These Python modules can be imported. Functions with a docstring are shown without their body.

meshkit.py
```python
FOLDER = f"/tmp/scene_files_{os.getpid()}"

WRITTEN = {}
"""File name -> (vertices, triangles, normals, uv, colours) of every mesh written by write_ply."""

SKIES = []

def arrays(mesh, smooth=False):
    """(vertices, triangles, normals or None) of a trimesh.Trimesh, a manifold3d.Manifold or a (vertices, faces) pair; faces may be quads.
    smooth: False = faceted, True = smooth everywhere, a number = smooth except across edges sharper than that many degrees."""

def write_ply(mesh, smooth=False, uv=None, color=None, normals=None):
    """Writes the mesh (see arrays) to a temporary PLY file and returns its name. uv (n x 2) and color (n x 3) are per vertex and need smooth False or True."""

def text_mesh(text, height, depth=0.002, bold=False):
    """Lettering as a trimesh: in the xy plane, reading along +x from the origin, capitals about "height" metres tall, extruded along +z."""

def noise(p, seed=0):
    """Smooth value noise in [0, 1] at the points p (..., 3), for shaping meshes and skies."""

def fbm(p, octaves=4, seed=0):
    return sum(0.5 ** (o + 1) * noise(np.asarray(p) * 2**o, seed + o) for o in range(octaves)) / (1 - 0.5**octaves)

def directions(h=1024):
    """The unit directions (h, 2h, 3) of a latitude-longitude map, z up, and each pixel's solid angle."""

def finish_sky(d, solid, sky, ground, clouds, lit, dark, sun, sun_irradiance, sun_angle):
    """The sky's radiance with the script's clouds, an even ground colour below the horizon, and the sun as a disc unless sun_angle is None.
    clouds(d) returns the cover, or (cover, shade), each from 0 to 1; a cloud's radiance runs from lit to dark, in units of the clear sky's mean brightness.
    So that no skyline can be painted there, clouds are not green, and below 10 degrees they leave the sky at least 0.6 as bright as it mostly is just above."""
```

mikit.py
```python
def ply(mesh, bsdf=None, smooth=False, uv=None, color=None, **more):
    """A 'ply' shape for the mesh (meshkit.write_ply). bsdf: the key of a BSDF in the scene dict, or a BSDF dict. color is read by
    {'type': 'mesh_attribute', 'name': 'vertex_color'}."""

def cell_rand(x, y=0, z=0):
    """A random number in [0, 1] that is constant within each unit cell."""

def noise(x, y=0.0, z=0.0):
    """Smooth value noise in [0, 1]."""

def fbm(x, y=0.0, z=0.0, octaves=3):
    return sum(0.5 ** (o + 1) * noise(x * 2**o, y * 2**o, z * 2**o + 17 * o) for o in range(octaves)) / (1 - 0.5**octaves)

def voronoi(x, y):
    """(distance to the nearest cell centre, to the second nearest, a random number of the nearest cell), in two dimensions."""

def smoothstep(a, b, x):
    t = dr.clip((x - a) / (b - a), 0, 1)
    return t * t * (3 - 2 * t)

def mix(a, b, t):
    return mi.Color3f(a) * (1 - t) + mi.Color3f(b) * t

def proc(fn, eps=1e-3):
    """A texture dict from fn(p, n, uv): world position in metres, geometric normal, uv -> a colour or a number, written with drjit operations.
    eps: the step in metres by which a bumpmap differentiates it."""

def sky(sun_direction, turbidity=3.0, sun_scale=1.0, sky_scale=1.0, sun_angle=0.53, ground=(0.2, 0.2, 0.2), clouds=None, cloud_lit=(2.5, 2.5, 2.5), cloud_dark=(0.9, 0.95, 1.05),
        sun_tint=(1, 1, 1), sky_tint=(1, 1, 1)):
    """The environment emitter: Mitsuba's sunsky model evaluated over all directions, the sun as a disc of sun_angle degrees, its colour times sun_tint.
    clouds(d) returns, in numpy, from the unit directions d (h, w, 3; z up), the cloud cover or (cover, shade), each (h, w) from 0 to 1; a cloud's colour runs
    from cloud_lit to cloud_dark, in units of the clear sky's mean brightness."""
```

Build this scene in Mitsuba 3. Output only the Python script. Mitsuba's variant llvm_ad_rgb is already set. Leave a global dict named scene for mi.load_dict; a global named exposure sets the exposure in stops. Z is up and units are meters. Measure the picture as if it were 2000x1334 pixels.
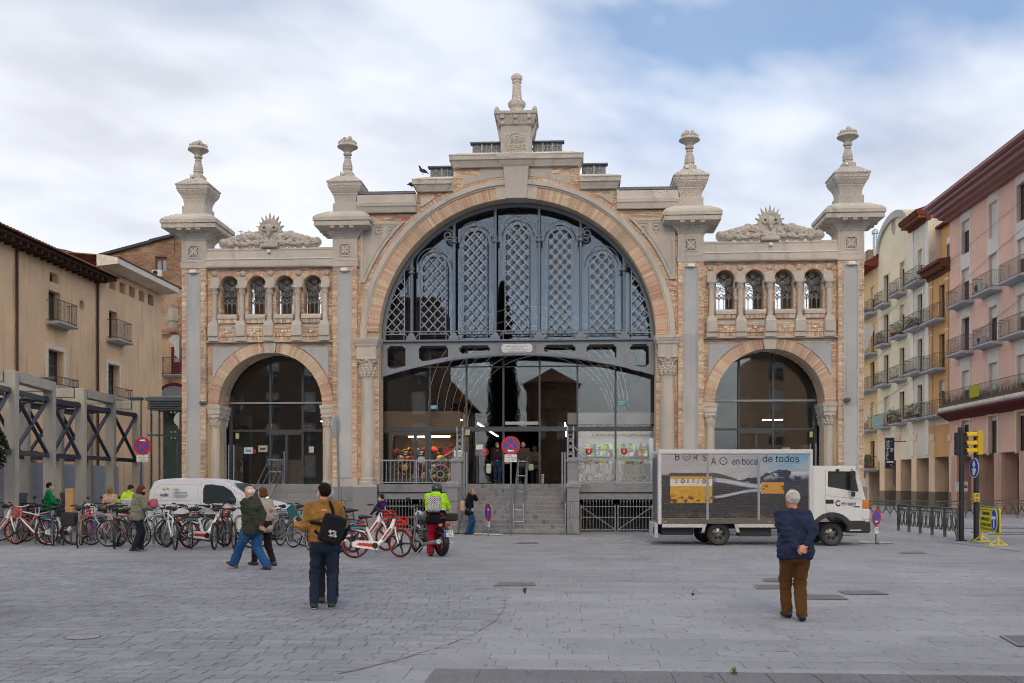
import math, numpy as np, trimesh, mitsuba as mi, mikit, meshkit, drjit as dr
import shapely
from shapely.geometry import Polygon, Point, LineString, box as sbox
from shapely.ops import unary_union
from shapely import affinity
T = mi.ScalarTransform4f
rng = np.random.default_rng(7)
PI = math.pi

# ---------------- camera, sky, exposure ----------------
FOC, HZ, CH = 1950.0, 945.0, 1.75            # focal length and horizon row in the 2000 x 1334 photograph, eye height in metres
PSI = math.atan(115 / FOC)                   # the camera looks a little to the left of the market's axis
RV = np.array([math.cos(PSI), math.sin(PSI)]); FV = np.array([-math.sin(PSI), math.cos(PSI)])
scene, labels = {}, {}
scene['camera'] = {'type': 'perspective', 'fov_axis': 'x', 'fov': 2 * math.degrees(math.atan(1000 / FOC)), 'near_clip': 0.1, 'far_clip': 3000.0,
    'principal_point_offset_y': -(HZ - 667) / 1334.0,
    'to_world': T().look_at(origin=[0, 0, CH], target=[FV[0], FV[1], CH], up=[0, 0, 1])}
exposure = 1.55

def clouds(d):
    x, y, z = d[..., 0], d[..., 1], np.maximum(d[..., 2], 0.02)
    az = np.degrees(np.arctan2(x, y)); el = np.degrees(np.arcsin(np.clip(z, 0, 1)))
    q = np.stack([x / (z + .25), y / (z + .25), z * 0], -1)
    # streaks drawn out along one wind direction, in three sizes
    u, v = q[..., 0] * .86 + q[..., 1] * .5, q[..., 1] * .86 - q[..., 0] * .5
    F = lambda a, b, s, o: meshkit.fbm(np.stack([u * a + s, v * b * .8 + s * 1.7, u * 0 + s], -1), o, 3)
    n, n2, n3 = F(1.0, 1.5, 3.1, 5), F(2.6, 4.2, 7.7, 5), F(7, 13, 1.3, 4)
    tex = (n - .5) * 1.0 + (n2 - .5) * .9 + (n3 - .5) * .55
    gap = .95 * np.exp(-((az - 9) / 14) ** 2 - ((el - 27 - .08 * (az - 8)) / 9.5) ** 2) + .35 * np.exp(-((az - 7) / 6) ** 2 - ((el - 24.5) / 4) ** 2) + .55 * np.exp(-((az - 24) / 6) ** 2 - ((el - 25) / 5) ** 2) + .4 * np.exp(-((az + 20) / 12) ** 2 - ((el - 27) / 4) ** 2)
    cov = .98 + tex * .30 - gap * (.74 + tex * 2.6)
    back = np.clip(-y * 3, 0, 1) * np.exp(-((el - 8.5) / 3.8) ** 2)
    cov = np.clip(cov - back * (1.0 + 1.2 * (n - .5)), .16, 1)
    shade = np.clip(.34 + (n2 - .5) * 2.2 + (n - .5) * 1.8 + (n3 - .5) * 1.3 - .3 * gap + .45 * np.exp(-((az + 26) / 12) ** 2 - ((el - 8.5) / 3.8) ** 2), 0, 1)
    return cov, shade

scene['sky'] = mikit.sky([.05, -.9, .5], turbidity=3, sun_scale=.26, sun_angle=20, clouds=clouds, sky_tint=(1.68, 1.74, 1.92), cloud_lit=(2.46, 2.52, 2.66), cloud_dark=(1.55, 1.62, 1.84), sun_tint=(1.06, 1.0, .92), ground=(.16, .16, .17))

# ---------------- from a pixel of the photograph to a place on a known plane ----------------
def ray(px, py):
    d = RV * (px - 1000) / FOC + FV
    return d[0], d[1], (HZ - py) / FOC
def onY(px, py, Y):
    a, b, c = ray(px, py); t = Y / b
    return a * t, CH + c * t
def onX(px, py, X):
    a, b, c = ray(px, py); t = X / a
    return b * t, CH + c * t
def onG(px, py):
    a, b, c = ray(px, py); t = -CH / c
    return np.array([a * t, b * t])
def atD(px, D):
    d = RV * (px - 1000) / FOC + FV
    return d * D

# ---------------- colours and materials ----------------
def C(h):
    h = h.lstrip('#'); v = np.array([int(h[i:i + 2], 16) for i in (0, 2, 4)]) / 255.0
    return np.where(v <= .04045, v / 12.92, ((v + .055) / 1.055) ** 2.4).tolist()
def mat(k, d, two=True):
    scene[k] = {'type': 'twosided', 'b': d} if two else d
VC = {'type': 'mesh_attribute', 'name': 'vertex_color'}
mat('m_matte', {'type': 'principled', 'base_color': VC, 'roughness': .85, 'specular': .25})
mat('m_satin', {'type': 'principled', 'base_color': VC, 'roughness': .45, 'specular': .5})
mat('m_gloss', {'type': 'principled', 'base_color': VC, 'roughness': .32, 'specular': .5, 'clearcoat': .7, 'clearcoat_gloss': .93})
mat('m_metal', {'type': 'principled', 'base_color': VC, 'roughness': .34, 'metallic': .9})
mat('m_cloth', {'type': 'bumpmap', 'b': {'type': 'principled', 'base_color': VC, 'roughness': .92, 'specular': .15, 'sheen': .25},
    't': mikit.proc(lambda p, n, uv: mikit.fbm(p.x * 22, p.y * 22, p.z * 16, 3) * .012, 4e-3), 'scale': 1.0})
mat('m_leaf', {'type': 'diffuse', 'reflectance': VC})
scene['m_pane'] = {'type': 'thindielectric', 'int_ior': 1.68}
scene['m_solar_pane'] = {'type': 'thindielectric', 'int_ior': 1.95, 'specular_reflectance': {'type': 'rgb', 'value': [.60, .70, .84]}, 'specular_transmittance': {'type': 'rgb', 'value': [.6, .66, .72]}}
mat('m_carglass', {'type': 'principled', 'base_color': {'type': 'rgb', 'value': [.02, .034, .04]}, 'roughness': .04, 'specular': .9})
# masonry: uv = (index of the colour + wear, random tint of the piece)
PAL = ['#bab3aa', '#aeb0b2', '#b7a68e', '#e0bf8c', '#e8d8b8', '#dcd6cb', '#d6a56e', '#e8bda9', '#a8a297', '#9c9fa8', '#8a7868', '#dfd4c4', '#e4c3a0', '#848589', '#cfa792', '#a98974']
STONE, CEMENT, MORTAR, OCHRE, CREAM, WHITE, ORANGE, PINK, CONC, GREYW, DARKBR, PALE, BEIGE, GRANITE, PINK2, TERRA = range(16)
def masonry(p, n, uv):
    i = dr.floor(uv.x); w = uv.x - i
    c = mi.Color3f(*C(PAL[0]))
    for k in range(1, len(PAL)):
        c = dr.select(i > k - .5, mi.Color3f(*C(PAL[k])), c)
    big = mikit.fbm(p.x * .9 + 3, p.y * .9, p.z * .6, 3)
    streak = mikit.fbm((p.x + p.y) * 5.0, p.z * .45, 4.0, 3)
    fine = mikit.noise(p.x * 38, p.y * 38, p.z * 38) * .5 + mikit.noise(p.x * 11, p.y * 11, p.z * 11) * .5
    f = 1 + (big - .5) * .55 * (.35 + w) + (fine - .5) * .10 - mikit.smoothstep(.56, .85, streak) * .45 * (.05 + w) + (uv.y - .5) * .28
    warm = mi.Color3f(1 + (big - .5) * .08, 1, 1 - (big - .5) * .10)
    return c * warm * f
mat('m_masonry', {'type': 'principled', 'base_color': mikit.proc(masonry), 'roughness': .9, 'specular': .2})
# bricks: uv = (tone of the brick, patch of the wall); colours chosen per brick, grain from noise
BRK = ['#d2bfa6', '#c7b199', '#c9a893', '#bf9b88', '#d8c9b1', '#ad9886', '#bb8a78']
def bricky(p, n, uv):
    k = uv.x * 6.999
    c = mi.Color3f(*C(BRK[0]))
    for j in range(1, 7):
        c = dr.select(k >= j, mi.Color3f(*C(BRK[j])), c)
    g = mikit.noise(p.x * 45, p.y * 45, p.z * 45)
    soot = mikit.fbm(p.x * .8, p.y * .8 + 5, p.z * .5, 3)
    return c * (.82 + .26 * g + .22 * (uv.y - .5)) * (1.12 - .3 * mikit.smoothstep(.45, .8, soot))
mat('m_brick', {'type': 'principled', 'base_color': mikit.proc(bricky), 'roughness': .92, 'specular': .15})
# far-off brickwork and roof tiles (uv.x 0: brown brick, 1: tiles running down the slope)
def farbrick(p, n, uv):
    u = p.x + p.y; row = dr.floor(p.z / .075); off = mikit.cell_rand(row, 3) * .5
    r = mikit.cell_rand(dr.floor((u + off) / .28), row, 5)
    jo = dr.maximum(mikit.smoothstep(.80, .95, p.z / .075 - row), 0)
    big = mikit.fbm(u * .6, p.z * .6, 1.0, 3)
    c = mikit.mix(C('#7a5a47'), C('#a58a72'), dr.clip(r * .8 + (big - .5) * 1.2, 0, 1))
    c = mikit.mix(c, C('#b3a594'), jo * .6 + mikit.smoothstep(.62, .8, big) * .35)
    t = mikit.noise(u * 3.3, p.z * 2.0, p.y * 2.0)
    c2 = mikit.mix(C('#6a4a40'), C('#94705c'), t)
    return dr.select(uv.x > .5, c2, c)
mat('m_farbrick', {'type': 'principled', 'base_color': mikit.proc(farbrick), 'roughness': .92, 'specular': .15})
# paving: uv = (0 slab / 1 small paver / 2 asphalt-like plain sheet, tint)
def paving(p, n, uv):
    t = uv.y
    big = mikit.fbm(p.x * .22, p.y * .16, 2.0, 4)
    mid = mikit.fbm(p.x * 1.7, p.y * 1.3, 5.0, 3)
    fine = mikit.noise(p.x * 60, p.y * 60, 1.0) * .6 + mikit.noise(p.x * 140, p.y * 140, 3.0) * .4
    c = mikit.mix(C('#6f7176'), C('#7c7e84'), t)
    c = dr.select(uv.x > .5, mikit.mix(C('#6c6e75'), C('#7c7e86'), t), c)
    c = dr.select(uv.x > 1.5, mi.Color3f(*C('#797b82')), c); c = dr.select(uv.x > 2.5, mi.Color3f(*C('#63646a')), c)
    f = 1 + (big - .5) * .7 + (mid - .5) * .26 + (fine - .5) * .22
    spot = mikit.smoothstep(.86, .92, mikit.noise(p.x * 13.3, p.y * 13.3, 8.0)) * mikit.smoothstep(.45, .6, big)
    # joints of the far sheet, where the slabs are too small to tell apart
    ry = dr.floor(p.y / .4); jx = p.x / .8 + mikit.cell_rand(ry, 1) ; fx = jx - dr.floor(jx); fy = p.y / .4 - ry
    j = dr.maximum(mikit.smoothstep(.985, 1, fx), mikit.smoothstep(.96, 1, fy)) * dr.select(uv.x > 1.5, .35, 0)
    tn = dr.select(uv.x > 1.5, (mikit.cell_rand(dr.floor(jx), ry, 7) - .5) * .16, 0)
    return c * f * (1 - .35 * spot) * (1 - dr.select(uv.x > 2.5, 0, j - tn))
mat('m_paving', {'type': 'principled', 'base_color': mikit.proc(paving), 'roughness': .78, 'specular': .35})

# ---------------- mesh builder: flat pieces keep their own corners, round pieces share theirs, one file per entry ----------------
class MB:
    def __init__(s, col=None, uv=None):
        s.V, s.F, s.K, s.U, s.n = [], [], [], [], 0
        s.col = np.array([.5, .5, .5]) if col is None else (C(col) if isinstance(col, str) else np.asarray(col)); s.uv = uv or (0.3, .5)
    def c(s, col): s.col = C(col) if isinstance(col, str) else np.asarray(col); return s
    def u(s, a, b=.5): s.uv = (a, b); return s
    def raw(s, v, f, col=None):
        v = np.asarray(v, float).reshape(-1, 3); f = np.asarray(f, int)
        if f.shape[1] == 4: f = np.vstack([f[:, [0, 1, 2]], f[:, [0, 2, 3]]])
        s.V.append(v); s.F.append(f + s.n); s.n += len(v)
        s.K.append(np.broadcast_to(s.col if col is None else col, (len(v), 3))); s.U.append(np.broadcast_to(s.uv, (len(v), 2)))
        return s
    def flat(s, v, f):
        v = np.asarray(v, float); f = np.asarray(f, int); k = f.shape[1]
        return s.raw(v[f.ravel()], np.arange(f.size).reshape(-1, k))
    def box(s, x0, x1, y0, y1, z0, z1, M=None, skip=()):
        v = np.array([[x, y, z] for x in (x0, x1) for y in (y0, y1) for z in (z0, z1)], float)
        f = {'x-': [0, 1, 3, 2], 'x+': [4, 6, 7, 5], 'y-': [0, 4, 5, 1], 'y+': [2, 3, 7, 6], 'z-': [0, 2, 6, 4], 'z+': [1, 5, 7, 3]}
        if M is not None: v = v @ M[:3, :3].T + M[:3, 3]
        return s.flat(v, [q for k, q in f.items() if k not in skip])
    def cbox(s, x0, x1, y0, y1, z0, z1, b=.02, M=None):
        # a box with chamfered edges
        v = []
        for sx in (0, 1):
            for sy in (0, 1):
                for sz in (0, 1):
                    X, Y, Z = (x0, x1)[sx], (y0, y1)[sy], (z0, z1)[sz]; dx, dy, dz = (b, -b)[sx], (b, -b)[sy], (b, -b)[sz]
                    v += [[X, Y + dy, Z + dz], [X + dx, Y, Z + dz], [X + dx, Y + dy, Z]]
        m = trimesh.convex.convex_hull(np.array(v)); vv = np.array(m.vertices)
        if M is not None: vv = vv @ M[:3, :3].T + M[:3, 3]
        return s.flat(vv, m.faces)
    def bar(s, a, b, w, h=None, up=(0, 0, 1)):
        # a square bar from a to b, w wide and h high
        a, b = np.asarray(a, float), np.asarray(b, float); h = w if h is None else h; t = b - a; L = np.linalg.norm(t); t /= L
        u = np.asarray(up, float)
        if abs(t @ u) > .98: u = np.array([0, 1.0, 0])
        x = np.cross(t, u); x /= np.linalg.norm(x); y = np.cross(x, t)
        M = np.eye(4); M[:3, 0], M[:3, 1], M[:3, 2], M[:3, 3] = x, t, y, a
        return s.box(-w / 2, w / 2, 0, L, -h / 2, h / 2, M)
    def tube(s, pts, r, n=8, cap=True, closed=False):
        p = np.asarray(pts, float); r = np.broadcast_to(r, (len(p),)).astype(float)
        if closed: t = np.roll(p, -1, 0) - np.roll(p, 1, 0)
        else: t = np.gradient(p, axis=0)
        t /= np.linalg.norm(t, axis=1, keepdims=True) + 1e-12
        a = np.zeros_like(p); ref = np.array([0, 0, 1.0]) if abs(t[0, 2]) < .9 else np.array([1.0, 0, 0])
        for i in range(len(p)):
            q = ref - t[i] * (ref @ t[i]); q /= np.linalg.norm(q) + 1e-12; a[i] = q; ref = q
        b = np.cross(t, a); g = np.arange(n) * 2 * PI / n
        v = p[:, None] + r[:, None, None] * (np.cos(g)[None, :, None] * a[:, None] + np.sin(g)[None, :, None] * b[:, None])
        m = len(p); I = np.arange(m if closed else m - 1)[:, None]; J = np.arange(n)[None]
        q = np.stack([I * n + J, I * n + (J + 1) % n, ((I + 1) % m) * n + (J + 1) % n, ((I + 1) % m) * n + J], -1).reshape(-1, 4)
        s.raw(v.reshape(-1, 3), q)
        if cap and not closed:
            s.raw(v[0], [[0, i + 1, i] for i in range(1, n - 1)]); s.raw(v[-1], [[0, i, i + 1] for i in range(1, n - 1)])
        return s
    def lathe(s, prof, cx=0, cy=0, n=20, sharp=35):
        # profile of (radius, z); corners sharper than "sharp" degrees stay edges
        p = np.array(prof, float); g = np.arange(n) * 2 * PI / n; start = 0
        seg = np.diff(p, axis=0); ang = np.degrees(np.arctan2(seg[:, 1], seg[:, 0]))
        for i in range(1, len(p)):
            last = i == len(p) - 1
            if last or abs((ang[i] - ang[i - 1] + 180) % 360 - 180) > sharp:
                q = p[start:i + 1]; m = len(q)
                v = np.stack([cx + q[:, :1] * np.cos(g), cy + q[:, :1] * np.sin(g), np.repeat(q[:, 1:], n, 1)], -1).reshape(-1, 3)
                I, J = np.meshgrid(np.arange(m - 1), np.arange(n), indexing='ij')
                s.raw(v, np.stack([I * n + J, I * n + (J + 1) % n, (I + 1) * n + (J + 1) % n, (I + 1) * n + J], -1).reshape(-1, 4)); start = i
        return s
    def square(s, prof, cx, cy, cap=True):
        # a square section whose half width changes with height: (half width, z) or (half x, half y, z)
        p = [(q[0], q[0], q[1]) if len(q) == 2 else q for q in prof]
        R = [np.array([[cx - a, cy - b, z], [cx + a, cy - b, z], [cx + a, cy + b, z], [cx - a, cy + b, z]]) for a, b, z in p]
        for A, B in zip(R[:-1], R[1:]):
            s.flat(np.vstack([A, B]), [[i, (i + 1) % 4, (i + 1) % 4 + 4, i + 4] for i in range(4)])
        if cap: s.flat(R[-1], [[0, 1, 2, 3]]); s.flat(R[0], [[3, 2, 1, 0]])
        return s
    def prism(s, poly, y0, y1, M=None, ax='y', smooth=False):
        # a polygon drawn in x and z, extruded along y (or drawn in x and y and extruded along z)
        for g in getattr(poly, 'geoms', [poly]):
            if g.is_empty or g.area < 1e-7 or g.geom_type != 'Polygon': continue
            m = trimesh.creation.extrude_polygon(g, abs(y1 - y0), engine='earcut'); v = np.array(m.vertices)
            v = np.stack([v[:, 0], v[:, 2] + min(y0, y1), v[:, 1]], 1) if ax == 'y' else v + [0, 0, min(y0, y1)]
            f = np.array(m.faces)[:, ::-1] if ax == 'y' else np.array(m.faces)
            if M is not None: v = v @ M[:3, :3].T + M[:3, 3]
            s.flat(v, f)
        return s
    def sphere(s, c, r, n=10, sc=(1, 1, 1)):
        m = trimesh.creation.uv_sphere(1.0, count=[n, 2 * n]); return s.raw(np.array(m.vertices) * np.array(sc) * r + np.array(c), m.faces)
    def torus(s, c, R, r, axis='y', n=36, m=8, a0=0, a1=2 * PI):
        g = np.linspace(a0, a1, n + 1)[:-1] if a1 - a0 > 6.28 else np.linspace(a0, a1, n)
        x, z = np.cos(g) * R, np.sin(g) * R; o = 0 * g
        p = {'y': np.stack([x, o, z], 1), 'z': np.stack([x, z, o], 1), 'x': np.stack([o, x, z], 1)}[axis] + np.array(c)
        return s.tube(p, r, m, closed=a1 - a0 > 6.28)
    def text(s, txt, h, M, bold=False, depth=.003, align=0, squash=1.0):
        m = meshkit.text_mesh(txt, h, depth, bold); v = np.array(m.vertices)
        v[:, 0] -= align * v[:, 0].max(); v[:, 0] *= squash
        return s.flat(v @ M[:3, :3].T + M[:3, 3], m.faces)
    def mesh(s): return np.vstack(s.V), np.vstack(s.F)
    def ply(s, m, M=None):
        v, f = s.mesh()
        if M is not None:
            M = np.asarray(M); v = v @ M[:3, :3].T + M[:3, 3]
            if np.linalg.det(M[:3, :3]) < 0: f = f[:, ::-1]
        return mikit.ply((v, f), m, smooth=True, uv=np.vstack(s.U), color=np.vstack(s.K))
def frame(o, x, y, z):
    M = np.eye(4); M[:3, 0], M[:3, 1], M[:3, 2], M[:3, 3] = x, y, z, o
    return M
def place(x, y, z=0, rz=0, s=1.0, rx=0):
    c, n = math.cos(rz), math.sin(rz); M = np.eye(4)
    M[:3, :3] = np.array([[c, -n, 0], [n, c, 0], [0, 0, 1]]) @ np.array([[1, 0, 0], [0, math.cos(rx), -math.sin(rx)], [0, math.sin(rx), math.cos(rx)]]) * s
    M[:3, 3] = (x, y, z); return M
_used = {}
def num(k):
    n = _used.get(k, 0); _used[k] = n + 1
    return k if n == 0 else f'{k}_{n:03d}'
def put(k, mb, m='m_matte', M=None, tw=None, label=None, kind=None, **extra):
    k = num(k); d = mb if isinstance(mb, dict) else mb.ply(m, M)
    d = {**d, **extra}
    if tw is not None: d['to_world'] = T(tw)
    scene[k] = d
    if label: labels.setdefault(k, {})['label'] = label
    if kind: labels.setdefault(k, {})['kind'] = kind
    return k
def thing(k, label, cat, group=None):
    k = num(k); labels[k] = {'label': label, 'category': cat}
    if group: labels[k]['group'] = group
    return k
def struct(k, mb, m, **kw):
    k = put(k, mb, m, **kw); labels[k] = {'kind': 'structure'}; return k
def arcpts(cx, cz, r, a0, a1, n=24):
    return [(cx + r * math.cos(a), cz + r * math.sin(a)) for a in np.linspace(a0, a1, n)]
def arch_poly(cx, cz, r, z0, n=32):
    return Polygon([(cx + r, z0)] + arcpts(cx, cz, r, 0, PI, n) + [(cx - r, z0)])
def ring(cx, cz, r0, r1, a0=0, a1=PI, n=48):
    return Polygon(arcpts(cx, cz, r1, a0, a1, n) + arcpts(cx, cz, r0, a1, a0, n))
# bricks laid in rows over a polygon of the wall plane (x, z), faces at y
def lay_bricks(mb, poly, y, depth=.05, L=.25, H=.052, J=.010, red=0.0, seed=1):
    r = np.random.default_rng(seed); shapely.prepare(poly); x0, z0, x1, z1 = poly.bounds; k = 0; z = z0
    B = []
    while z < z1 - .02:
        zt = min(z + H, z1); cut = poly.intersection(LineString([(x0 - 1, (z + zt) / 2), (x1 + 1, (z + zt) / 2)]))
        for g in getattr(cut, 'geoms', [cut]):
            if g.is_empty or g.geom_type != 'LineString': continue
            a, b = g.bounds[0], g.bounds[2]; x = a - (L * .5 if k % 2 else 0)
            while x < b - .015:
                p, q = max(x, a), min(x + L, b)
                if q - p > .02: B.append((p, q, z, zt))
                x += L + J
        z += H + J; k += 1
    if not B: return mb
    B = np.array(B); cx, cz = (B[:, 0] + B[:, 1]) / 2, (B[:, 2] + B[:, 3]) / 2
    patch = meshkit.fbm(np.stack([cx * .8, cz * 1.1, cx * 0 + seed], 1), 3, 5)
    tone = brick_tone(r, patch, red, len(B)); yy = y + r.uniform(-.006, .004, len(B)); yb = yy + depth
    o = np.zeros(len(B))
    P = lambda X, Yv, Z: np.stack([X, Yv, Z], 1)
    a, b, zl, zh = B.T
    v = np.stack([P(a, yy, zl), P(b, yy, zl), P(b, yy, zh), P(a, yy, zh), P(a, yb, zl), P(b, yb, zl), P(b, yb, zh), P(a, yb, zh)], 1)
    quad = np.array([[0, 1, 2, 3], [1, 5, 6, 2], [4, 0, 3, 7], [3, 2, 6, 7], [4, 5, 1, 0]])
    vv = v[:, quad.ravel()].reshape(-1, 3); f = np.arange(len(vv)).reshape(-1, 4)
    uv = np.repeat(np.stack([tone, r.uniform(0, 1, len(B))], 1), 20, 0)
    keep = mb.uv; mb.raw(vv, f); mb.U[-1] = uv; mb.uv = keep
    return mb
def brick_tone(r, patch, red, n):
    # palette index per brick: buff and pale mostly, orange and red in patches
    t = r.uniform(0, 1, n) * .86 + np.clip((np.asarray(patch) - .5) * .9 + red * .6, -.05, .22)
    order = np.array([4, 0, 0, 1, 1, 2, 0, 2, 3, 5, 6]); return (order[np.clip((t * 10.5).astype(int), 0, 10)] + .5) / 7.0
def ring_bricks(mb, cx, cz, r0, r1, a0, a1, y, depth, pitch=.064, red=0.0, seed=2, J=.010):
    r = np.random.default_rng(seed); n = max(3, int(abs(a1 - a0) * (r0 + r1) / 2 / pitch)); A = np.linspace(a0, a1, n + 1)
    pat = meshkit.fbm(np.stack([A * 4, A * 0, A * 0 + seed], 1), 3, 8)[:-1]; tone = (np.array([0, 1, 1, 2, 2, 3, 0, 2])[np.clip((r.uniform(0, 1, n) * 5 + np.clip((pat - .5) * 8, -1, 3) + red * 3).astype(int), 0, 7)] + .5) / 7
    for i in range(n):
        e = J / (r0 + r1); p, q = A[i] + e, A[i + 1] - e; yy = y + r.uniform(-.006, .004)
        pts = [(cx + R_ * math.cos(t), cz + R_ * math.sin(t)) for R_, t in ((r0, p), (r1, p), (r1, q), (r0, q))]
        v = [[x, yv, z] for yv in (yy, y + depth) for x, z in pts]
        mb.u(tone[i], r.uniform(0, 1)).flat(v, [[0, 1, 2, 3], [4, 7, 6, 5], [0, 4, 5, 1], [1, 5, 6, 2], [2, 6, 7, 3], [3, 7, 4, 0]])
    return mb
# iso-surface of a distance function, by surface nets
def nets(fn, lo, hi, h):
    lo, hi = np.asarray(lo, float), np.asarray(hi, float); n = np.ceil((hi - lo) / h).astype(int) + 1
    g = np.stack(np.meshgrid(*[lo[k] + h * np.arange(n[k]) for k in range(3)], indexing='ij'), -1)
    d = fn(g.reshape(-1, 3)).reshape(n); d[0], d[-1] = np.maximum(d[0], h * .1), np.maximum(d[-1], h * .1)
    d[:, 0], d[:, -1] = np.maximum(d[:, 0], h * .1), np.maximum(d[:, -1], h * .1); d[:, :, 0], d[:, :, -1] = np.maximum(d[:, :, 0], h * .1), np.maximum(d[:, :, -1], h * .1)
    s = d < 0; m = n - 1; acc = np.zeros((*m, 3)); cnt = np.zeros(m)
    for ax in range(3):
        sl0, sl1 = [slice(None)] * 3, [slice(None)] * 3; sl0[ax], sl1[ax] = slice(0, -1), slice(1, None)
        a, b = d[tuple(sl0)], d[tuple(sl1)]; cross = s[tuple(sl0)] != s[tuple(sl1)]
        t = np.where(cross, a / np.where(cross, a - b, 1), 0); o1, o2 = [k for k in range(3) if k != ax]
        for i in (0, 1):
            for j in (0, 1):
                q = [None] * 3; q[ax] = slice(None); q[o1] = slice(i, n[o1] - 1 + i); q[o2] = slice(j, n[o2] - 1 + j); q = tuple(q)
                cc = cross[q]; cnt += cc; acc[..., ax] += np.where(cc, t[q], 0); acc[..., o1] += cc * i; acc[..., o2] += cc * j
    act = cnt > 0; idx = -np.ones(m, int); idx[act] = np.arange(act.sum())
    I = np.argwhere(act); v = lo + h * (I + acc[act] / cnt[act][:, None]); Q = []
    for ax in range(3):
        o1, o2 = [(1, 2), (2, 0), (0, 1)][ax]
        sl0, sl1 = [slice(None)] * 3, [slice(None)] * 3; sl0[ax], sl1[ax] = slice(0, -1), slice(1, None)
        cross = (s[tuple(sl0)] != s[tuple(sl1)]); E = np.argwhere(cross); ok = (E[:, o1] > 0) & (E[:, o2] > 0) & (E[:, o1] < n[o1] - 1) & (E[:, o2] < n[o2] - 1); E = E[ok]
        if not len(E): continue
        ins = s[tuple(E.T)]; e1, e2 = np.eye(3, dtype=int)[o1], np.eye(3, dtype=int)[o2]
        q = np.stack([idx[tuple((E - e1 - e2).T)], idx[tuple((E - e2).T)], idx[tuple(E.T)], idx[tuple((E - e1).T)]], 1)
        q[~ins] = q[~ins][:, ::-1]; Q.append(q)
    return v, np.vstack(Q)
def smin(a, b, k):
    h = np.clip(.5 + .5 * (b - a) / k, 0, 1); return b * (1 - h) + a * h - k * h * (1 - h)
def capsule(p, a, b, ra, rb):
    a, b = np.asarray(a, float), np.asarray(b, float); ab = b - a; t = np.clip((p - a) @ ab / (ab @ ab + 1e-12), 0, 1)
    return np.linalg.norm(p - a - t[:, None] * ab, axis=1) - (ra + (rb - ra) * t)
def ellipsoid(p, c, r, R_=None):
    q = p - np.asarray(c, float)
    if R_ is not None: q = q @ R_
    k = np.linalg.norm(q / np.asarray(r, float), axis=1); return (k - 1) * min(r)
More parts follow.
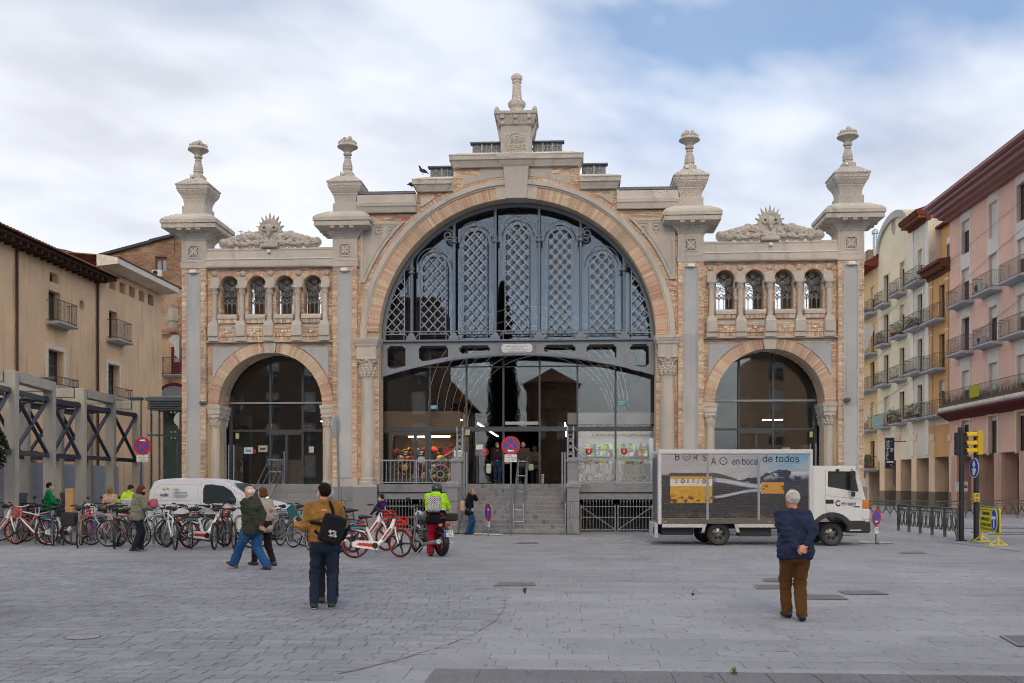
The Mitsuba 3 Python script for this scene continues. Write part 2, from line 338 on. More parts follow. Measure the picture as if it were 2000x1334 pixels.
# ---------------- ground: one sheet to the horizon, slabs and small pavers of the square laid on it ----------------
struct('ground', MB().u(2.2, .5).box(-400, 400, -300, 900, -1.2, -.016), 'm_paving')
PV = 'plaza_pavement'; labels[PV] = {'kind': 'structure'}
edge = [onG(*p) for p in ((600, 1334), (690, 1308), (800, 1282), (880, 1258), (940, 1232), (972, 1200), (986, 1172), (975, 1150), (900, 1125), (760, 1108), (560, 1098), (300, 1094), (0, 1092), (-200, 1092))]
small_zone = Polygon([tuple(p) for p in edge] + [(-22, 6), (-1, 6)]).buffer(0); big_small = small_zone.buffer(-.0)
view = Polygon([(-9, 6.0), (6, 6.2), (16, 31), (22, 34.2), (-30, 34.2), (-22, 26)])
r = np.random.default_rng(21)
def slab(x0, x1, y0, y1, kind, tint, g=.004):
    mb = MB().u(kind, tint); dz = r.uniform(-.002, .002, 4)
    v = [[x, y, -.001 - (.006 if kind == 0 else 0) + dz[i]] for i, (x, y) in enumerate(((x0 + g, y0 + g * .5), (x1 - g, y0 + g * .5), (x1 - g, y1 - g * .5), (x0 + g, y1 - g * .5)))]
    c = np.mean(v, 0); lo = [[q[0], q[1], -.03] for q in v]
    return mb.flat(v + lo, [[0, 1, 2, 3], [0, 4, 5, 1], [1, 5, 6, 2], [2, 6, 7, 3], [3, 7, 4, 0]])
pieces = []
inner_small = small_zone.buffer(-.6); shapely.prepare(inner_small); shapely.prepare(small_zone); shapely.prepare(view)
y = 6.2
while y < 34.0:                      # large slabs in rows of two widths
    h = (.40, .40, .30, .40)[r.integers(4)] if y < 30 else .6; x = -31 + r.uniform(0, .9)
    rowt = r.uniform(.3, .7)
    while x < 24:
        L = r.choice([.6, .8, .9, 1.0]) ; cx, cy = x + L / 2, y + h / 2
        if view.contains(Point(cx, cy)) and not inner_small.contains(Point(cx, cy)): pieces.append((x, x + L, y, y + h, 0.0, float(np.clip(rowt + r.normal(0, .15), 0, 1))))
        x += L
    y += h
y = 6.2
while y < 22:
    x = -22 + r.uniform(0, .3); t0 = r.uniform(.3, .7)
    while x < 0:
        if small_zone.contains(Point(x + .15, y + .1)) and view.contains(Point(x + .15, y + .1)): pieces.append((x, x + .30, y, y + .20, 1.0, float(np.clip(t0 + r.normal(0, .22), 0, 1))))
        x += .30
    y += .20
px_area = lambda p: (p[1] - p[0]) * (p[3] - p[2]) * (1.75 * FOC ** 2) / ((p[2] + p[3]) / 2) ** 3
def seen(p):
    X, Y = (p[0] + p[1]) / 2, (p[2] + p[3]) / 2; dep = X * FV[0] + Y * FV[1]; u = 1000 + FOC * (X * RV[0] + Y * RV[1]) / dep; v = HZ + FOC * CH / dep
    return 0 < u < 2000 and v < 1334
for kind, name, n in ((0.0, 'paving_slab', 300), (1.0, 'small_paver', 300)):
    S = sorted([p for p in pieces if p[4] == kind], key=lambda p: -px_area(p) * seen(p)); rest = MB()
    for i, p in enumerate(S):
        g = .003 if kind == 0 else .006
        m_ = slab(*p[:4], p[4] + 0.0, p[5], g)
        if i < n: put(f'{PV}__{name}', m_, 'm_paving')
        else: rest.V += m_.V; rest.F += [f + rest.n for f in m_.F]; rest.n += m_.n; rest.K += m_.K; rest.U += m_.U
    put(f'{PV}__{name}_field', rest, 'm_paving', kind='stuff')
# dark bed under the joints
put(PV + '__joint_bed', MB('#434347').box(-34, 26, 5, 34.3, -.5, -.0115), 'm_matte')
# ---------------- the market hall ----------------
XC, Y0 = -2.03, 37.0
MK = thing('market_hall', 'brick and stone market hall with a great glazed iron arch between four stone towers', 'market hall')
def stone(w=.3, t=None): return MB().u(STONE + w, rng.uniform(.3, .7) if t is None else t)
SP = 9.31                      # distance of the bays' middle from the axis
bays = [(-1, XC - SP), (1, XC + SP)]
# outline of the central gable (distance from the axis, height)
gable = Polygon([(-6, 1.65), (-6, 11.9), (-3.72, 11.9), (-3.72, 12.66), (-2.36, 12.66), (-2.36, 13.53), (2.36, 13.53), (2.36, 12.66), (3.72, 12.66), (3.72, 11.9), (6, 11.9), (6, 1.65)])
ARC = (0, 7.2)
main_open = unary_union([Point(ARC).buffer(5.17, 64).intersection(sbox(-6, 7.2, 6, 13)), sbox(-5.17, 0, 5.17, 7.2)])
tr = lambda g, dx: affinity.translate(g, dx, 0)
core = gable.difference(main_open).difference(Point(ARC).buffer(5.9, 64).difference(sbox(-6, 0, 6, 7.2)))
# mortar body behind the bricks
mb = MB().u(MORTAR + .2)
mb.prism(tr(gable.difference(main_open), XC), Y0 + .19, Y0 + 1.0)
bay_rect = sbox(-2.43, 1.65, 2.43, 9.95)
win_c = [-1.605, -.535, .535, 1.605]
wins = unary_union([arch_poly(c, 9.29, .35, 8.14) for c in win_c])
bay_open = unary_union([arch_poly(0, 4.72, 1.99, 4.72), sbox(-1.99, 0, 1.99, 4.73)])
for sg, bx in bays:
    mb.prism(tr(bay_rect.difference(wins).difference(bay_open), bx), Y0 + .22, Y0 + .75)
put(MK + '__wall', mb, 'm_masonry')
# brick faces
mb = MB()
for sx in (-1, 1):
    g = core.intersection(sbox(*( (-6, 1.65, 0, 13.6) if sx < 0 else (0, 1.65, 6, 13.6))))
    g = g.difference(sbox(-.46, 12, .46, 13.6)).difference(unary_union([sbox(-6, 11.88, -3.72, 14), sbox(3.72, 11.88, 6, 14)]))
    lay_bricks(mb, tr(g, XC), Y0 + .15, red=.02, seed=3 + sx)
for sg, bx in bays:
    g = bay_rect.difference(wins).difference(bay_open).difference(Point(0, 4.72).buffer(2.42, 48)).difference(sbox(-2.43, 1.6, 2.43, 4.4))
    g = g.difference(unary_union([Point(c, 9.29).buffer(.52) for c in win_c]))
    lay_bricks(mb, tr(g, bx), Y0 + .18, red=.08, seed=11 + sg)
    for k, c in enumerate(win_c): ring_bricks(mb, bx + c, 9.29, .352, .55, .02, PI - .02, Y0 + .17, .36, pitch=.075, red=.05, seed=20 + k + sg)
    for c in win_c:      # jambs of the small windows
        for e in (-1, 1):
            for q in range(18):
                mb.u(brick_tone(rng, [.5], 0, 1)[0], rng.uniform()).box(bx + c + e * .35 - (.02 if e > 0 else 0) , bx + c + e * .35 + (.02 if e < 0 else 0), Y0 + .17, Y0 + .6, 8.16 + q * .0625, 8.21 + q * .0625)
put(MK + '__brick', mb, 'm_brick', kind='stuff')
mb = MB()
for a0, a1 in ((.05, PI / 2 - .135), (PI / 2 + .135, PI - .05)):
    ring_bricks(mb, XC, 7.2, 5.17, 5.62, a0 - .05, a1 if a0 < 1 else a1, Y0 + .08, 1.0, red=.12, seed=31)
    ring_bricks(mb, XC, 7.2, 5.87, 6.0, a0 + .5 if a0 < 1 else a0, a1 if a0 < 1 else a1 - .5, Y0 + .10, .2, red=.2, seed=33)
for sg, bx in bays:
    for a0, a1 in ((0, PI / 2 - .11), (PI / 2 + .11, PI)):
        ring_bricks(mb, bx, 4.72, 1.99, 2.40, a0, a1, Y0 + .10, 1.15, red=.10, seed=41 + sg)
put(MK + '__arch_brick', mb, 'm_brick', kind='stuff')
# mouldings round the great arch, keystone, stone blocks beside it
mb = stone()
for r0, r1, y in ((5.62, 5.68, .03), (5.68, 5.76, -.03), (5.76, 5.84, .0), (5.84, 5.88, .06)):
    for a0, a1 in ((.0, PI / 2 - .075), (PI / 2 + .075, PI)): mb.prism(tr(ring(0, 7.2, r0, r1, a0, a1, 40), XC), Y0 + y, Y0 + .3)
put(MK + '__arch_moulding', mb, 'm_masonry')
mb = stone(.2); mb.prism(tr(Polygon([(-.38, 12.36), (.38, 12.36), (.47, 13.53), (-.47, 13.53)]), XC), Y0 - .02, Y0 + .95)
put(MK + '__keystone', mb, 'm_masonry')
for sx in (-1, 1):
    mb = stone(.3); g = ring(0, 7.2, 5.17, 5.62, PI / 2 + sx * .075 - .06, PI / 2 + sx * .075 + .06, 8)
    mb.prism(tr(ring(0, 7.2, 5.17, 5.62, *sorted((PI / 2 + sx * .07, PI / 2 + sx * .14)), n=8), XC), Y0 + .05, Y0 + 1.0); put(MK + '__arch_stone', mb, 'm_masonry'); mb = stone(.4)
    # blank panels of the gable between brick borders
    p = sbox(.47, 12.9, 2.0, 13.25).union(sbox(.47, 12.9, 1.35, 13.53)).difference(Point(ARC).buffer(6.02, 64)); p = affinity.scale(p, sx, 1, origin=(0, 0))
    mb.prism(tr(p, XC), Y0 + .12, Y0 + .3); put(MK + '__gable_panel', mb, 'm_masonry'); mb = stone(.4)
    p = Polygon([(3.62, 11.9), (3.62, 12.5), (2.85, 12.5), (2.6, 12.45)]).difference(Point(ARC).buffer(6.03, 64)); p = affinity.scale(p.buffer(-.03), sx, 1, origin=(0, 0))
    mb.prism(tr(p, XC), Y0 + .10, Y0 + .3)
    put(MK + '__gable_panel', mb, 'm_masonry')
    # spandrel relief panel with its little sunk fields
    q = sbox(4.15, 9.3, 5.85, 11.55).difference(Point(ARC).buffer(6.05, 64)); q = affinity.scale(q, sx, 1, origin=(0, 0)); mb = MB().u(STONE + .4)
    holes = unary_union([sbox(5.0, 11.0, 5.32, 11.38), sbox(4.5, 11.12, 4.85, 11.38), sbox(5.5, 10.2, 5.7, 11.38)]); holes = affinity.scale(holes, sx, 1, origin=(0, 0))
    mb.prism(tr(q, XC), Y0 + .09, Y0 + .3); mb.prism(tr(q.difference(holes).difference(q.buffer(-.09).difference(q.buffer(-.12))), XC), Y0 + .05, Y0 + .1)
    for cx in (5.16, 4.68):
        mb.torus((XC + sx * cx, Y0 + .06, 11.2), .09, .025, n=14, m=6); mb.sphere((XC + sx * cx, Y0 + .06, 11.02), .06, 6); 
        mb.bar((XC + sx * (cx - .1), Y0 + .06, 10.95), (XC + sx * cx, Y0 + .06, 10.75), .04); mb.bar((XC + sx * (cx + .1), Y0 + .06, 10.95), (XC + sx * cx, Y0 + .06, 10.75), .04)
    put(MK + '__spandrel_panel', mb, 'm_masonry')
# stepped parapets
def cornice(mb, x0, x1, zb, prof, d=0.9, end=(True, True)):
    # prof: (projection, height above zb); runs along x, its ends return where asked
    for (p0, h0), (p1, h1) in zip(prof[:-1], prof[1:]):
        e0, e1 = (p0 * end[0], p1 * end[0]), (p0 * end[1], p1 * end[1])
        A = [[x0 - e0[0], Y0 - p0, zb + h0], [x1 + e1[0], Y0 - p0, zb + h0], [x1 + e1[0], Y0 + d + p0 * .3, zb + h0], [x0 - e0[0], Y0 + d + p0 * .3, zb + h0]]
        B = [[x0 - e0[1], Y0 - p1, zb + h1], [x1 + e1[1], Y0 - p1, zb + h1], [x1 + e1[1], Y0 + d + p1 * .3, zb + h1], [x0 - e0[1], Y0 + d + p1 * .3, zb + h1]]
        mb.flat(A + B, [[i, (i + 1) % 4, (i + 1) % 4 + 4, i + 4] for i in range(4)])
    mb.flat(B, [[0, 1, 2, 3]]); return mb
SL = [(-.12, 0), (.02, .0), (.04, .05), (.12, .2), (.13, .22), (.18, .23), (.18, .37), (.2, .39), (.2, .42), (-.2, .6)]
for sx in (-1, 1):
    lo, hi = sorted((XC + sx * 3.72, XC + sx * 5.98))
    put(MK + '__parapet', cornice(stone(.5), lo, hi, 11.9, [(-.12, 0), (.02, 0), (.06, .18), (.07, .2), (.1, .22), (.1, .36), (.03, .4), (-.05, .68), (-.1, .7)], end=(False, False)), 'm_masonry')
    lo, hi = sorted((XC + sx * 2.36, XC + sx * 3.68)); put(MK + '__parapet', cornice(stone(.5), lo, hi, 12.66, SL, end=(sx < 0, sx > 0)), 'm_masonry')
    put(MK + '__roof_gutter', MB('#59616b').box(*sorted((XC + sx * 3.8, XC + sx * 6.2)), Y0 + .05, Y0 + .6, 12.61, 12.71), 'm_satin')
put(MK + '__parapet', cornice(stone(.5), XC - 2.3, XC + 2.3, 13.53, SL), 'm_masonry')
put(MK + '__parapet', cornice(stone(.3), XC - .5, XC + .5, 13.53, [(.02, 0), (.07, .05), (.16, .2), (.22, .23), (.22, .37), (.22, .42), (.05, .5)], d=.5), 'm_masonry')
# year stone, its canopy and finial
PY = Y0 + .5
mb = stone(.35); mb.square([(.57, 13.9), (.57, 14.72), (.56, 14.74), (.56, 15.02), (.62, 15.06), (.74, 15.34), (.74, 15.38), (.80, 15.40), (.80, 15.50), (.5, 15.62), (.3, 15.64)], XC, PY)
for k in (-.5, 0, .5):
    for M in (np.eye(4), frame((XC, PY, 0), (0, 1, 0), (-1, 0, 0), (0, 0, 1)) @ np.linalg.inv(frame((XC, PY, 0), (1, 0, 0), (0, 1, 0), (0, 0, 1))), frame((XC, PY, 0), (0, -1, 0), (1, 0, 0), (0, 0, 1)) @ np.linalg.inv(frame((XC, PY, 0), (1, 0, 0), (0, 1, 0), (0, 0, 1)))):
        mb.box(XC + k - .07, XC + k + .07, PY - .77, PY - .5, 15.24, 15.38, M); mb.box(XC + k - .06, XC + k + .06, PY - .68, PY - .5, 15.06, 15.24, M)
for ex in (-1, 1):
    for ey in (-1, 1): mb.square([(.1, 15.48), (.09, 15.58), (.03, 15.68)], XC + ex * .7, PY + ey * .7)
    # scrolled brackets at the sides
    for yy in (-.3, .3): mb.prism(Polygon([(XC + ex * .57, 14.6), (XC + ex * .57, 15.36), (XC + ex * .76, 15.36), (XC + ex * .72, 15.0), (XC + ex * .66, 14.72)]), PY + yy - .08, PY + yy + .08)
put(MK + '__year_stone', mb, 'm_masonry')
mb = stone(.2); ZF = frame((XC, PY - .572, 0), (1, 0, 0), (0, 0, 1), (0, -1, 0))
for t, z, dx in (('AÑO', 14.47, -.21), ('1903', 14.2, -.235)): mb.text(t, .175, frame((XC + dx - .0, PY - .57, z - .06), (1, 0, 0), (0, 0, 1), (0, -1, 0)), True, .035)
mb.torus((XC, PY - .57, 14.38), .36, .03, a0=PI * .38, a1=PI * 1.3, n=30)
put(MK + '__year_emblem', mb, 'm_masonry')
mb = stone(.35); mb.lathe([(.33, 15.6), (.27, 15.72), (.25, 15.8), (.26, 15.86), (.33, 15.94), (.34, 16.08), (.26, 16.12), (.20, 16.14), (.148, 16.76), (.15, 16.8), (.18, 16.82), (.18, 16.87), (.155, 16.89), (.2, 16.93), (.215, 17.0), (.2, 17.08), (.13, 17.15), (0, 17.17)], XC, PY, n=8)
put(MK + '__finial', mb, 'm_masonry')
# iron cresting of the roof behind the steps
for (a, b, zb, zt, n, yy) in ((-1.7, -.6, 14.0, 14.64, 3, Y0 + .75), (.6, 1.7, 14.0, 14.64, 3, Y0 + .75), (-3.35, -2.45, 13.2, 13.84, 2, Y0 + 1.0), (2.45, 3.35, 13.2, 13.84, 2, Y0 + 1.0)):
    mb = MB('#6d747c'); sgn = -1 if a < 0 else 1; out = (a if sgn < 0 else b); k = .95 if zt < 14 else 1
    mb.box(XC + a, XC + b, yy + .02, yy + .05, zb, zt, skip=()); mb.c('#5b626b').box(XC + a - .08, XC + b + .08, yy - .12, yy + .2, zt, zt + .05)
    mb.c('#8d949b')
    for i in range(n):
        cx = XC + a + (b - a) * (i + .5) / n; mb.torus((cx, yy - .01, zb + .42 * k), .12 * k, .024, n=16, m=6); mb.bar((cx, yy - .01, zb), (cx, yy - .01, zt), .03); mb.bar((cx - .12, yy - .01, zb + .14), (cx, yy - .01, zb + .3), .03); mb.bar((cx + .12, yy - .01, zb + .14), (cx, yy - .01, zb + .3), .03)
        if i: mb.bar((XC + a + (b - a) * i / n, yy - .01, zb), (XC + a + (b - a) * i / n, yy - .01, zt), .07)
    put(MK + '__roof_cresting', mb, 'm_satin')
# piers
piers = [-12.215, -6.43, 6.43, 12.215]
mbb = MB()
for k, s_ in enumerate(piers):
    x = XC + s_; hw = .455; pan = sbox(x - .225, 2.02, x + .225, 9.72)
    g = sbox(x - hw, 1.95, x + hw, 9.92)
    lay_bricks(mbb, g.difference(pan.buffer(.045, join_style=2)), Y0 - .01, red=.0, seed=50 + k)
    put(MK + '__pier', MB().u(MORTAR + .2).box(x - hw + .012, x + hw - .012, Y0 + .02, Y0 + .93, 1.65, 9.95), 'm_masonry')
    for side in (-1, 1):     # flanks of the pier
        xs = x + side * hw; Mf = frame((xs, Y0 + .02, 0), (0, 1, 0), (-side, 0, 0), (0, 0, 1)) if side > 0 else frame((xs, Y0 + .93, 0), (0, -1, 0), (1, 0, 0), (0, 0, 1))
        t = MB(); lay_bricks(t, sbox(0, 1.95, .91, 9.92), -.012, seed=70 + k, L=.25)
        v, f = t.mesh(); mbb.V.append(v @ Mf[:3, :3].T + Mf[:3, 3]); mbb.F.append(f + mbb.n); mbb.n += len(v); mbb.U += t.U; mbb.K += t.K
    mp = MB().u(CEMENT + .1 + .1 * rng.uniform(), rng.uniform(.3, .7))
    mp.prism(pan.buffer(.045, join_style=2).difference(pan), Y0 - .035, Y0 + .05)
    zs = [2.02, 4.6, 6.9 + rng.uniform(-.4, .4), 9.72]
    for a, b in zip(zs[:-1], zs[1:]): mp.u(CEMENT + rng.uniform(0, .3), rng.uniform(.3, .8)).box(x - .225, x + .225, Y0 + .012, Y0 + .06, a + .003, b - .003)
    put(MK + '__pier_panel', mp, 'm_masonry')
    put(MK + '__pier_lamp', MB('#dcdcda').cbox(x - .13, x + .13, Y0 - .16, Y0 - .02, 9.70, 9.82, .02), 'm_satin')
    # base of the pier: plinth course and granite blocks
    mb = MB().u(STONE + .3); mb.box(x - hw - .03, x + hw + .03, Y0 - .05, Y0 + .95, 1.65, 1.95); put(MK + '__pier_base', mb, 'm_masonry')
    for r_, (za, zb) in enumerate(((0, .55), (.55, 1.12), (1.12, 1.65))):
        for a, b in (((-.55, .05), (.05, .55)) if r_ % 2 else ((-.55, -.1), (-.1, .55))):
            put(MK + '__granite_block', MB().u(GRANITE + rng.uniform(.2, .6), rng.uniform(.5, 1)).cbox(x + a + .004, x + b - .004, Y0 - .12 + rng.uniform(-.006, .006), Y0 + .9, za + .004, zb - .004, .012), 'm_masonry')
put(MK + '__pier_brick', mbb, 'm_brick', kind='stuff')
# towers on the piers
for k, s_ in enumerate(piers):
    x, y = XC + s_, Y0 + .465
    mb = stone(.45, .5)
    mb.square([(.50, 9.90), (.50, 10.10), (.515, 10.12), (.47, 10.16), (.465, 10.95), (.49, 10.97), (.50, 11.02), (.55, 11.06), (.56, 11.1), (.62, 11.13), (.64, 11.22), (.66, 11.24), (.98, 11.30), (1.03, 11.31), (1.03, 11.46), (1.01, 11.475), (1.01, 11.485), (1.07, 11.49), (1.07, 11.62), (1.0, 11.70), (.96, 11.74), (.62, 11.93), (.46, 11.97), (.46, 12.27), (.40, 12.29), (.405, 12.40), (.43, 12.52), (.46, 12.60), (.48, 12.61), (.48, 12.66), (.51, 12.68), (.56, 12.76), (.60, 12.83), (.605, 12.86), (.60, 12.88), (.625, 12.89), (.625, 13.0), (.66, 13.03), (.66, 13.07), (.31, 13.36), (.24, 13.37)], x, y)
    mb.square([(.235, 13.35), (.235, 13.52), (.19, 13.56)], x, y)
    for side in range(4):    # curved brackets under the slab
        c, s2 = math.cos(side * PI / 2), math.sin(side * PI / 2); M = frame((x, y, 0), (c, s2, 0), (-s2, c, 0), (0, 0, 1))
        for o in (-.36, 0.0, .36) if side % 2 else (-.22, .22):
            prof = Polygon([(.5, 11.0)] + [(.52 + .42 * (1 - math.cos(t)), 11.02 + .24 * math.sin(t) * .98) for t in np.linspace(0, PI / 2, 7)] + [(.96, 11.31), (.5, 11.31)])
            mb.prism(prof, -.07, .07, M @ frame((0, o, 0), (0, -1, 0), (1, 0, 0), (0, 0, 1)) @ np.eye(4)) if False else mb.prism(prof, o - .07, o + .07, M)
            mb.box(.86, 1.0, o - .085, o + .085, 11.24, 11.305, M)
    tw_ = put(MK + '__tower', mb, 'm_masonry')
    # carved square on the front
    mb = stone(.2, .6); zc = 10.53; mb.prism(sbox(x - .24, zc - .25, x + .24, zc + .25).difference(sbox(x - .19, zc - .2, x + .19, zc + .2)), y - .5, y - .44)
    mb.u(GRANITE + .9, .1).box(x - .2, x + .2, y - .472, y - .46, zc - .2, zc + .2); mb.u(STONE + .2, .6)
    for a in np.arange(8) * PI / 4: mb.torus((x + .105 * math.cos(a), y - .485, zc + .105 * math.sin(a)), .052, .02, n=10, m=5)
    mb.sphere((x, y - .48, zc), .06, 6, (1, .5, 1))
    for ex in (-1, 1):
        for ez in (-1, 1): mb.bar((x, y - .485, zc), (x + ex * .18, y - .485, zc + ez * .18), .045)
    put(tw_ + '__carved_square', mb, 'm_masonry')
    mb = stone(.4, .45); mb.lathe([(.19, 13.5), (.165, 13.58), (.16, 13.64), (.19, 13.67), (.19, 13.71), (.17, 13.73), (.185, 13.77), (.18, 13.84), (.14, 14.0), (.10, 14.08), (.125, 14.10), (.125, 14.14), (.09, 14.16), (.09, 14.19), (.15, 14.21), (.165, 14.25), (.15, 14.29), (.13, 14.3), (.155, 14.36), (.26, 14.44), (.37, 14.50), (.39, 14.52), (.39, 14.55), (.35, 14.60), (.34, 14.62), (0, 14.64)], x, y, 24)
    put(tw_ + '__urn', mb, 'm_masonry'); mb = stone(.4, .45); r2 = np.random.default_rng(90 + k)
    for i in range(13):
        a, rr = r2.uniform(0, 2 * PI), .26 if i < 9 else .11
        a = i * 2 * PI / 9 + r2.uniform(-.2, .2) if i < 9 else a
        mb.sphere((x + rr * math.cos(a), y + rr * math.sin(a), 14.68 if i < 9 else 14.79 + r2.uniform(-.03, .04)), r2.uniform(.075, .1), 6, (1, 1, r2.uniform(.8, 1.2)))
    put(tw_ + '__stone_fruit', mb, 'm_masonry')
    put(MK + '__spotlight', MB('#d8d8d6').cbox(x - .17, x - .07, y - .36, y - .26, 13.4, 13.49, .015), 'm_satin')
# bays: entablature, gallery, arch, panels
def crest_mesh():
    r = np.random.default_rng(5); L = []
    def f(p):
        q = p.copy(); q[:, 0] = np.abs(q[:, 0]); d = np.full(len(p), 9.0)
        add = lambda e, k=.03: smin(d, e, k)
        d = add(ellipsoid(q, (0, .05, .48), (.2, .16, .3)), .05); d = add(ellipsoid(q, (0, -.12, .62), (.15, .18, .18)), .05); d = add(capsule(q, (0, -.2, .58), (0, -.24, .36), .09, .055), .04)
        a = np.arctan2(q[:, 2] - .66, q[:, 0] - .19); rr = np.hypot(q[:, 2] - .66, q[:, 0] - .19)     # horns
        d = add(np.hypot(rr - .085, q[:, 1] + .1) - .04, .01)
        d = add(ellipsoid(q, (.0, .05, .16), (.3, .2, .2)), .06)
        for i, (x, z, s) in enumerate([(.35, .28, .17), (.55, .34, .16), (.78, .36, .17), (.98, .3, .15), (1.18, .24, .15), (1.38, .18, .16), (1.6, .14, .14), (1.78, .13, .13), (.5, .12, .14), (.8, .12, .15), (1.1, .08, .12), (1.45, .06, .1)]):
            a = np.arctan2(q[:, 2] - z, q[:, 0] - x); rr = np.hypot(q[:, 2] - z, q[:, 0] - x)
            d = add(np.hypot(np.maximum(rr - s * .9, -(s * .25)) * .8, q[:, 1]) - .06, .02)
            d = add(np.hypot(rr - s * (.55 + .1 * np.sin(2 * a + i)), q[:, 1] + .1) - .045, .01); d = add(np.linalg.norm(q - np.array([x, -.13, z]), axis=1) - .055, .008)
        for t in np.linspace(.2, 1.7, 20): d = add(np.linalg.norm(q - np.array([t, -.1, .10 + .05 * math.sin(t * 5)]), axis=1) - .055, .01)
        d = add(np.maximum(np.maximum(q[:, 0] - .33 , np.abs(q[:, 1] + .02) - .2), np.abs(q[:, 2] - .0) - .07), .02)
        return d + (meshkit.fbm(p * 9, 2, 4) - .5) * .03
    return nets(f, (-2.0, -.45, -.12), (2.0, .3, 1.0), .028)
CREST = crest_mesh()
def bell_capital(mb, x, y, z, r, h, big=True):
    # leafy capital: bell, two tiers of leaves, corner volutes, abacus
    mb.lathe([(r, z), (r * 1.12, z + h * .05), (r, z + h * .09), (r * 1.0, z + h * .4), (r * 1.15, z + h * .75), (r * 1.45, z + h * .9)], x, y, 16)
    nl = 10 if big else 8
    for t, (zz, hh) in enumerate(((.1, .3), (.34, .32))):
        for i in range(nl):
            a = (i + .5 * t) * 2 * PI / nl; u = np.array([math.cos(a), math.sin(a), 0])
            for q, (ro, zo, s) in enumerate(((1.05, .0, .30), (1.14, .4, .34), (1.3, .85, .24))):
                mb.sphere(np.array([x, y, z + h * (zz + hh * zo)]) + u * r * ro, r * s, 5, (1, 1, .9))
    for a in (PI / 4, 3 * PI / 4, 5 * PI / 4, 7 * PI / 4):
        u = np.array([math.cos(a), math.sin(a), 0]); c = np.array([x, y, z + h * .78]) + u * r * 1.5
        w = np.array([-u[1], u[0], 0])
        for sd in (-1, 1):
            sp = [c + (u * math.cos(t) + np.array([0, 0, 1]) * math.sin(t)) * r * (.34 - .04 * t) + w * sd * r * .12 for t in np.linspace(0, 7, 18)]
            mb.tube(sp, r * .1, 5)
        mb.tube([np.array([x, y, z + h * .5]) + u * r * 1.05, np.array([x, y, z + h * .72]) + u * r * 1.1, c + [0, 0, r * .36]], r * .13, 5)
    for a in (0, PI / 2, PI, 3 * PI / 2): mb.sphere((x + 1.38 * r * math.cos(a), y + 1.38 * r * math.sin(a), z + h * .86), r * .26, 6)
    mb.square([(r * 1.42, z + h * .9), (r * 1.5, z + h * .93), (r * 1.5, z + h)], x, y)
def column(parent, x, y, z0, z1, r, hcap, hbase, name='column', plinth=True, entasis=True, cap=True):
    zc = z1 - hcap; mb = stone(.35)
    mb.lathe([(r * 1.02, z0 + hbase), (r * 1.03, z0 + hbase + .3 * (zc - z0)), (r * .98, z0 + hbase + .6 * (zc - z0)), (r * .9, zc - .06), (r * .98, zc - .055), (r * .98, zc - .02), (r * .9, zc)], x, y, 24)
    k = put(parent + '__' + name, mb, 'm_masonry')
    mb = stone(.3); mb.lathe([(r * 1.36, z0), (r * 1.4, z0 + hbase * .2), (r * 1.36, z0 + hbase * .4), (r * 1.16, z0 + hbase * .5), (r * 1.15, z0 + hbase * .62), (r * 1.22, z0 + hbase * .72), (r * 1.2, z0 + hbase * .86), (r * 1.02, z0 + hbase)], x, y, 24)
    put(k + '__base', mb, 'm_masonry')
    if cap: mb = stone(.2, .6); bell_capital(mb, x, y, zc, r * .92, hcap); put(k + '__capital', mb, 'm_masonry')
def tracery():
    # pierced iron screen of a gallery window: four lights below, rosettes above
    g = arch_poly(0, 1.15, .36, 0); fr = g.difference(g.buffer(-.025)); L = [fr]
    for x in (-.18, 0, .18): L.append(sbox(x - .012, 0, x + .012, .62))
    for x in (-.27, -.09, .09, .27):
        L.append(ring(x, .42, .066, .09, 0, PI, 12)); L.append(Point(x, .60).buffer(.075).difference(Point(x, .60).buffer(.052)))
    L.append(sbox(-.36, .50, .36, .516))
    for x, z, r in ((0, .86, .14), (-.24, .82, .11), (.24, .82, .11), (-.15, 1.1, .115), (.15, 1.1, .115), (0, 1.32, .1), (-.26, 1.24, .08), (.26, 1.24, .08), (0, 1.06, .06)):
        L.append(Point(x, z).buffer(r).difference(Point(x, z).buffer(r - .024)))
        for a in np.arange(6) * PI / 3: L.append(LineString([(x + .35 * r * math.cos(a), z + .35 * r * math.sin(a)), (x + r * math.cos(a), z + r * math.sin(a))]).buffer(.009))
        L.append(Point(x, z).buffer(.35 * r).difference(Point(x, z).buffer(.35 * r - .016)))
    return unary_union(L).intersection(g).simplify(.003)
TRAC = MB('#6a717a').prism(tracery(), -.025, .025)
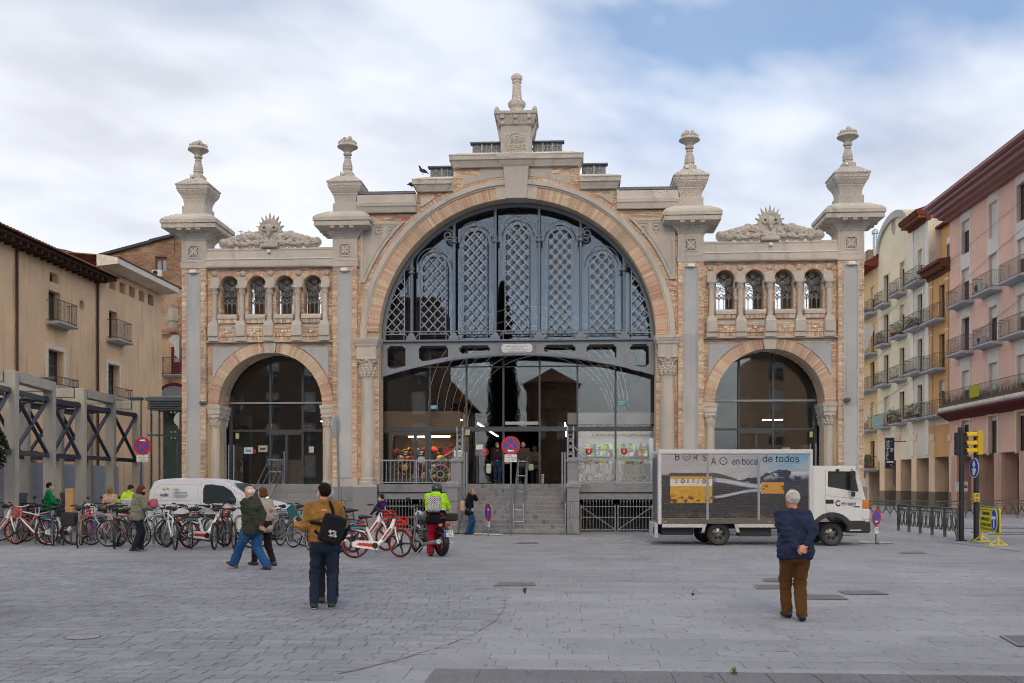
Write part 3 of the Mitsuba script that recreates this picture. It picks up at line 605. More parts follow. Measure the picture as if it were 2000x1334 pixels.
for bi, (sg, bx) in enumerate(bays):
    lo, hi = bx - 2.43, bx + 2.43
    put(MK + '__entablature', cornice(stone(.5), lo, hi, 9.92, [(-.3, 0), (.04, .0), (.06, .05), (.05, .27), (.07, .28), (.07, .30), (.0, .33), (-.03, .62), (.0, .66), (-.05, .68), (-.08, .74)], d=.6, end=(False, False)), 'm_masonry')
    put(MK + '__entablature_cable', MB('#e4e4e2').box(lo + .1, hi - .1, Y0 - .09, Y0 - .073, 10.205, 10.225), 'm_satin')
    mb = MB().u(STONE + .5, .5).raw(CREST[0] + [bx, Y0 + .1, 10.72], CREST[1])
    for i in range(13):
        a = PI * (-.12 + 1.24 * i / 12); r1 = .68 if i % 2 == 0 else .62
        P = [(bx + .32 * math.cos(a + e), 11.3 + .34 * math.sin(a + e)) for e in (-.2, .2)] + [(bx + r1 * math.cos(a) * .82, 11.3 + r1 * math.sin(a))]
        mb.prism(Polygon(P).convex_hull, Y0 + .04, Y0 + .16)
    mb.prism(Point(bx, 11.3).buffer(.44), Y0 + .06, Y0 + .18)
    put(MK + '__crest_sculpture', mb, 'm_masonry')
    put(MK + '__spotlight', MB('#dcdcda').cbox(bx - .06, bx + .06, Y0 - .14, Y0 - .02, 10.44, 10.54, .015), 'm_satin')
    for c in (-2.15, -1.07, 0, 1.07, 2.15):
        put(MK + '__roundel', MB().u(STONE + .2).raw(*(lambda m: (np.array(m.vertices)[:, [0, 2, 1]] + [bx + c, Y0 + .19, 9.72], np.array(m.faces)[:, ::-1]))(trimesh.creation.cylinder(.112, .1, sections=24))), 'm_masonry')
        half = .235 if abs(c) < 2 else .225; x = bx + c * (1 if abs(c) < 2 else .985)
        mb = MB().u(STONE + .15); mb.prism(Polygon([(x - half + .1, 9.2), (x + half - .1, 9.2), (x + half - .05, 9.3), (x + half - .07, 9.44), (x + .08, 9.56), (x - .08, 9.56), (x - half + .07, 9.44), (x - half + .05, 9.3)]), Y0 + .09, Y0 + .3)
        mb.box(x - half + .04, x + half - .04, Y0 - .07, Y0 + .25, 9.14, 9.22); put(MK + '__impost_block', mb, 'm_masonry')
        column(MK, x, Y0 + .06, 7.86, 9.14, .09, .24, .16, 'gallery_column')
        mb = MB().u(STONE + .2); mb.cbox(x - .19, x + .19, Y0 - .19, Y0 + .2, 7.30, 7.72, .015); mb.square([(.19, .19, 7.72), (.15, .15, 7.80), (.14, .14, 7.88)], x, Y0 + .02)
        mb.box(x - .2, x + .2, Y0 - .12, Y0 + .2, 7.13, 7.33); put(MK + '__pedestal', mb, 'm_masonry')
    for c in win_c:
        x = bx + c; put(MK + '__window_sill', MB().u(STONE + .2).prism(Polygon([(0, 7.97), (0, 8.07), (.05, 8.14), (.45, 8.17), (.45, 7.97)]), x - .37, x + .37, frame((0, Y0 - .06, 0), (0, 1, 0), (1, 0, 0), (0, 0, 1))), 'm_masonry')
        mb = MB(); r2 = np.random.default_rng(int(abs(x) * 100))
        for i in range(11): mb.u(brick_tone(r2, [.55], .05, 1)[0], r2.uniform()).box(x - .36 + i * .0655, x - .36 + i * .0655 + .056, Y0 - .02, Y0 + .2, 7.81, 7.968)
        for row, zz in enumerate((7.42, 7.485, 7.55, 7.615)): lay_bricks(mb, sbox(x - .36, zz, x + .36, zz + .055), Y0 + .02, seed=int(zz * 1000 + abs(x) * 10), red=.1, H=.06)
        for i in range(11): mb.u(brick_tone(r2, [.55], .1, 1)[0], r2.uniform()).box(x - .36 + i * .0655, x - .36 + i * .0655 + .056, Y0 - .05, Y0 + .2, 7.30, 7.41)
        for i in range(11): mb.u(brick_tone(r2, [.55], .1, 1)[0], r2.uniform()).box(x - .36 + i * .0655, x - .36 + i * .0655 + .056, Y0 - .02, Y0 + .2, 7.14, 7.285)
        put(MK + '__sill_brick', mb, 'm_brick', kind='stuff')
        put(MK + '__apron', MB().u(CEMENT + .1, .8).box(x - .36, x + .36, Y0 + .08, Y0 + .25, 7.66, 7.80), 'm_masonry')
        put(MK + '__window_tracery', TRAC, 'm_satin', M=place(x, Y0 + .52, 8.15)); 
        put(MK + '__gallery_lamp', MB('#eeeeea').sphere((x - .02, Y0 - .07, 7.47), .05, 6, (1, 1, .7)), 'm_satin')
    put(MK + '__string_course', MB().u(STONE + .4).box(lo, hi, Y0 - .03, Y0 + .25, 7.09, 7.14), 'm_masonry')
    # arch: keystone, blank corner panels, imposts and columns
    put(MK + '__keystone', MB().u(STONE + .2).prism(tr(Polygon([(-.19, 6.69), (.19, 6.69), (.26, 7.13), (-.26, 7.13)]), bx), Y0 + .04, Y0 + .9), 'm_masonry')
    for e in (-1, 1):
        g = Polygon([(2.22, 4.9), (2.22, 6.92), (.6, 6.92)]).union(sbox(1.1, 6.2, 2.22, 6.92)).difference(Point(0, 4.72).buffer(2.44, 48)); g = affinity.scale(g, e, 1, origin=(0, 0))
        put(MK + '__corner_panel', MB().u(CEMENT + .15).prism(tr(g, bx), Y0 + .13, Y0 + .3), 'm_masonry')
        for yy in (0.28, 1.02):
            x = bx + e * 2.17; mb = stone(.3)
            mb.square([(.2, 4.30), (.2, 4.36), (.235, 4.40), (.235, 4.56), (.26, 4.60), (.27, 4.72)], x, Y0 + yy + .02); put(MK + '__impost_block', mb, 'm_masonry')
            column(MK, x, Y0 + yy, 1.75, 4.30, .165, .40, .16, 'entrance_column')
        mb = MB().u(MORTAR + .2); mb.box(*sorted((bx + e * 2.37, bx + e * 2.44)), Y0 + .2, Y0 + 1.3, 1.65, 4.72); put(MK + '__jamb', mb, 'm_masonry')
        mb = stone(.3); mb.box(*sorted((bx + e * 1.95, bx + e * 2.45)), Y0 + .5, Y0 + .8, 4.3, 4.71); put(MK + '__impost_block', mb, 'm_masonry')
    # rear wall of the gallery, its floor and roof
    mb = MB().u(MORTAR + .4); mb.prism(tr(sbox(-2.45, 6.9, 2.45, 10.3).difference(wins), bx), Y0 + 2.2, Y0 + 2.5); mb.box(lo - .02, hi + .02, Y0 + .76, Y0 + 2.5, 10.0, 10.2); mb.box(lo - .02, hi + .02, Y0 + .76, Y0 + 2.5, 7.9, 8.1)
    for xx in (lo - .1, hi): mb.box(xx, xx + .1, Y0 + .76, Y0 + 2.2, 8.1, 10.0)
    put(MK + '__gallery_room', mb, 'm_masonry')
# columns and imposts of the great arch
for sx in (-1, 1):
    x = XC + sx * 5.58
    for yy, nm in ((.16, 0), (1.0, 1)):
        column(MK, x, Y0 + yy, 1.72, 6.45, .262, .72, .26, 'great_column')
        mb = stone(.4); mb.square([(.36, 6.45), (.36, 6.86), (.40, 6.90), (.41, 6.96), (.45, 7.03), (.46, 7.09), (.48, 7.1), (.48, 7.2)], x - sx * 0, Y0 + yy + .02); put(MK + '__impost_block', mb, 'm_masonry')
        put(MK + '__column_plinth', MB().u(GRANITE + .3, .9).cbox(x - .52, x + .42, Y0 + yy - .42, Y0 + yy + .5, 0, 1.64, .02), 'm_masonry'); put(MK + '__column_plinth', MB().u(STONE + .3).box(x - .5, x + .4, Y0 + yy - .4, Y0 + yy + .48, 1.64, 1.73), 'm_masonry')
# ---------------- iron screen, glazing and what can be seen of the hall behind ----------------
IY = Y0 + .72
IR = '#6a727d'
ms = [-2.4, -.83, .83, 2.4, 4.02, -4.02]
def roof_z(s): return 7.2 + math.sqrt(max(0.0, 5.15 ** 2 - s * s))
mb = MB(IR); mb.prism(tr(ring(0, 7.2, 5.02, 5.14, 0, PI, 64), XC), IY - .06, IY + .06); put(MK + '__screen_arch_rib', mb, 'm_satin')
for s_ in sorted(ms):
    zt = roof_z(s_) - .08; x = XC + s_; mb = MB(IR)
    mb.tube([(x, IY, 7.3), (x, IY, zt)], .055, 10); mb.bar((x, IY + .1, 7.3), (x, IY + .1, zt), .11, .05, up=(0, 1, 0)); mb.square([(.19, 7.2), (.19, 7.25), (.1, 7.42), (.09, 7.46)], x, IY)
    zr = {2.4: 11.0, .83: 11.0, 4.02: 9.86}[abs(s_)]
    mb.lathe([(.08, zr - .12), (.13, zr - .1), (.13, zr - .06), (.09, zr - .04), (.09, zr + .04), (.13, zr + .06), (.13, zr + .1), (.08, zr + .12)], x, IY, 12)
    put(MK + '__screen_column', mb, 'm_satin')
pan = [(-1, 0, .47, 11.75), (0, 1.62, .47, 11.55), (0, -1.62, .47, 11.55), (0, 3.2, .5, 10.58), (0, -3.2, .5, 10.58)]
for _, cx, hw, top in pan:
    g = arch_poly(cx, top - hw, hw, 7.42, 20); fr = g.difference(g.buffer(-.032)); L = [fr]; inner = g.buffer(-.04); p = .345
    for k in range(-40, 60):
        for e in (-1, 1): L.append(LineString([(cx - 3, 7.42 + k * p * 1.12 - e * 3 * 1.12), (cx + 3, 7.42 + k * p * 1.12 + e * 3 * 1.12)]).buffer(.017, cap_style=2).intersection(inner))
    lat = MB('#8b939d'); lat.prism(unary_union(L[1:]).simplify(.002), IY + .0, IY + .035); lat.c(IR).prism(fr, IY - .05, IY + .07)
    r_ = ring(cx, top - hw + .02, hw + .12, hw + .15, 0, PI, 24).intersection(affinity.translate(Point(0, 7.2).buffer(5.05, 48), 0, 0)); lat.prism(r_, IY + .05, IY + .1)
    for k in range(-2, 32):     # studs at the crossings
        z = 7.42 + k * p * 1.12 / 2
        for j in range(-3, 4):
            xx = cx + (j + (k % 2) * 0) * p / 2 * 1.0
            if (j + k) % 2 == 0 and inner.contains(Point(xx, z)): lat.c('#8a929b').box(XC * 0 + xx - .02, xx + .02, IY - .015, IY, z - .02, z + .02)
    v = lat; Mx = place(XC, 0, 0); put(MK + '__lattice_panel', lat, 'm_satin', M=Mx)
for sx in (-1, 1):      # the cut-off panels at the ends and the scrolls
    g = sbox(4.28, 7.42, 5.1, 10.0).intersection(Point(0, 7.2).buffer(5.05, 64)); L = [g.difference(g.buffer(-.035))]; inner = g.buffer(-.03)
    for k in range(-30, 40):
        for e in (-1, 1): L.append(LineString([(0, k * .386 - e * 4.6 * 1.12), (8, k * .386 + e * 3.4 * 1.12)]).buffer(.017, cap_style=2).intersection(inner))
    g = affinity.scale(unary_union(L).simplify(.002), sx, 1, origin=(0, 0)); put(MK + '__lattice_panel', MB('#8b939d').prism(tr(g, XC), IY - .02, IY + .04), 'm_satin')
    mb = MB(IR)
    for cx, cz, r in ((2.62, 11.18, .24), (4.2, 10.0, .16)):
        put(MK + '__scroll_bracket', MB(IR).tube([(XC + sx * (cx + (r - .018 * t) * math.cos(t + 1)), IY, cz + (r - .018 * t) * math.sin(t + 1)) for t in np.linspace(0, 11, 40)], .04, 6), 'm_satin')
mb = MB(IR); mb.box(XC - 5.1, XC + 5.1, IY - .04, IY + .02, 7.52, 7.56); mb.box(XC - 5.15, XC + 5.15, IY - .2, IY + .3, 7.14, 7.2)
for s_ in sorted(ms):
    for e in (-1, 1): mb.bar((XC + s_ + e * .12, IY, 7.26), (XC + s_ + e * .3, IY, 7.5), .035); mb.bar((XC + s_ + e * .3, IY, 7.2), (XC + s_ + e * .3, IY, 7.52), .03)
put(MK + '__screen_sill_rail', mb, 'm_satin')
# arched beam with its cut-outs and rivets
arcR = (5.15 ** 2 + .78 ** 2) / (2 * .78); beam = sbox(-5.15, 5.7, 5.15, 7.14).difference(Point(0, 6.60 - arcR).buffer(arcR, 200))
def notch(x0, x1, z0, z1, n=.09):
    g = sbox(x0, z0, x1, z1)
    for x in (x0, x1):
        for z in (z0, z1): g = g.difference(Point(x, z).buffer(n))
    return g
cuts = []
for sx in (-1, 1):
    under = Point(0, 6.60 - arcR).buffer(arcR + .16, 200)
    for a, b, z0, z1 in ((4.25, 4.95, 6.14, 7.0), (2.62, 3.74, 6.42, 7.0), (1.02, 2.2, 6.68, 7.0)):
        g = notch(a, b, z0, z1).difference(under); cuts.append(affinity.scale(g, sx, 1, origin=(0, 0)))
beam = beam.difference(unary_union(cuts)); mb = MB('#78808c').prism(tr(beam, XC), IY - .06, IY + .04)
mb.c(IR).prism(tr(ring(0, 6.60 - arcR, arcR - .0, arcR + .07, PI / 2 - .158, PI / 2 + .158, 40), XC), IY - .16, IY + .12)
put(MK + '__arched_beam', mb, 'm_satin'); mb = MB('#8a929d')
for sx in (-1, 1):
    for a in (4.02, 2.41):
        zb = 6.60 - arcR + math.sqrt(arcR ** 2 - a * a) + .2
        for col in (-.09, .09):
            for z in np.arange(zb, 7.1, .085): mb.box(XC + sx * a + col - .014, XC + sx * a + col + .014, IY - .08, IY - .06, z - .014, z + .014)
    for z in np.arange(5.95, 7.1, .09): mb.box(XC + sx * 5.06 - .014, XC + sx * 5.06 + .014, IY - .08, IY - .06, z - .014, z + .014)
for x in np.arange(-5, 5.01, .16): mb.box(XC + x - .014, XC + x + .014, IY - .08, IY - .06, 7.06, 7.088)
for a in np.linspace(-.15, .15, 50): mb.box(XC + (arcR + .11) * math.sin(a) - .014, XC + (arcR + .11) * math.sin(a) + .014, IY - .08, IY - .06, 6.60 - arcR + (arcR + .11) * math.cos(a) - .014, 6.60 - arcR + (arcR + .11) * math.cos(a) + .014)
put(MK + '__rivet', mb, 'm_satin', kind='stuff')
mb = MB('#c3c6c8').prism(tr(Polygon([(-.52, 6.70), (.52, 6.70), (.58, 6.78), (.58, 6.94), (.52, 7.02), (-.52, 7.02), (-.58, 6.94), (-.58, 6.78)]), XC), IY - .16, IY - .05); mb.c(IR).prism(tr(sbox(-.7, 6.64, .7, 7.08), XC), IY - .12, IY - .06)
mb.c('#7f858c')
for z, w in ((6.94, .84), (6.87, .5), (6.8, .9), (6.73, .7)): mb.box(XC - w / 2, XC + w / 2, IY - .165, IY - .16, z - .012, z + .012)
put(MK + '__plaque', mb, 'm_satin')
# upper glazing and lower glass front
GY = Y0 + 1.35
g = affinity.translate(Point(0, 7.2).buffer(5.15, 48).intersection(sbox(-6, 7.2, 6, 13)), XC, 0)
for k in range(6):
    a, b = [-5.2, -3.2, -1.62, 0, 1.62, 3.2, 5.2][k:k + 2]; p = g.intersection(sbox(XC + a, 7.2, XC + b, 13)); m = trimesh.creation.triangulate_polygon(p, engine='earcut')
    v = np.stack([m[0][:, 0], np.full(len(m[0]), GY - .2), m[0][:, 1]], 1); put(MK + '__upper_pane', MB().raw(v, m[1]), 'm_solar_pane')
mb = MB('#4a515b')
for s_ in (-3.2, -1.62, 0, 1.62, 3.2): mb.bar((XC + s_, GY - .17, 7.2), (XC + s_, GY - .17, roof_z(s_)), .06)
put(MK + '__upper_glazing_bar', mb, 'm_satin')
FR = '#3b4048'
gx = [-5.15, -3.42, -2.0, -.57, .83, 2.28, 3.74, 5.15]; TZ = 3.86
def pane(k, x0, x1, z0, z1, y): put(k, MB().raw([[x0, y, z0], [x1, y, z0], [x1, y, z1], [x0, y, z1]], [[0, 1, 2, 3]]), 'm_pane')
for a, b in zip(gx[:-1], gx[1:]):
    pane(MK + '__glass_pane', XC + a, XC + b, TZ, 7.15, GY + .1)
    if a != -.57: pane(MK + '__glass_pane', XC + a, XC + b, 1.78, TZ, GY + .1)
mb = MB(FR)
for a in gx[1:-1]: mb.box(XC + a - .035, XC + a + .035, GY + .02, GY + .16, 1.75, 7.15)
mb.box(XC - 5.15, XC + 5.15, GY, GY + .18, TZ - .09, TZ + .09); mb.box(XC - 5.15, XC + 5.15, GY + .05, GY + .14, 7.0, 7.13); mb.box(XC - 5.15, XC + 5.15, GY + .04, GY + .14, 6.25, 6.29)
put(MK + '__glazing_frame', mb, 'm_satin')
mb = MB(FR)       # shop doors at the left
for a in (-4.95, -3.98, -3.55, -3.42): mb.box(XC + a - .06, XC + a + .06, GY - .02, GY + .1, 1.78, 3.72)
mb.box(XC - 5.0, XC - 3.4, GY - .02, GY + .1, 3.62, 3.76); mb.box(XC - 5.0, XC - 3.4, GY - .02, GY + .1, 1.78, 1.98); put(MK + '__shop_door', mb, 'm_satin')
mb = MB('#9aa0a4'); mb.box(XC - .5, XC + .78, GY - .02, GY + .1, 4.02, 4.14); put(MK + '__door_drive', mb, 'm_satin')
# notices stuck on the glass
def notice(k, s_, z, w, h, col, txt=None):
    mb = MB(col).box(XC + s_ - w / 2, XC + s_ + w / 2, GY + .062, GY + .066, z - h / 2, z + h / 2)
    for i in range(3 if txt else 0): mb.c(txt).box(XC + s_ - w * .36, XC + s_ + w * (.36 - .1 * i), GY + .060, GY + .062, z + h * (.25 - .25 * i) - .015, z + h * (.25 - .25 * i) + .012)
    put(MK + '__' + k, mb, 'm_matte')
for a in ((-4.35, 2.95, .2, .22, '#2c3136', '#c8c8c8'), (-3.75, 2.95, .22, .24, '#2c3136', '#d8d8d8'), (-3.75, 2.68, .27, .2, '#b9bdc0', None), (-2.3, 2.93, .38, .26, '#d9dbde', None), (-1.5, 3.17, .25, .19, '#d6d9db', None), (-3.3, 4.72, .36, .16, '#4f8790', '#9fc4c8'), (3.98, 4.85, .4, .2, '#5a8f98', '#a5c8cc'), (-3.3, 2.98, .2, .07, '#3a3550', None), (.95, 1.95, .1, .36, '#9b8f95', '#7a3038')): notice('notice', *a)
for s_ in (2.72, 4.06):     # red shields with a pale rampant mark
    mb = MB('#a8242f').prism(tr(Polygon([(-.11, .12), (.11, .12), (.11, -.06), (.05, -.12), (-.05, -.12), (-.11, -.06)]), XC + s_), GY + .062, GY + .066, place(0, 0, 2.98)); mb.c('#d9a7a8').prism(tr(Polygon([(-.05, .06), (.0, .09), (.06, .06), (.02, .0), (.06, -.06), (-.02, -.03), (-.06, -.08), (-.03, .0)]), XC + s_), GY + .058, GY + .062, place(0, 0, 2.98)); put(MK + '__shield_sticker', mb, 'm_matte')
# bay glazing
for sg, bx in bays:
    yb = Y0 + 1.3; mb = MB(FR); op = arch_poly(0, 4.72, 1.99, 4.72)
    for u in (-.36, .92) if sg < 0 else (-.92, .36): mb.box(bx + u - .04, bx + u + .04, yb, yb + .12, 1.75, 4.72 + math.sqrt(1.99 ** 2 - u * u))
    mb.box(bx - 2.0, bx + 2.0, yb, yb + .14, 3.78, 3.86); mb.box(bx - 2, bx + 2, yb - .02, yb + .14, 4.05 - .9, 4.10 - .9) if False else None
    for xx in (-1.93, 1.93): mb.box(bx + xx - .06, bx + xx + .06, yb - .02, yb + .14, 1.75, 5.2)
    mb.box(bx - .32, bx + .9, yb - .03, yb + .13, 3.66, 3.78) if sg < 0 else mb.box(bx - .9, bx + .32, yb - .03, yb + .13, 3.66, 3.78)
    for u in ((.28,) if sg < 0 else (-.28,)): mb.box(bx + u - .05, bx + u + .05, yb, yb + .1, 1.75, 3.7)
    put(MK + '__bay_glazing_frame', mb, 'm_satin')
    put(MK + '__bay_transom', MB('#868d94').box(bx - 2.3, bx + 2.3, yb - .1, yb + .0, 4.86, 4.93), 'm_satin')
    g = affinity.translate(op, bx, 0); m = trimesh.creation.triangulate_polygon(g, engine='earcut'); put(MK + '__bay_pane', MB().raw(np.stack([m[0][:, 0], np.full(len(m[0]), yb + .06), m[0][:, 1]], 1), m[1]), 'm_pane')
    for a, b in ((-1.99, -.36), (-.36, .92), (.92, 1.99)) if sg < 0 else ((-1.99, -.92), (-.92, .36), (.36, 1.99)): pane(MK + '__bay_pane', bx + a, bx + b, 1.78, 4.72, yb + .06)
    # sliding glass wing that stands outside, notices, lamp on the wall
    e = -sg
    for mbx, z, w, h, col, tx in ((-1.23, 3.05, .36, .26, '#b9c9cf', '#4f93ac'), (-.66, 3.12, .36, .26, '#a9a69a', '#55524c'), (-1.0, 3.02, .14, .16, '#a82c34', None), (1.26, 3.08, .2, .24, '#b6bcc0', None)) if sg < 0 else ((.86, 3.0, .3, .26, '#8f907e', '#d0d0c4'), (.86, 2.74, .18, .2, '#a82430', '#d9a7a8')):
        q = MB(col).box(bx + mbx - w / 2, bx + mbx + w / 2, yb + .02, yb + .03, z - h / 2, z + h / 2)
        if tx: q.c(tx).box(bx + mbx - w * .3, bx + mbx + w * .3, yb + .015, yb + .02, z - h * .2, z + h * .12)
        put(MK + '__notice', q, 'm_matte')
    q = MB('#a5abb0')
    for u in (1.62, 1.82): q.tube([(bx - e * u * (1 if sg < 0 else 1), yb - .55, 1.75), (bx - e * u, yb - .55, 3.25)], .03, 6)
    put(MK + '__door_post', q, 'm_metal'); pane(MK + '__bay_pane', *sorted((bx - e * 1.62, bx - e * 1.25)), 1.78, 3.2, yb - .55)
    put(MK + '__wall_lamp', MB('#4a4f55').cbox(bx - sg * 0 + e * -2.62, bx + e * -2.62 + .22, Y0 - .2, Y0 - .02, 4.74, 4.86, .02), 'm_satin')
    put(MK + '__meter_box', MB('#b7b98c').cbox(bx + e * -1.7, bx + e * -1.7 + .12, yb - .1, yb - .02, 3.5, 3.72, .01), 'm_satin')
put(MK + '__meter_box', MB('#a7ab80').cbox(XC - 2.02, XC - 1.85, GY - .1, GY - .01, 3.62, 3.84, .01), 'm_satin')
# the hall: floor, dark vault with pale ribs, side walls with shop fronts, strip lamps
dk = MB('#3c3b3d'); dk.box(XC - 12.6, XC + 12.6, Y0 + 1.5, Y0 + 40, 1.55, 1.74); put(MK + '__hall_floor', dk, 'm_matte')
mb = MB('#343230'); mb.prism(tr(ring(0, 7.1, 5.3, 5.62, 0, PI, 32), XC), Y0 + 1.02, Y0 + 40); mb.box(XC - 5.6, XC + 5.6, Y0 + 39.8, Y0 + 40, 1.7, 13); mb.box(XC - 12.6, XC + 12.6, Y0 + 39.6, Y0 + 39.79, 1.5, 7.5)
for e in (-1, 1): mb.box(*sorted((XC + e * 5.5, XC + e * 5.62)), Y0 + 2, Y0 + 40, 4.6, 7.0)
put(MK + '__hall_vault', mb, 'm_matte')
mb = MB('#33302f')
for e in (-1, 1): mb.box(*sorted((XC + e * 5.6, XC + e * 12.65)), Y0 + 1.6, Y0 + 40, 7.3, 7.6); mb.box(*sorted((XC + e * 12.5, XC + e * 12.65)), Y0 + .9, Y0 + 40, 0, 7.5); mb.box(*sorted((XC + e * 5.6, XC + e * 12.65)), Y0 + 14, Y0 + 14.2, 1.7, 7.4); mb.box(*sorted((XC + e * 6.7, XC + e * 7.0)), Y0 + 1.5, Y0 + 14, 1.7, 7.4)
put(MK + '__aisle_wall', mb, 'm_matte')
em = lambda v: {'type': 'area', 'radiance': {'type': 'rgb', 'value': v}}
for k in range(7):
    y = Y0 + 10 + k * 3; put(MK + '__rib_light', MB('#b0a090').tube([(XC + 4.7 * math.cos(a), y, 5.4 + 4.7 * math.sin(a)) for a in np.linspace(.0, PI, 40)], .008, 4), 'm_matte', emitter=em([.10, .085, .07]))
for s_, sy in ((-1.7, 1), (1.8, 1)):
    put(MK + '__strip_lamp', MB('#ffffff').box(XC + s_ - .03, XC + s_ + .03, Y0 + 3, Y0 + 14, 4.15, 4.20), 'm_matte', emitter=em([4, 3.9, 3.6]))
# shops inside: warm flower shop on the left, pale shop on the right
r2 = np.random.default_rng(77)
mb = MB('#8d7c68'); mb.box(XC - 5.4, XC - 2.3, Y0 + 5.0, Y0 + 5.1, 1.74, 4.1); mb.c('#6a5c50').box(XC - 5.4, XC - 2.3, Y0 + 1.9, Y0 + 5.0, 3.72, 4.6); mb.c('#746350').box(XC - 2.4, XC - 2.3, Y0 + 2.6, Y0 + 5, 1.74, 3.7)
put(MK + '__left_shop', mb, 'm_matte'); mb = MB()
for i in range(120):
    col = ['#c2402e', '#d98a2c', '#e0c25c', '#4c6b34', '#7e3a5a', '#d8d2c4', '#a34d2a', '#3f5a35'][r2.integers(8)]
    mb.c(col).sphere((XC - r2.uniform(2.7, 5.2), Y0 + r2.uniform(3.0, 4.7), r2.choice([2.0, 2.4, 2.75, 3.05]) + r2.uniform(-.05, .1)), r2.uniform(.06, .17), 5)
for s_, z in ((-2.7, 2.97), (-2.86, 2.94), (-1.32, 2.98)): mb.c('#b8262c').sphere((XC + s_, GY + .5, z), .16, 8)
put(MK + '__shop_goods', mb, 'm_matte', kind='stuff')
mb = MB('#d8d8d4'); mb.box(XC + 2.3, XC + 5.4, Y0 + 5.2, Y0 + 5.3, 1.74, 4.2); mb.box(XC + 2.3, XC + 5.4, Y0 + 2.6, Y0 + 5.2, 3.98, 4.02); mb.c('#c9cacb').box(XC + 2.28, XC + 5.4, Y0 + 2.5, Y0 + 2.6, 3.55, 4.0); mb.c('#8b9094').box(XC + 1.9, XC + 5.4, Y0 + 2.45, Y0 + 2.62, 4.1, 4.55); mb.c('#b9bcbe').box(XC + 2.5, XC + 5.2, Y0 + 3.2, Y0 + 3.5, 1.74, 2.55)
mb.c('#c3c6c8').box(XC + 5.3, XC + 5.4, Y0 + 2.6, Y0 + 5.2, 1.74, 4.0)
mb.c('#4a4f55').text('ALBERTO GAZCA Y YOLANDA CAMARO', .085, frame((XC + 2.85, Y0 + 2.496, 3.62), (1, 0, 0), (0, 0, 1), (0, -1, 0)), True, .003, 0, 1.05); mb.text('SENTINEL CORDERO Y HERMANOS', .06, frame((XC + 3.1, Y0 + 2.496, 3.82), (1, 0, 0), (0, 0, 1), (0, -1, 0)), True, .003)
put(MK + '__right_shop', mb, 'm_matte'); mb = MB()
for i in range(190):
    col = ['#e8e8e0', '#d8d040', '#88b040', '#c8c8c8', '#5a8a50', '#e0e0e0', '#b8342c', '#70787c'][r2.integers(8)]; x, z = XC + r2.uniform(2.6, 5.2), r2.choice([2.2, 2.55, 2.9, 3.2]); h = r2.uniform(.1, .26); mb.c(col).box(x, x + r2.uniform(.06, .16), Y0 + 4.8, Y0 + 4.95, z, z + h)
put(MK + '__shop_goods', mb, 'm_matte', kind='stuff')
put(MK + '__shop_lamp', MB('#ffffff').box(XC + 2.6, XC + 5.1, Y0 + 3.6, Y0 + 4.2, 3.93, 3.96), 'm_matte', emitter=em([1.3, 1.35, 1.4]))
put(MK + '__shop_lamp', MB('#ffffff').box(XC - 4.6, XC - 2.9, Y0 + 3.4, Y0 + 3.6, 3.66, 3.70), 'm_matte', emitter=em([6, 4.6, 3.0]))
put(MK + '__shop_lamp', MB('#ffffff').box(XC - 4.9, XC + -2.2, Y0 + 2.0, Y0 + 2.03, 4.25, 4.28), 'm_matte', emitter=em([6, 5, 3.6]))
for sg, bx in bays:
    put(MK + '__ceiling_lamp', MB('#ffffff').box(bx + .7, bx + 1.5, Y0 + 5, Y0 + 5.3, 4.4, 4.43), 'm_matte', emitter=em([8, 8, 7]))
    mb = MB('#2e2d2e'); mb.box(bx - 2.4, bx + 2.4, Y0 + 9, Y0 + 9.1, 1.7, 7.3); mb.c('#5d5c58').box(bx - 1.8, bx - .4, Y0 + 6, Y0 + 6.4, 1.74, 2.8); put(MK + '__aisle_back', mb, 'm_matte')
# ---------------- the front stairs, side platforms, pillars, railings and gates ----------------
GR = lambda t=.5: MB().u(GRANITE + rng.uniform(.1, .5), t)
ST = thing('entrance_stairs', 'wide grey granite stairs rising to the middle entrance of the market hall', 'stairs')
NS = 11; ys, dep = 34.95, .30; sxc = XC - .02
for k in range(NS):
    z1 = 1.75 * (k + 1) / NS; cuts_ = [-1.9] + sorted(rng.uniform(-1.5, 1.5, 3).tolist()) + [1.9]
    for a, b in zip(cuts_[:-1], cuts_[1:]): put(ST + '__step_stone', MB().u(GRANITE + rng.uniform(.2, .8), rng.uniform(.3, .8)).cbox(sxc + a + .004, sxc + b - .004, ys + dep * k + .0, ys + dep * (k + 1) + .25, max(0, z1 - .5), z1, .012), 'm_masonry')
put(ST + '__landing', GR().box(sxc - 1.95, sxc + 1.95, ys + dep * NS, Y0 + 1.6, 1.2, 1.746), 'm_masonry')
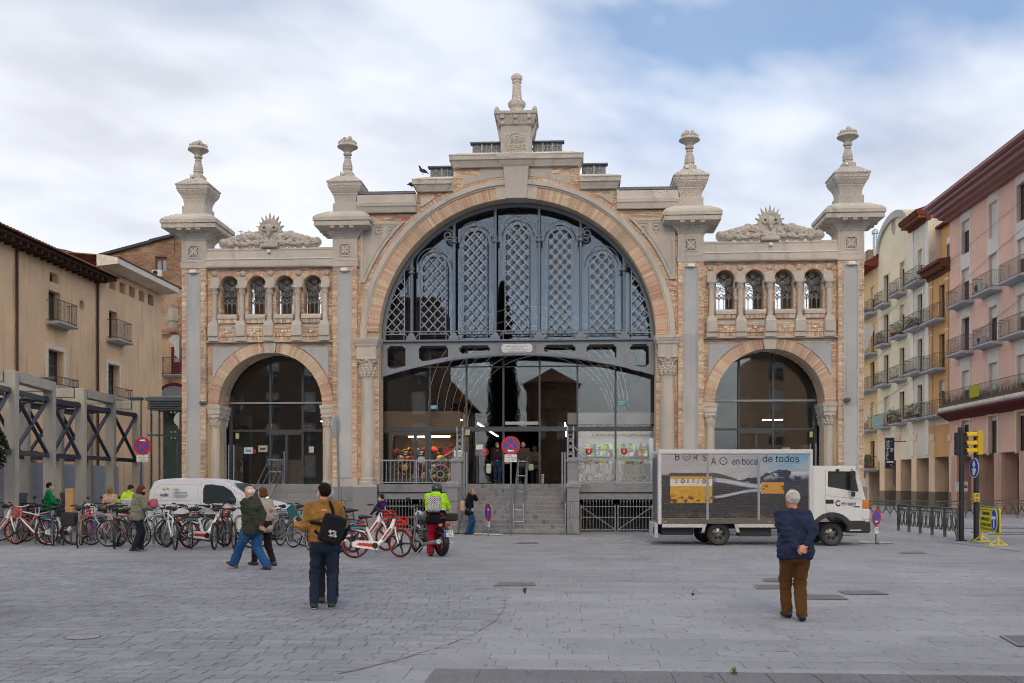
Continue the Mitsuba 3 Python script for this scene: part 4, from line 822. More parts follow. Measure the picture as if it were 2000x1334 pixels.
for e in (-1, 1):
    x = sxc + e * 2.13; PL = thing('stair_pillar', f'grey stepped granite pillar at the foot of the stairs, {"left" if e < 0 else "right"} side', 'pillar')
    for za, zb in ((0, .55), (.55, 1.12), (1.12, 1.62)): put(PL + '__block', MB().u(GRANITE + .4, rng.uniform(.7, 1)).cbox(x - .215, x + .215, 34.85, 35.3, za + .003, zb - .003, .015), 'm_masonry')
    mb = GR(.9); mb.square([(.25, 1.62), (.25, 1.74), (.2, 1.8), (.1, 1.86)], x, 35.07); put(PL + '__cap', mb, 'm_masonry')
    mb = GR(.7); mb.box(x - .22, x + .22, 35.3, Y0 + 1.2, 0, 1.6); put(PL + '__stair_wall', mb, 'm_masonry')
    mb = GR(.8); mb.cbox(x - .2, x + .2, 36.2, 36.7, 1.6, 2.55, .02); mb.square([(.24, .28, 2.55), (.24, .28, 2.62), (.12, .12, 2.72)], x, 36.45); put(PL + '__upper_pillar', mb, 'm_masonry')
    # iron lamp-like railing post with scrollwork beside the door
    RP = thing('wrought_iron_post', f'tall grey wrought iron scroll post on the {"left" if e < 0 else "right"} of the entrance', 'iron post'); mb = MB('#8f969c'); xp = sxc + e * 1.93
    for d in (0, .3):
        mb.tube([(xp + e * d * .7 - (0), 36.6, 1.75), (xp + e * d * .7, 36.6, 3.75)], .028, 6); mb.lathe([(.05, 3.72), (.03, 3.78), (0, 3.9)], xp + e * d * .7, 36.6, 8)
    for z in np.arange(2.75, 3.7, .24): mb.torus((xp + e * .105, 36.6, z), .085, .018, n=14, m=5); mb.bar((xp, 36.6, z - .12), (xp + e * .21, 36.6, z - .12), .025)
    for t in np.linspace(0, 1, 9): mb.tube([(xp + e * (.25 + .9 * t), 36.6, 3.0 - .55 * t ** .7), (xp + e * (.25 + .9 * t), 36.6, 2.45 + .0 * t)], .012, 5)
    mb.tube([(xp + e * (.2 + .95 * t), 36.6, 3.15 - .6 * t ** .7) for t in np.linspace(0, 1, 8)], .025, 5)
    put(RP + '__scrollwork', mb, 'm_satin')
    mb = MB('#858c92')
    for dx in (0, .09): mb.tube([(xp - e * (.1 + dx), 36.2 - .2 * dx, 1.2), (xp - e * (.1 + dx), 36.2 - .2 * dx, 2.9)], .032, 8)
    put(RP + '__folded_gate', mb, 'm_satin')
# side platforms in front of the glass: slab, beam, dark basement openings with spiked gates
for e in (-1, 1):
    x0, x1 = sorted((XC + e * 2.3, XC + e * 5.1)); PF = MK + '__side_platform'
    mb = GR(.5); mb.box(x0, x1, 36.75, Y0 + 1.5, 1.45, 1.74); mb.u(GRANITE + .3, .2).box(x0, x1, 36.85, 37.1, 1.18, 1.45); put(PF, mb, 'm_masonry')
    mb = MB('#7a8088').box(x0, x1, 36.78, 36.86, 1.18, 1.36)
    for x in np.linspace(x0 + .3, x1 - .3, 5): mb.box(x - .03, x + .03, 36.76, 36.78, 1.24, 1.3)
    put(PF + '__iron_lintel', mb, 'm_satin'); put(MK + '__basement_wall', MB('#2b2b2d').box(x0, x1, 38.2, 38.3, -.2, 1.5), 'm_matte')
    BG = thing('basement_gate', f'grey spiked iron gate of two leaves under the {"left" if e < 0 else "right"} railing', 'gate')
    for q in range(2):
        a, b = x0 + .1 + q * (x1 - x0 - .1) / 2, x0 + (q + 1) * (x1 - x0 - .1) / 2; mb = MB('#7b8188'); yg = 36.7
        for x in (a, b): mb.bar((x, yg, 0), (x, yg, .98), .05)
        for z in (.08, .52, .92): mb.bar((a, yg, z), (b, yg, z), .035)
        mb.bar((a, yg, .92), (b, yg, .08), .03) if q == 0 else mb.bar((a, yg, .08), (b, yg, .92), .03)
        lf = put(BG + '__leaf', mb, 'm_satin')
        for x in np.arange(a + .1, b - .02, .115): put(lf + '__bar', MB('#7b8188').tube([(x, yg, .02), (x, yg, 1.08)], .012, 5).lathe([(.025, 1.08), (.022, 1.11), (0, 1.2)], x, yg, 6), 'm_satin')
    RL = thing('terrace_railing', 'plain and scrolled iron railing of the terrace left of the stairs' if e < 0 else 'ornate wheel patterned iron railing of the terrace right of the stairs', 'railing')
    mb = MB('#8d9399'); yr = 36.82; mb.bar((x0, yr, 2.62), (x1, yr, 2.62), .05); mb.bar((x0, yr, 1.80), (x1, yr, 1.80), .04)
    for x in (x0, (x0 + x1) / 2, x1): mb.bar((x, yr, 1.74), (x, yr, 2.64), .05)
    put(RL + '__rail', mb, 'm_satin')
    lim = x1 if e > 0 else x0 + 1.9
    if e < 0:
        for x in np.arange(x0 + .12, lim, .15): put(RL + '__baluster', MB('#8d9399').tube([(x, yr, 1.8), (x, yr, 2.6)], .014, 6), 'm_satin')
    mb = MB('#9298a0'); cs = np.linspace(x0 + .45, x1 - .4, 4) if e > 0 else [x1 - .5]
    for cx in cs:
        R_ = .3 if e > 0 else .36; zc = 1.98 if e > 0 else 2.1
        mb.torus((cx, yr, zc), R_, .022, n=24, m=5, a0=PI, a1=2 * PI) if e > 0 else mb.torus((cx, yr, zc), R_, .022, n=24, m=5)
        mb.torus((cx, yr, zc), .13, .02, n=16, m=5)
        for a in np.arange(12) * PI / 6: mb.tube([(cx + .13 * math.cos(a), yr, zc + .13 * math.sin(a)), (cx + .27 * math.cos(a), yr, zc + .27 * math.sin(a))], .011, 4)
        for q in (-1, 1): mb.tube([(cx + q * (.34 - .1 * math.cos(t) * (1 - t / 9)), yr, 2.2 + .1 * math.sin(t) * (1 - t / 9)) for t in np.linspace(0, 7, 16)], .016, 4)
        for x in np.arange(cx - .34, cx + .35, .17): mb.tube([(x, yr, 2.25), (x, yr, 2.6)], .01, 4)
    put(RL + '__scrollwork', mb, 'm_satin')
# handrails
def handrail(label, pts_list, r=.022, col='#a9aeb3'):
    h = thing('handrail', label, 'handrail')
    for p in pts_list: put(h + '__tube', MB(col).tube(p, r, 8), 'm_metal')
for px_, lab in ((1003, 'tall double steel handrail running up the middle of the stairs'),):
    x = onY(px_, 1000, 35)[0]; P = []
    for d in (0, .34): P.append([(x + d, 35.0, 0), (x + d, 35.0, 1.0), (x + d, 35.15, 1.08), (x + d, 38.0, 2.7), (x + d, 38.1, 2.65), (x + d, 38.1, 1.75)])
    for z, y in ((.42, 35.0), (.85, 35.0)): P.append([(x, y, z), (x + .34, y, z)])
    for y in (36, 37.0, 38.0): P.append([(x, y, 1.08 + (y - 35.15) * .565 - .95), (x, y, 1.08 + (y - 35.15) * .565)]); P.append([(x + .34, y, 1.08 + (y - 35.15) * .565 - .95), (x + .34, y, 1.08 + (y - 35.15) * .565)]); P.append([(x, y, 1.0 + (y - 35.15) * .565), (x + .34, y, 1.0 + (y - 35.15) * .565)])
    handrail(lab, P)
xr = onY(1104, 1000, 34.7)[0]
handrail('short steel handrail at the right foot of the stairs beside the pillar', [[(xr, 34.7, 0), (xr, 34.7, 1.0), (xr, 34.8, 1.08), (xr, 35.6, 1.5), (xr, 35.65, 1.4), (xr, 35.65, .4)], [(xr + .22, 34.6, 0), (xr + .22, 34.6, .95), (xr + .22, 34.7, 1.02), (xr + .22, 35.5, 1.45)]])
# steps and handrails of the two bays
for sg, bx in bays:
    BS = thing('bay_steps', f'grey stone steps below the {"left" if sg < 0 else "right"} arched entrance', 'stairs')
    for k in range(9): put(BS + '__step_stone', MB().u(GRANITE + rng.uniform(.2, .6), rng.uniform(.3, .8)).cbox(bx - 2.35, bx + 2.35, 34.6 + .3 * k, 34.9 + .3 * k + .2, max(0, 1.75 * (k + 1) / 9 - .5), 1.75 * (k + 1) / 9 - .002, .012), 'm_masonry')
    put(BS + '__landing', GR().box(bx - 2.4, bx + 2.4, 37.25, Y0 + 1.6, 1.2, 1.744), 'm_masonry')
    handrail(f'zigzag steel handrails on the {"left" if sg < 0 else "right"} bay steps', [[(bx + d, 34.7, 0), (bx + d, 34.7, .95), (bx + d, 37.3, 2.7), (bx + d, 37.3, 1.75)] for d in (-.1, .42)] + [[(bx + d, 34.7, .45), (bx + d, 37.2, 2.2)] for d in (-.1, .42)] + [[(bx - .1, 37.3, z), (bx + .42, 37.3, z)] for z in (2.2, 2.65)] + [[(bx + .42, 37.5, 1.75), (bx + .42, 37.5, 3.0)]])
# ---------------- houses: a wall with real openings, windows, blinds, balconies ----------------
class House:
    def __init__(s, key, label, M, L, z1, col, cat='building', z0=0.0, depth=9.0, wear=.12):
        s.k, s.M, s.L, s.z1, s.z0, s.col, s.depth, s.wear = thing(key, label, cat), M, L, z1, z0, col, depth, wear
        s.holes, s.shape = [], None
    def part(s, name, mb, m='m_matte', **kw): return put(s.k + '__' + name, mb, m, M=s.M, **kw)
    def wall(s, shape=None, extra=()):
        g = (shape or sbox(0, s.z0, s.L, s.z1)).difference(unary_union(s.holes) if s.holes else Polygon())
        mb = MB().u(s.col + s.wear).prism(g, 0, .32); mb.u(s.col + s.wear); x0, zz0, x1, zz1 = (shape or sbox(0, s.z0, s.L, s.z1)).bounds
        mb.box(0, .3, .33, s.depth, s.z0, s.z1 - .02); mb.box(s.L - .3, s.L, .33, s.depth, s.z0, s.z1 - .02); mb.box(.31, s.L - .31, .9, 1.0, s.z0, s.z1 - .05)
        s.part('wall', mb, 'm_masonry')
    def window(s, u0, u1, z0, z1, blind=.35, fr='#4a443e', surround=None, deep=.22, bcol='#d6d3cb', glass=True, curtain=None):
        s.holes.append(sbox(u0, z0, u1, z1)); mb = MB(fr); w = .055; y = deep; um = (u0 + u1) / 2
        for a, b, c, d in ((u0, u0 + w, z0, z1), (u1 - w, u1, z0, z1), (u0 + w, u1 - w, z1 - w, z1), (u0 + w, u1 - w, z0, z0 + w), (um - w * .7, um + w * .7, z0 + w, z1 - w)): mb.box(a, b, y, y + .05, c, d)
        if z1 - z0 > 1.4: mb.box(u0 + w, um - w * .7, y, y + .05, z0 + .9, z0 + .96); mb.box(um + w * .7, u1 - w, y, y + .05, z0 + .9, z0 + .96)
        k = s.part('window', mb, 'm_satin')
        put(k + '__pane', MB('#14171a').box(u0 + .02, u1 - .02, y + .03, y + .045, z0, z1), 'm_carglass', M=s.M)
        if curtain: put(k + '__curtain', MB(curtain).box(um + .05, u1 - .08, y + .02, y + .028, z0 + .1, z1 - .1), 'm_cloth', M=s.M)
        if blind > .02:
            q = MB(bcol); zb = z1 - (z1 - z0) * blind; n = max(2, int((z1 - zb) / .12))
            for i in range(n): q.box(u0 + .03, u1 - .03, y - .05 + .004 * (i % 2), y - .02, zb + (z1 - zb) * i / n + .006, zb + (z1 - zb) * (i + 1) / n)
            put(k + '__blind', q, 'm_matte', M=s.M)
        if surround:
            sw = .17; q = MB().u(surround + .15); q.prism(sbox(u0 - sw, z0, u1 + sw, z1 + sw).difference(sbox(u0, z0 - 1, u1, z1)), -.045, .05); put(k + '__surround', q, 'm_masonry', M=s.M)
        return k
    def balcony(s, u0, u1, z, d=.62, h=1.0, rail='#55504b', pattern=False, col=CEMENT, thick=.16, step=.12):
        mb = MB().u(col + .3); mb.prism(Polygon([(0, z), (-d, z), (-d, z - thick * .6), (-d + .08, z - thick), (-.12, z - thick), (0, z - thick * 1.7)]), u0, u1, frame((0, 0, 0), (0, 1, 0), (1, 0, 0), (0, 0, 1)))
        k = s.part('balcony', mb, 'm_masonry'); q = MB(rail); e = d - .05
        for zz in (h, .07): q.tube([(u0 + .04, -.0, z + zz), (u0 + .04, -e, z + zz), (u1 - .04, -e, z + zz), (u1 - .04, 0, z + zz)], .018, 4)
        for u in np.arange(u0 + .04, u1, step): q.bar((u, -e, z), (u, -e, z + h), .014)
        for u in (u0 + .04, u1 - .04):
            for y in np.arange(.12, e, step): q.bar((u, -y, z), (u, -y, z + h), .014)
        if pattern:
            for u in np.arange(u0 + .12, u1 - .05, .2): q.torus((u, -e, z + .16), .075, .012, n=10, m=4)
        put(k + '__railing', q, 'm_satin', M=s.M); return k
    def eave(s, prof, col, mat_='m_matte', u=None, name='cornice'):
        u0, u1 = u or (-.1, s.L + .1); mb = MB(col) if isinstance(col, str) else MB().u(col + .3)
        mb.prism(Polygon(prof), u0, u1, frame((0, 0, 0), (0, 1, 0), (1, 0, 0), (0, 0, 1))); return s.part(name, mb, mat_)
    def back(s, u, z, y=0): return s.M[:3, :3] @ np.array([u, y, z]) + s.M[:3, 3]
def roof_tiles(mb, u0, u1, y0, z0, y1, z1, pitch=.24):
    # curved tiles in courses down a slope
    mb.u(1.0, .5)
    for u in np.arange(u0, u1, pitch):
        P = [(u + pitch * .5 * (1 - math.cos(t)), math.sin(t) * .075) for t in np.linspace(0, PI, 5)]
        v = [[a, y0, z0 + b] for a, b in P] + [[a, y1, z1 + b] for a, b in P]; mb.flat(v, [[i, i + 1, i + 6, i + 5] for i in range(4)]); mb.flat([[a, y0, z0 + b] for a, b in P], [[0, 1, 2], [0, 2, 3], [0, 3, 4]])
    return mb
def leafy(n, box_, seed, size=.07, cols=('#44552f', '#5a6b38', '#33452a', '#6d7a45'), ball=False):
    r_ = np.random.default_rng(seed); p = r_.uniform(-1, 1, (n * 2, 3)); p = p[np.linalg.norm(p, axis=1) < 1][:n] if ball else p[:n]
    p = np.array(box_[0]) + (p * .5 + .5) * (np.array(box_[1]) - np.array(box_[0])); a = r_.normal(size=(len(p), 3)); a /= np.linalg.norm(a, axis=1, keepdims=True); b = np.cross(a, r_.normal(size=(len(p), 3))); b /= np.linalg.norm(b, axis=1, keepdims=True)
    s_ = size * r_.uniform(.6, 1.3, (len(p), 1)); v = np.stack([p - a * s_, p + b * s_ * .5, p + a * s_, p - b * s_ * .5], 1).reshape(-1, 3)
    mb = MB(); mb.raw(v, np.arange(len(v)).reshape(-1, 4)); pal = np.array([C(c) for c in cols]); mb.K[-1] = np.repeat(pal[r_.integers(len(cols), size=len(p))] * r_.uniform(.8, 1.2, (len(p), 1)), 4, 0); return mb
def plant(H, u, z, y, w, h, label, seed, pot='#8a4a36', cols=('#44552f', '#5a6b38', '#33452a', '#6d7a45'), n=160, hang=0.0):
    k = thing('potted_plant', label, 'plant'); put(k + '__pot', MB(pot).lathe([(w * .22, 0), (w * .3, .22), (w * .32, .22), (w * .32, .26), (0, .26)], 0, 0, 10), 'm_matte', M=H.M @ place(u, y, z))
    mb = leafy(n, ((u - w / 2, y - w * .35, z + .2 - hang), (u + w / 2, y + w * .35, z + .2 + h)), seed, .05 + .02 * h, cols, ball=True); put(k + '__leaves', mb, 'm_leaf', M=H.M)
def aircon(H, u, z, y, label, w=.85, h=.62):
    k = thing('air_conditioner', label, 'air conditioner'); mb = MB('#c9c7c0').cbox(u - w / 2, u + w / 2, y, y + .32, z, z + h, .02); put(k + '__case', mb, 'm_satin', M=H.M)
    q = MB('#34363a'); q.torus((u - w * .14, y - .006, z + h / 2), h * .36, .02, n=20, m=5)
    for r_ in (.1, .2, .3): q.torus((u - w * .14, y - .006, z + h / 2), h * r_, .008, n=16, m=4)
    q.prism(Point(u - w * .14, z + h / 2).buffer(h * .34), y - .004, y + .002); put(k + '__fan_grille', q, 'm_matte', M=H.M)

# right-hand street: five houses along one line, seen from far (left) to near (right)
XR = 25.3
def YR(px): return onX(px, 900, XR)[0]
def ZR(px, py): return onX(px, py, XR)[1]
def MR(px): return frame((XR, YR(px), 0), (0, -1, 0), (1, 0, 0), (0, 0, 1))
def house_r(key, label, pl, pr, ztop, col, **kw):
    H = House(key, label, MR(pl), YR(pl) - YR(pr), ztop, col, **kw); H.U = lambda px: YR(pl) - YR(px); return H
# pink house
zp = ZR(1877, 418); H = house_r('pink_house', 'pink house at the right edge with white window strips and a deep dark red eave', 1855, 2085, zp, PINK, depth=10, z0=3.6)
cols_ = [(1877, 1893.5), (1929.5, 1948), (1984.5, 2009), (2052, 2083)]; rows = [ZR(1877, y) for y in (436, 529, 624, 726, 822)]
bl = iter([.3, 1.0, .0, .2, .35, 1.0, .5, .3, .0, .3, .55, .3, .55, 1.0, .7, .4, .12, .12, .1, .1]); nb = 0
for ri, zt in enumerate(rows):
    for ci, (a, b) in enumerate(cols_):
        u0, u1 = H.U(a) + .1, H.U(b); hgt = 2.25 if ri else 2.15
        if ri == 4: hgt = 2.35
        cur = '#7a6a50' if (ri, ci) == (4, 1) else ('#6d3a30' if (ri, ci) == (0, 0) else None)
        H.window(u0, u1, zt - hgt, zt, next(bl), '#4b3a36' if ri < 4 else '#2f2c2a', surround=CREAM if ri == 4 else None, curtain=cur)
        if ri < 4: sp = MB().u(WHITE + .2); sp.prism(sbox(u0 - .16, zt, u1 + .16, zt + (.95 if ri else min(.95, zp - zt))).union(sbox(u0 - .16, zt - hgt, u0, zt)).union(sbox(u1, zt - hgt, u1 + .16, zt)), -.02, .1)
        if ri in (1, 2): H.balcony(u0 - .85, u1 + .75, zt - hgt - .02, .7)
        if ri < 4: H.part('window_strip', sp.prism(sbox(u0 - .16, zt - hgt - .12, u1 + .16, zt - hgt), -.02, .1) if ri == 0 else sp, 'm_masonry')
zb = rows[3] - 2.25; H.balcony(-.05, H.L, zb, .75, col=WHITE, thick=.3, step=.15)
H.eave([(0, zb - .32), (-.78, zb - .32), (-.74, zb - .45), (-.58, zb - .5), (-.55, zb - .58), (-.36, zb - .64), (-.3, zb - .75), (0, zb - .85)], '#6b3536', name='balcony_moulding')
lines = MB('#c08a80')
for zt in rows[:4]: lines.box(0, H.L, -.006, .01, zt - 2.9 - .02, zt - 2.9)
H.part('wall_joint', lines)
H.wall(extra=())
H.eave([(.1, zp - .05), (-.35, zp - .05), (-.4, zp + .06), (-.75, zp + .12), (-.8, zp + .25), (-1.1, zp + .3), (-1.15, zp + .5), (-1.4, zp + .55), (-1.45, zp + .78), (.1, zp + 1.3)], '#8a5050', 'm_satin')
H.eave([(-1.5, zp + .72), (-1.72, zp + .78), (-1.75, zp + .95), (-1.5, zp + .95)], '#a06a68', 'm_satin', name='gutter')
q = MB().u(1.0); roof_tiles(q, -.1, H.L + .1, -1.6, zp + .95, 4.0, zp + 2.6); H.part('roof_tile', q, 'm_farbrick', kind='stuff')
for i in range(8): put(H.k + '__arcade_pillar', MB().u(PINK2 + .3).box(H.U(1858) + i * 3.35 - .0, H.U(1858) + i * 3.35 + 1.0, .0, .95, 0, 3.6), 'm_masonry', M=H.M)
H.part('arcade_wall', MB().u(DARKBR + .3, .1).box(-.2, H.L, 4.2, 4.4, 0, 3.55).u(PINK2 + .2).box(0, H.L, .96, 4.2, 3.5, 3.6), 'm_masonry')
for (px_, lab) in ((1908, 'white'), ):
    pass
aircon(H, H.U(1938) - .9, rows[1] - 2.2, -.55, 'large pale air conditioner on the second balcony from the top of the pink house'); aircon(H, H.U(1936) - .5, rows[2] - 2.2, -.5, 'smaller air conditioner on the lower middle balcony of the pink house', .7, .5)
PL_ = thing('balcony_plants', 'row of spiky green plants along the long balcony of the pink house', 'plant'); r2 = np.random.default_rng(5); mb = MB()
for i in range(520):
    u, a = r2.uniform(.1, H.L - .2), r2.uniform(-.5, .5); hh = r2.uniform(.3, .8); c0 = np.array([u, -.45 + r2.uniform(-.12, .12), zb + .2]); t = c0 + [a * hh * .7, r2.uniform(-.1, .15), hh]; mb.c(['#42553a', '#54683f', '#6d7c55', '#35452f'][r2.integers(4)]); mb.flat([c0 - [.03, 0, 0], c0 + [.03, 0, 0], t], [[0, 1, 2]])
put(PL_ + '__spiky_leaves', mb, 'm_leaf', M=H.M, kind='stuff'); put(PL_ + '__planter', MB('#7a5240').box(.1, H.L - .1, -.58, -.3, zb + .01, zb + .24), 'm_matte', M=H.M); labels[PL_]['kind'] = 'stuff'
mb = MB('#a8a634'); mb.box(H.U(1917), H.U(1936), -.73, -.71, zb + .25, zb + .98); put(thing('yellow_banner', 'yellow green cloth hung on the long balcony railing', 'banner') + '__cloth', mb, 'm_cloth', M=H.M)
# orange house
zo = ZR(1816, 548); H = house_r('orange_house', 'narrow orange house with a brown bracketed cornice below a set back top storey', 1815, 1855, zo, ORANGE, z0=3.6); HU = H.U
tops = [ZR(1832, y) for y in (560, 655, 745)]
for i, zt in enumerate(tops): H.window(HU(1834), HU(1845), zt - 2.35, zt, (.0, .0, .3)[i], '#5b4436', bcol='#cfd3d6', curtain='#c9cdd2' if i else None); H.balcony(HU(1815), HU(1849), zt - 2.37, .7)
H.wall(); H.eave([(.1, zo - .1), (-.15, zo - .1), (-.2, zo + .15), (-.55, zo + .25), (-.6, zo + .45), (-.85, zo + .5), (-.85, zo + .7), (.1, zo + .85)], '#6e4434', name='cornice'); mb = MB('#7c4f3b')
for u in np.arange(.1, H.L, .42): mb.box(u, u + .16, -.6, -.1, zo + .1, zo + .42)
H.part('cornice_bracket', mb); mb = MB().u(ORANGE + .2, .3)
for a in (HU(1820), HU(1851)): mb.box(a - .22, a + .22, -.07, .05, tops[2] - 2.3, zo - .12); mb.u(CREAM + .2).box(a - .26, a + .26, -.1, .05, tops[0] + .1, tops[0] + .25); mb.box(a - .26, a + .26, -.1, .05, tops[1] + .1, tops[1] + .2); mb.u(ORANGE + .2, .3)
H.part('pilaster', mb, 'm_masonry')
H2 = ZR(1830, 437); mb = MB().u(ORANGE + .15, .8).box(0, H.L, .8, 1.1, zo + .6, H2); mb.box(0, .3, 1.1, 8, zo + .6, H2); H.part('top_storey', mb, 'm_masonry'); H.part('top_storey_roof', MB('#5d463c').box(-.1, H.L, .4, 8, H2, H2 + .14))
mb = MB('#3c3a36').box(HU(1828) , HU(1839), .74, .79, ZR(1829, 509), ZR(1829, 466)); mb.c('#d8d6cf').box(HU(1828) + .05, HU(1839) - .05, .71, .74, ZR(1829, 478), ZR(1829, 466)); H.part('top_window', mb, 'm_satin')
# white house
zw = ZR(1780, 452); H = house_r('white_house', 'narrow white house with a red brown bracketed eave between the gabled and the orange house', 1779.5, 1815, zw, PALE, z0=3.6); HU = H.U
tops = [ZR(1793, y) for y in (490, 577, 664, 753)]
for i, zt in enumerate(tops): H.window(HU(1793), HU(1802.5), zt - 2.4, zt, (.45, .0, .0, .0)[i], '#51483f', surround=CREAM, curtain='#b9b5c4' if i == 3 else None); H.balcony(HU(1782), HU(1808), zt - 2.42, .68, pattern=True)
H.wall(); H.eave([(.1, zw - .1), (-.2, zw - .1), (-.25, zw + .2), (-.8, zw + .3), (-.95, zw + .55), (.1, zw + .9)], '#74402f'); mb = MB('#8b5a48')
for u in np.arange(.05, H.L, .4): mb.box(u, u + .15, -.75, -.1, zw + .05, zw + .3)
H.part('eave_bracket', mb); q = roof_tiles(MB(), 0, H.L, -.95, zw + .58, 3, zw + 1.9); H.part('roof_tile', q, 'm_farbrick', kind='stuff'); mb = MB().u(WHITE + .1, .9)
for a in (HU(1782), HU(1812)): mb.box(a - .3, a + .3, -.06, .05, 3.8, zw - .1)
H.part('corner_pilaster', mb, 'm_masonry')
for i, (px_, s_, w, h, cols, lab) in enumerate(((1786, 1, .8, .7, ('#4a5136', '#5c5b3c', '#3c4630'), 'dark trailing plant at the left of the white house balcony, second from the top'), (1800, 1, .9, .5, ('#5b7036', '#4a5c30', '#6c7a3c'), 'low green plant on the right of the second white house balcony'), (1797, 3, 1.2, .9, ('#56702f', '#3f5a2b', '#7a8a3c'), 'big leafy plant on the lowest balcony of the white house'), (1786, 3, .7, .4, ('#4f5f33', '#74603c'), 'small plants at the left end of the lowest white house balcony'))):
    plant(H, HU(px_), tops[s_] - 2.4, -.4, w, h, lab, 300 + i, cols=cols)
# cream house with the round gable
zc = ZR(1716, 497); H = house_r('cream_house', 'cream house with a round arched gable and a small oval window', 1715, 1779.5, zc, CREAM, z0=3.6); HU = H.U
colsA = [(1727, 1736.5, (540, 617, 695, 776)), (1758, 1767.5, (515, 597, 681, 766))]
for ci, (a, b, ys_) in enumerate(colsA):
    for i, y in enumerate(ys_):
        zt = ZR(a, y); H.window(HU(a), HU(b), zt - 2.4, zt, (.2, .3, 0, .0)[i] if ci else (.0, .0, .0, .6)[i], '#4c443e', surround=CREAM); H.balcony(HU(a) - .62, HU(b) + .5, zt - 2.42, .68, pattern=True)
zg = ZR(1716, 497); Rg = (HU(1776) - HU(1712)) / 2; g = sbox(0, 3.6, H.L, zg + .6); ap = ZR(1745, 421)
cx = H.L / 2; gab = unary_union([g, affinity.scale(Point(cx, zg).buffer(1, 40), H.L / 2, ap - zg, origin=(cx, zg)).intersection(sbox(0, zg, H.L, 60))])
H.holes.append(affinity.scale(Point(cx, (zg + ap) / 2 + .4).buffer(1, 16), .28, .6, origin=(cx, (zg + ap) / 2 + .4))); H.wall(gab); mb = MB().u(STONE + .4, .6)
out = affinity.scale(Point(cx, zg).buffer(1, 40), H.L / 2 + .15, ap - zg + .2, origin=(cx, zg)).intersection(sbox(-1, zg, H.L + 1, 60)); inn = affinity.scale(Point(cx, zg).buffer(1, 40), H.L / 2 - .35, ap - zg - .35, origin=(cx, zg))
mb.prism(out.difference(inn), -.2, 2.6); e_ = affinity.scale(Point(cx, (zg + ap) / 2 + .4).buffer(1, 16), .42, .78, origin=(cx, (zg + ap) / 2 + .4)); mb.prism(e_.difference(affinity.scale(e_, .7, .78)), -.08, .05); H.part('gable_moulding', mb, 'm_masonry'); H.part('gable_window', MB('#1d1e20').box(cx - .3, cx + .3, .2, .22, (zg + ap) / 2 - .2, (zg + ap) / 2 + 1), 'm_carglass')
for i, (px_, y, w, h, cols, lab) in enumerate(((1761, 597, 1.5, .8, ('#8a8a3a', '#6a7a34', '#a3a050'), 'yellow green bush on the right balcony of the cream house, second from the top'), (1730, 617, 1.0, .9, ('#4b4f36', '#5d5540'), 'brownish plants on the left balcony of the cream house, second from the top'), (1752, 766, .9, 1.1, ('#4c6a36', '#35502c'), 'tall plant with round pots on the lowest right balcony of the cream house'), (1765, 766, .8, .7, ('#6a4a38', '#7a5a40'), 'reddish shrub on the lowest right balcony of the cream house'))):
    ci = 0 if px_ < 1745 else 1; plant(H, HU(px_), ZR(colsA[ci][0], y) - 2.4, -.42, w, h, lab, 320 + i, cols=cols)
put(thing('balcony_screen', 'pale green cloth screen around the lowest left balcony of the cream house', 'screen') + '__cloth', MB('#8fa39a').box(HU(1727) - 1.0, HU(1736) + .7, -.68, -.66, ZR(1727, 776) - 2.38, ZR(1727, 776) - 1.5), 'm_cloth', M=H.M)
# ochre house at the far end
zo = ZR(1700, 527); H = house_r('ochre_house', 'yellow ochre house beside the market tower with a red tiled overhanging eave', 1668, 1715, zo, OCHRE, z0=2.9); HU = H.U
for i, y in enumerate((562, 640, 709, 787, 862)):
    zt = ZR(1700, y); H.window(HU(1700), HU(1708), zt - 2.3, zt, (.45, .0, .0, .5, .0)[i], '#4a3f3a', curtain='#a9b4cc' if i == 1 else ('#4d4260' if i == 2 else None)); H.balcony(HU(1684), HU(1713.5), zt - 2.32, .7)
H.wall(); H.eave([(.1, zo - .15), (-1.2, zo - .05), (-1.25, zo + .1), (.1, zo + .9)], '#7c3f2e'); q = roof_tiles(MB(), 0, H.L, -1.3, zo + .1, 4, zo + 2.6); H.part('roof_tile', q, 'm_farbrick', kind='stuff')
plant(H, HU(1703), ZR(1700, 862) - 2.3, -.42, 1.1, 1.0, 'round green bush in a bright red pot on the ochre house balcony', 341, pot='#b3273f', cols=('#2f5a22', '#3f6a2b', '#527a38'), n=420)
plant(H, HU(1692), ZR(1700, 787) - 2.3, -.4, .9, .7, 'terracotta coloured flowers on the second floor balcony of the ochre house', 342, cols=('#a3604a', '#8a5a40', '#5a6a3c')); plant(H, HU(1692), ZR(1700, 562) - 2.3, -.4, 1.3, .7, 'dry plants at the end of the top balcony of the ochre house', 343, cols=('#6a6350', '#5a5a44', '#77654c'))
put(thing('blue_tub', 'blue tub standing on the top balcony of the ochre house', 'tub') + '__body', MB('#3a6fa0').lathe([(.2, 0), (.26, .3), (.24, .3), (.2, .05)], 0, 0, 12), 'm_satin', M=H.M @ place(HU(1705), -.45, ZR(1700, 562) - 2.3))
CH_ = thing('roof_chimney', 'brick chimney with a silver metal flue behind the ochre house roof', 'chimney'); a, b = atD(1704, 92), atD(1709, 92); zch = CH + (HZ - 500) * 92 / FOC
put(CH_ + '__stack', MB().u(DARKBR + .3).box(a[0] - .4, a[0] + .6, a[1], a[1] + 1, 16, zch + .6), 'm_masonry'); put(CH_ + '__flue', MB('#b8bcc0').lathe([(.2, zch), (.2, zch + 2.0), (.3, zch + 2.05), (.3, zch + 2.3), (.1, zch + 2.5), (0, zch + 2.5)], b[0], b[1], 12), 'm_metal')
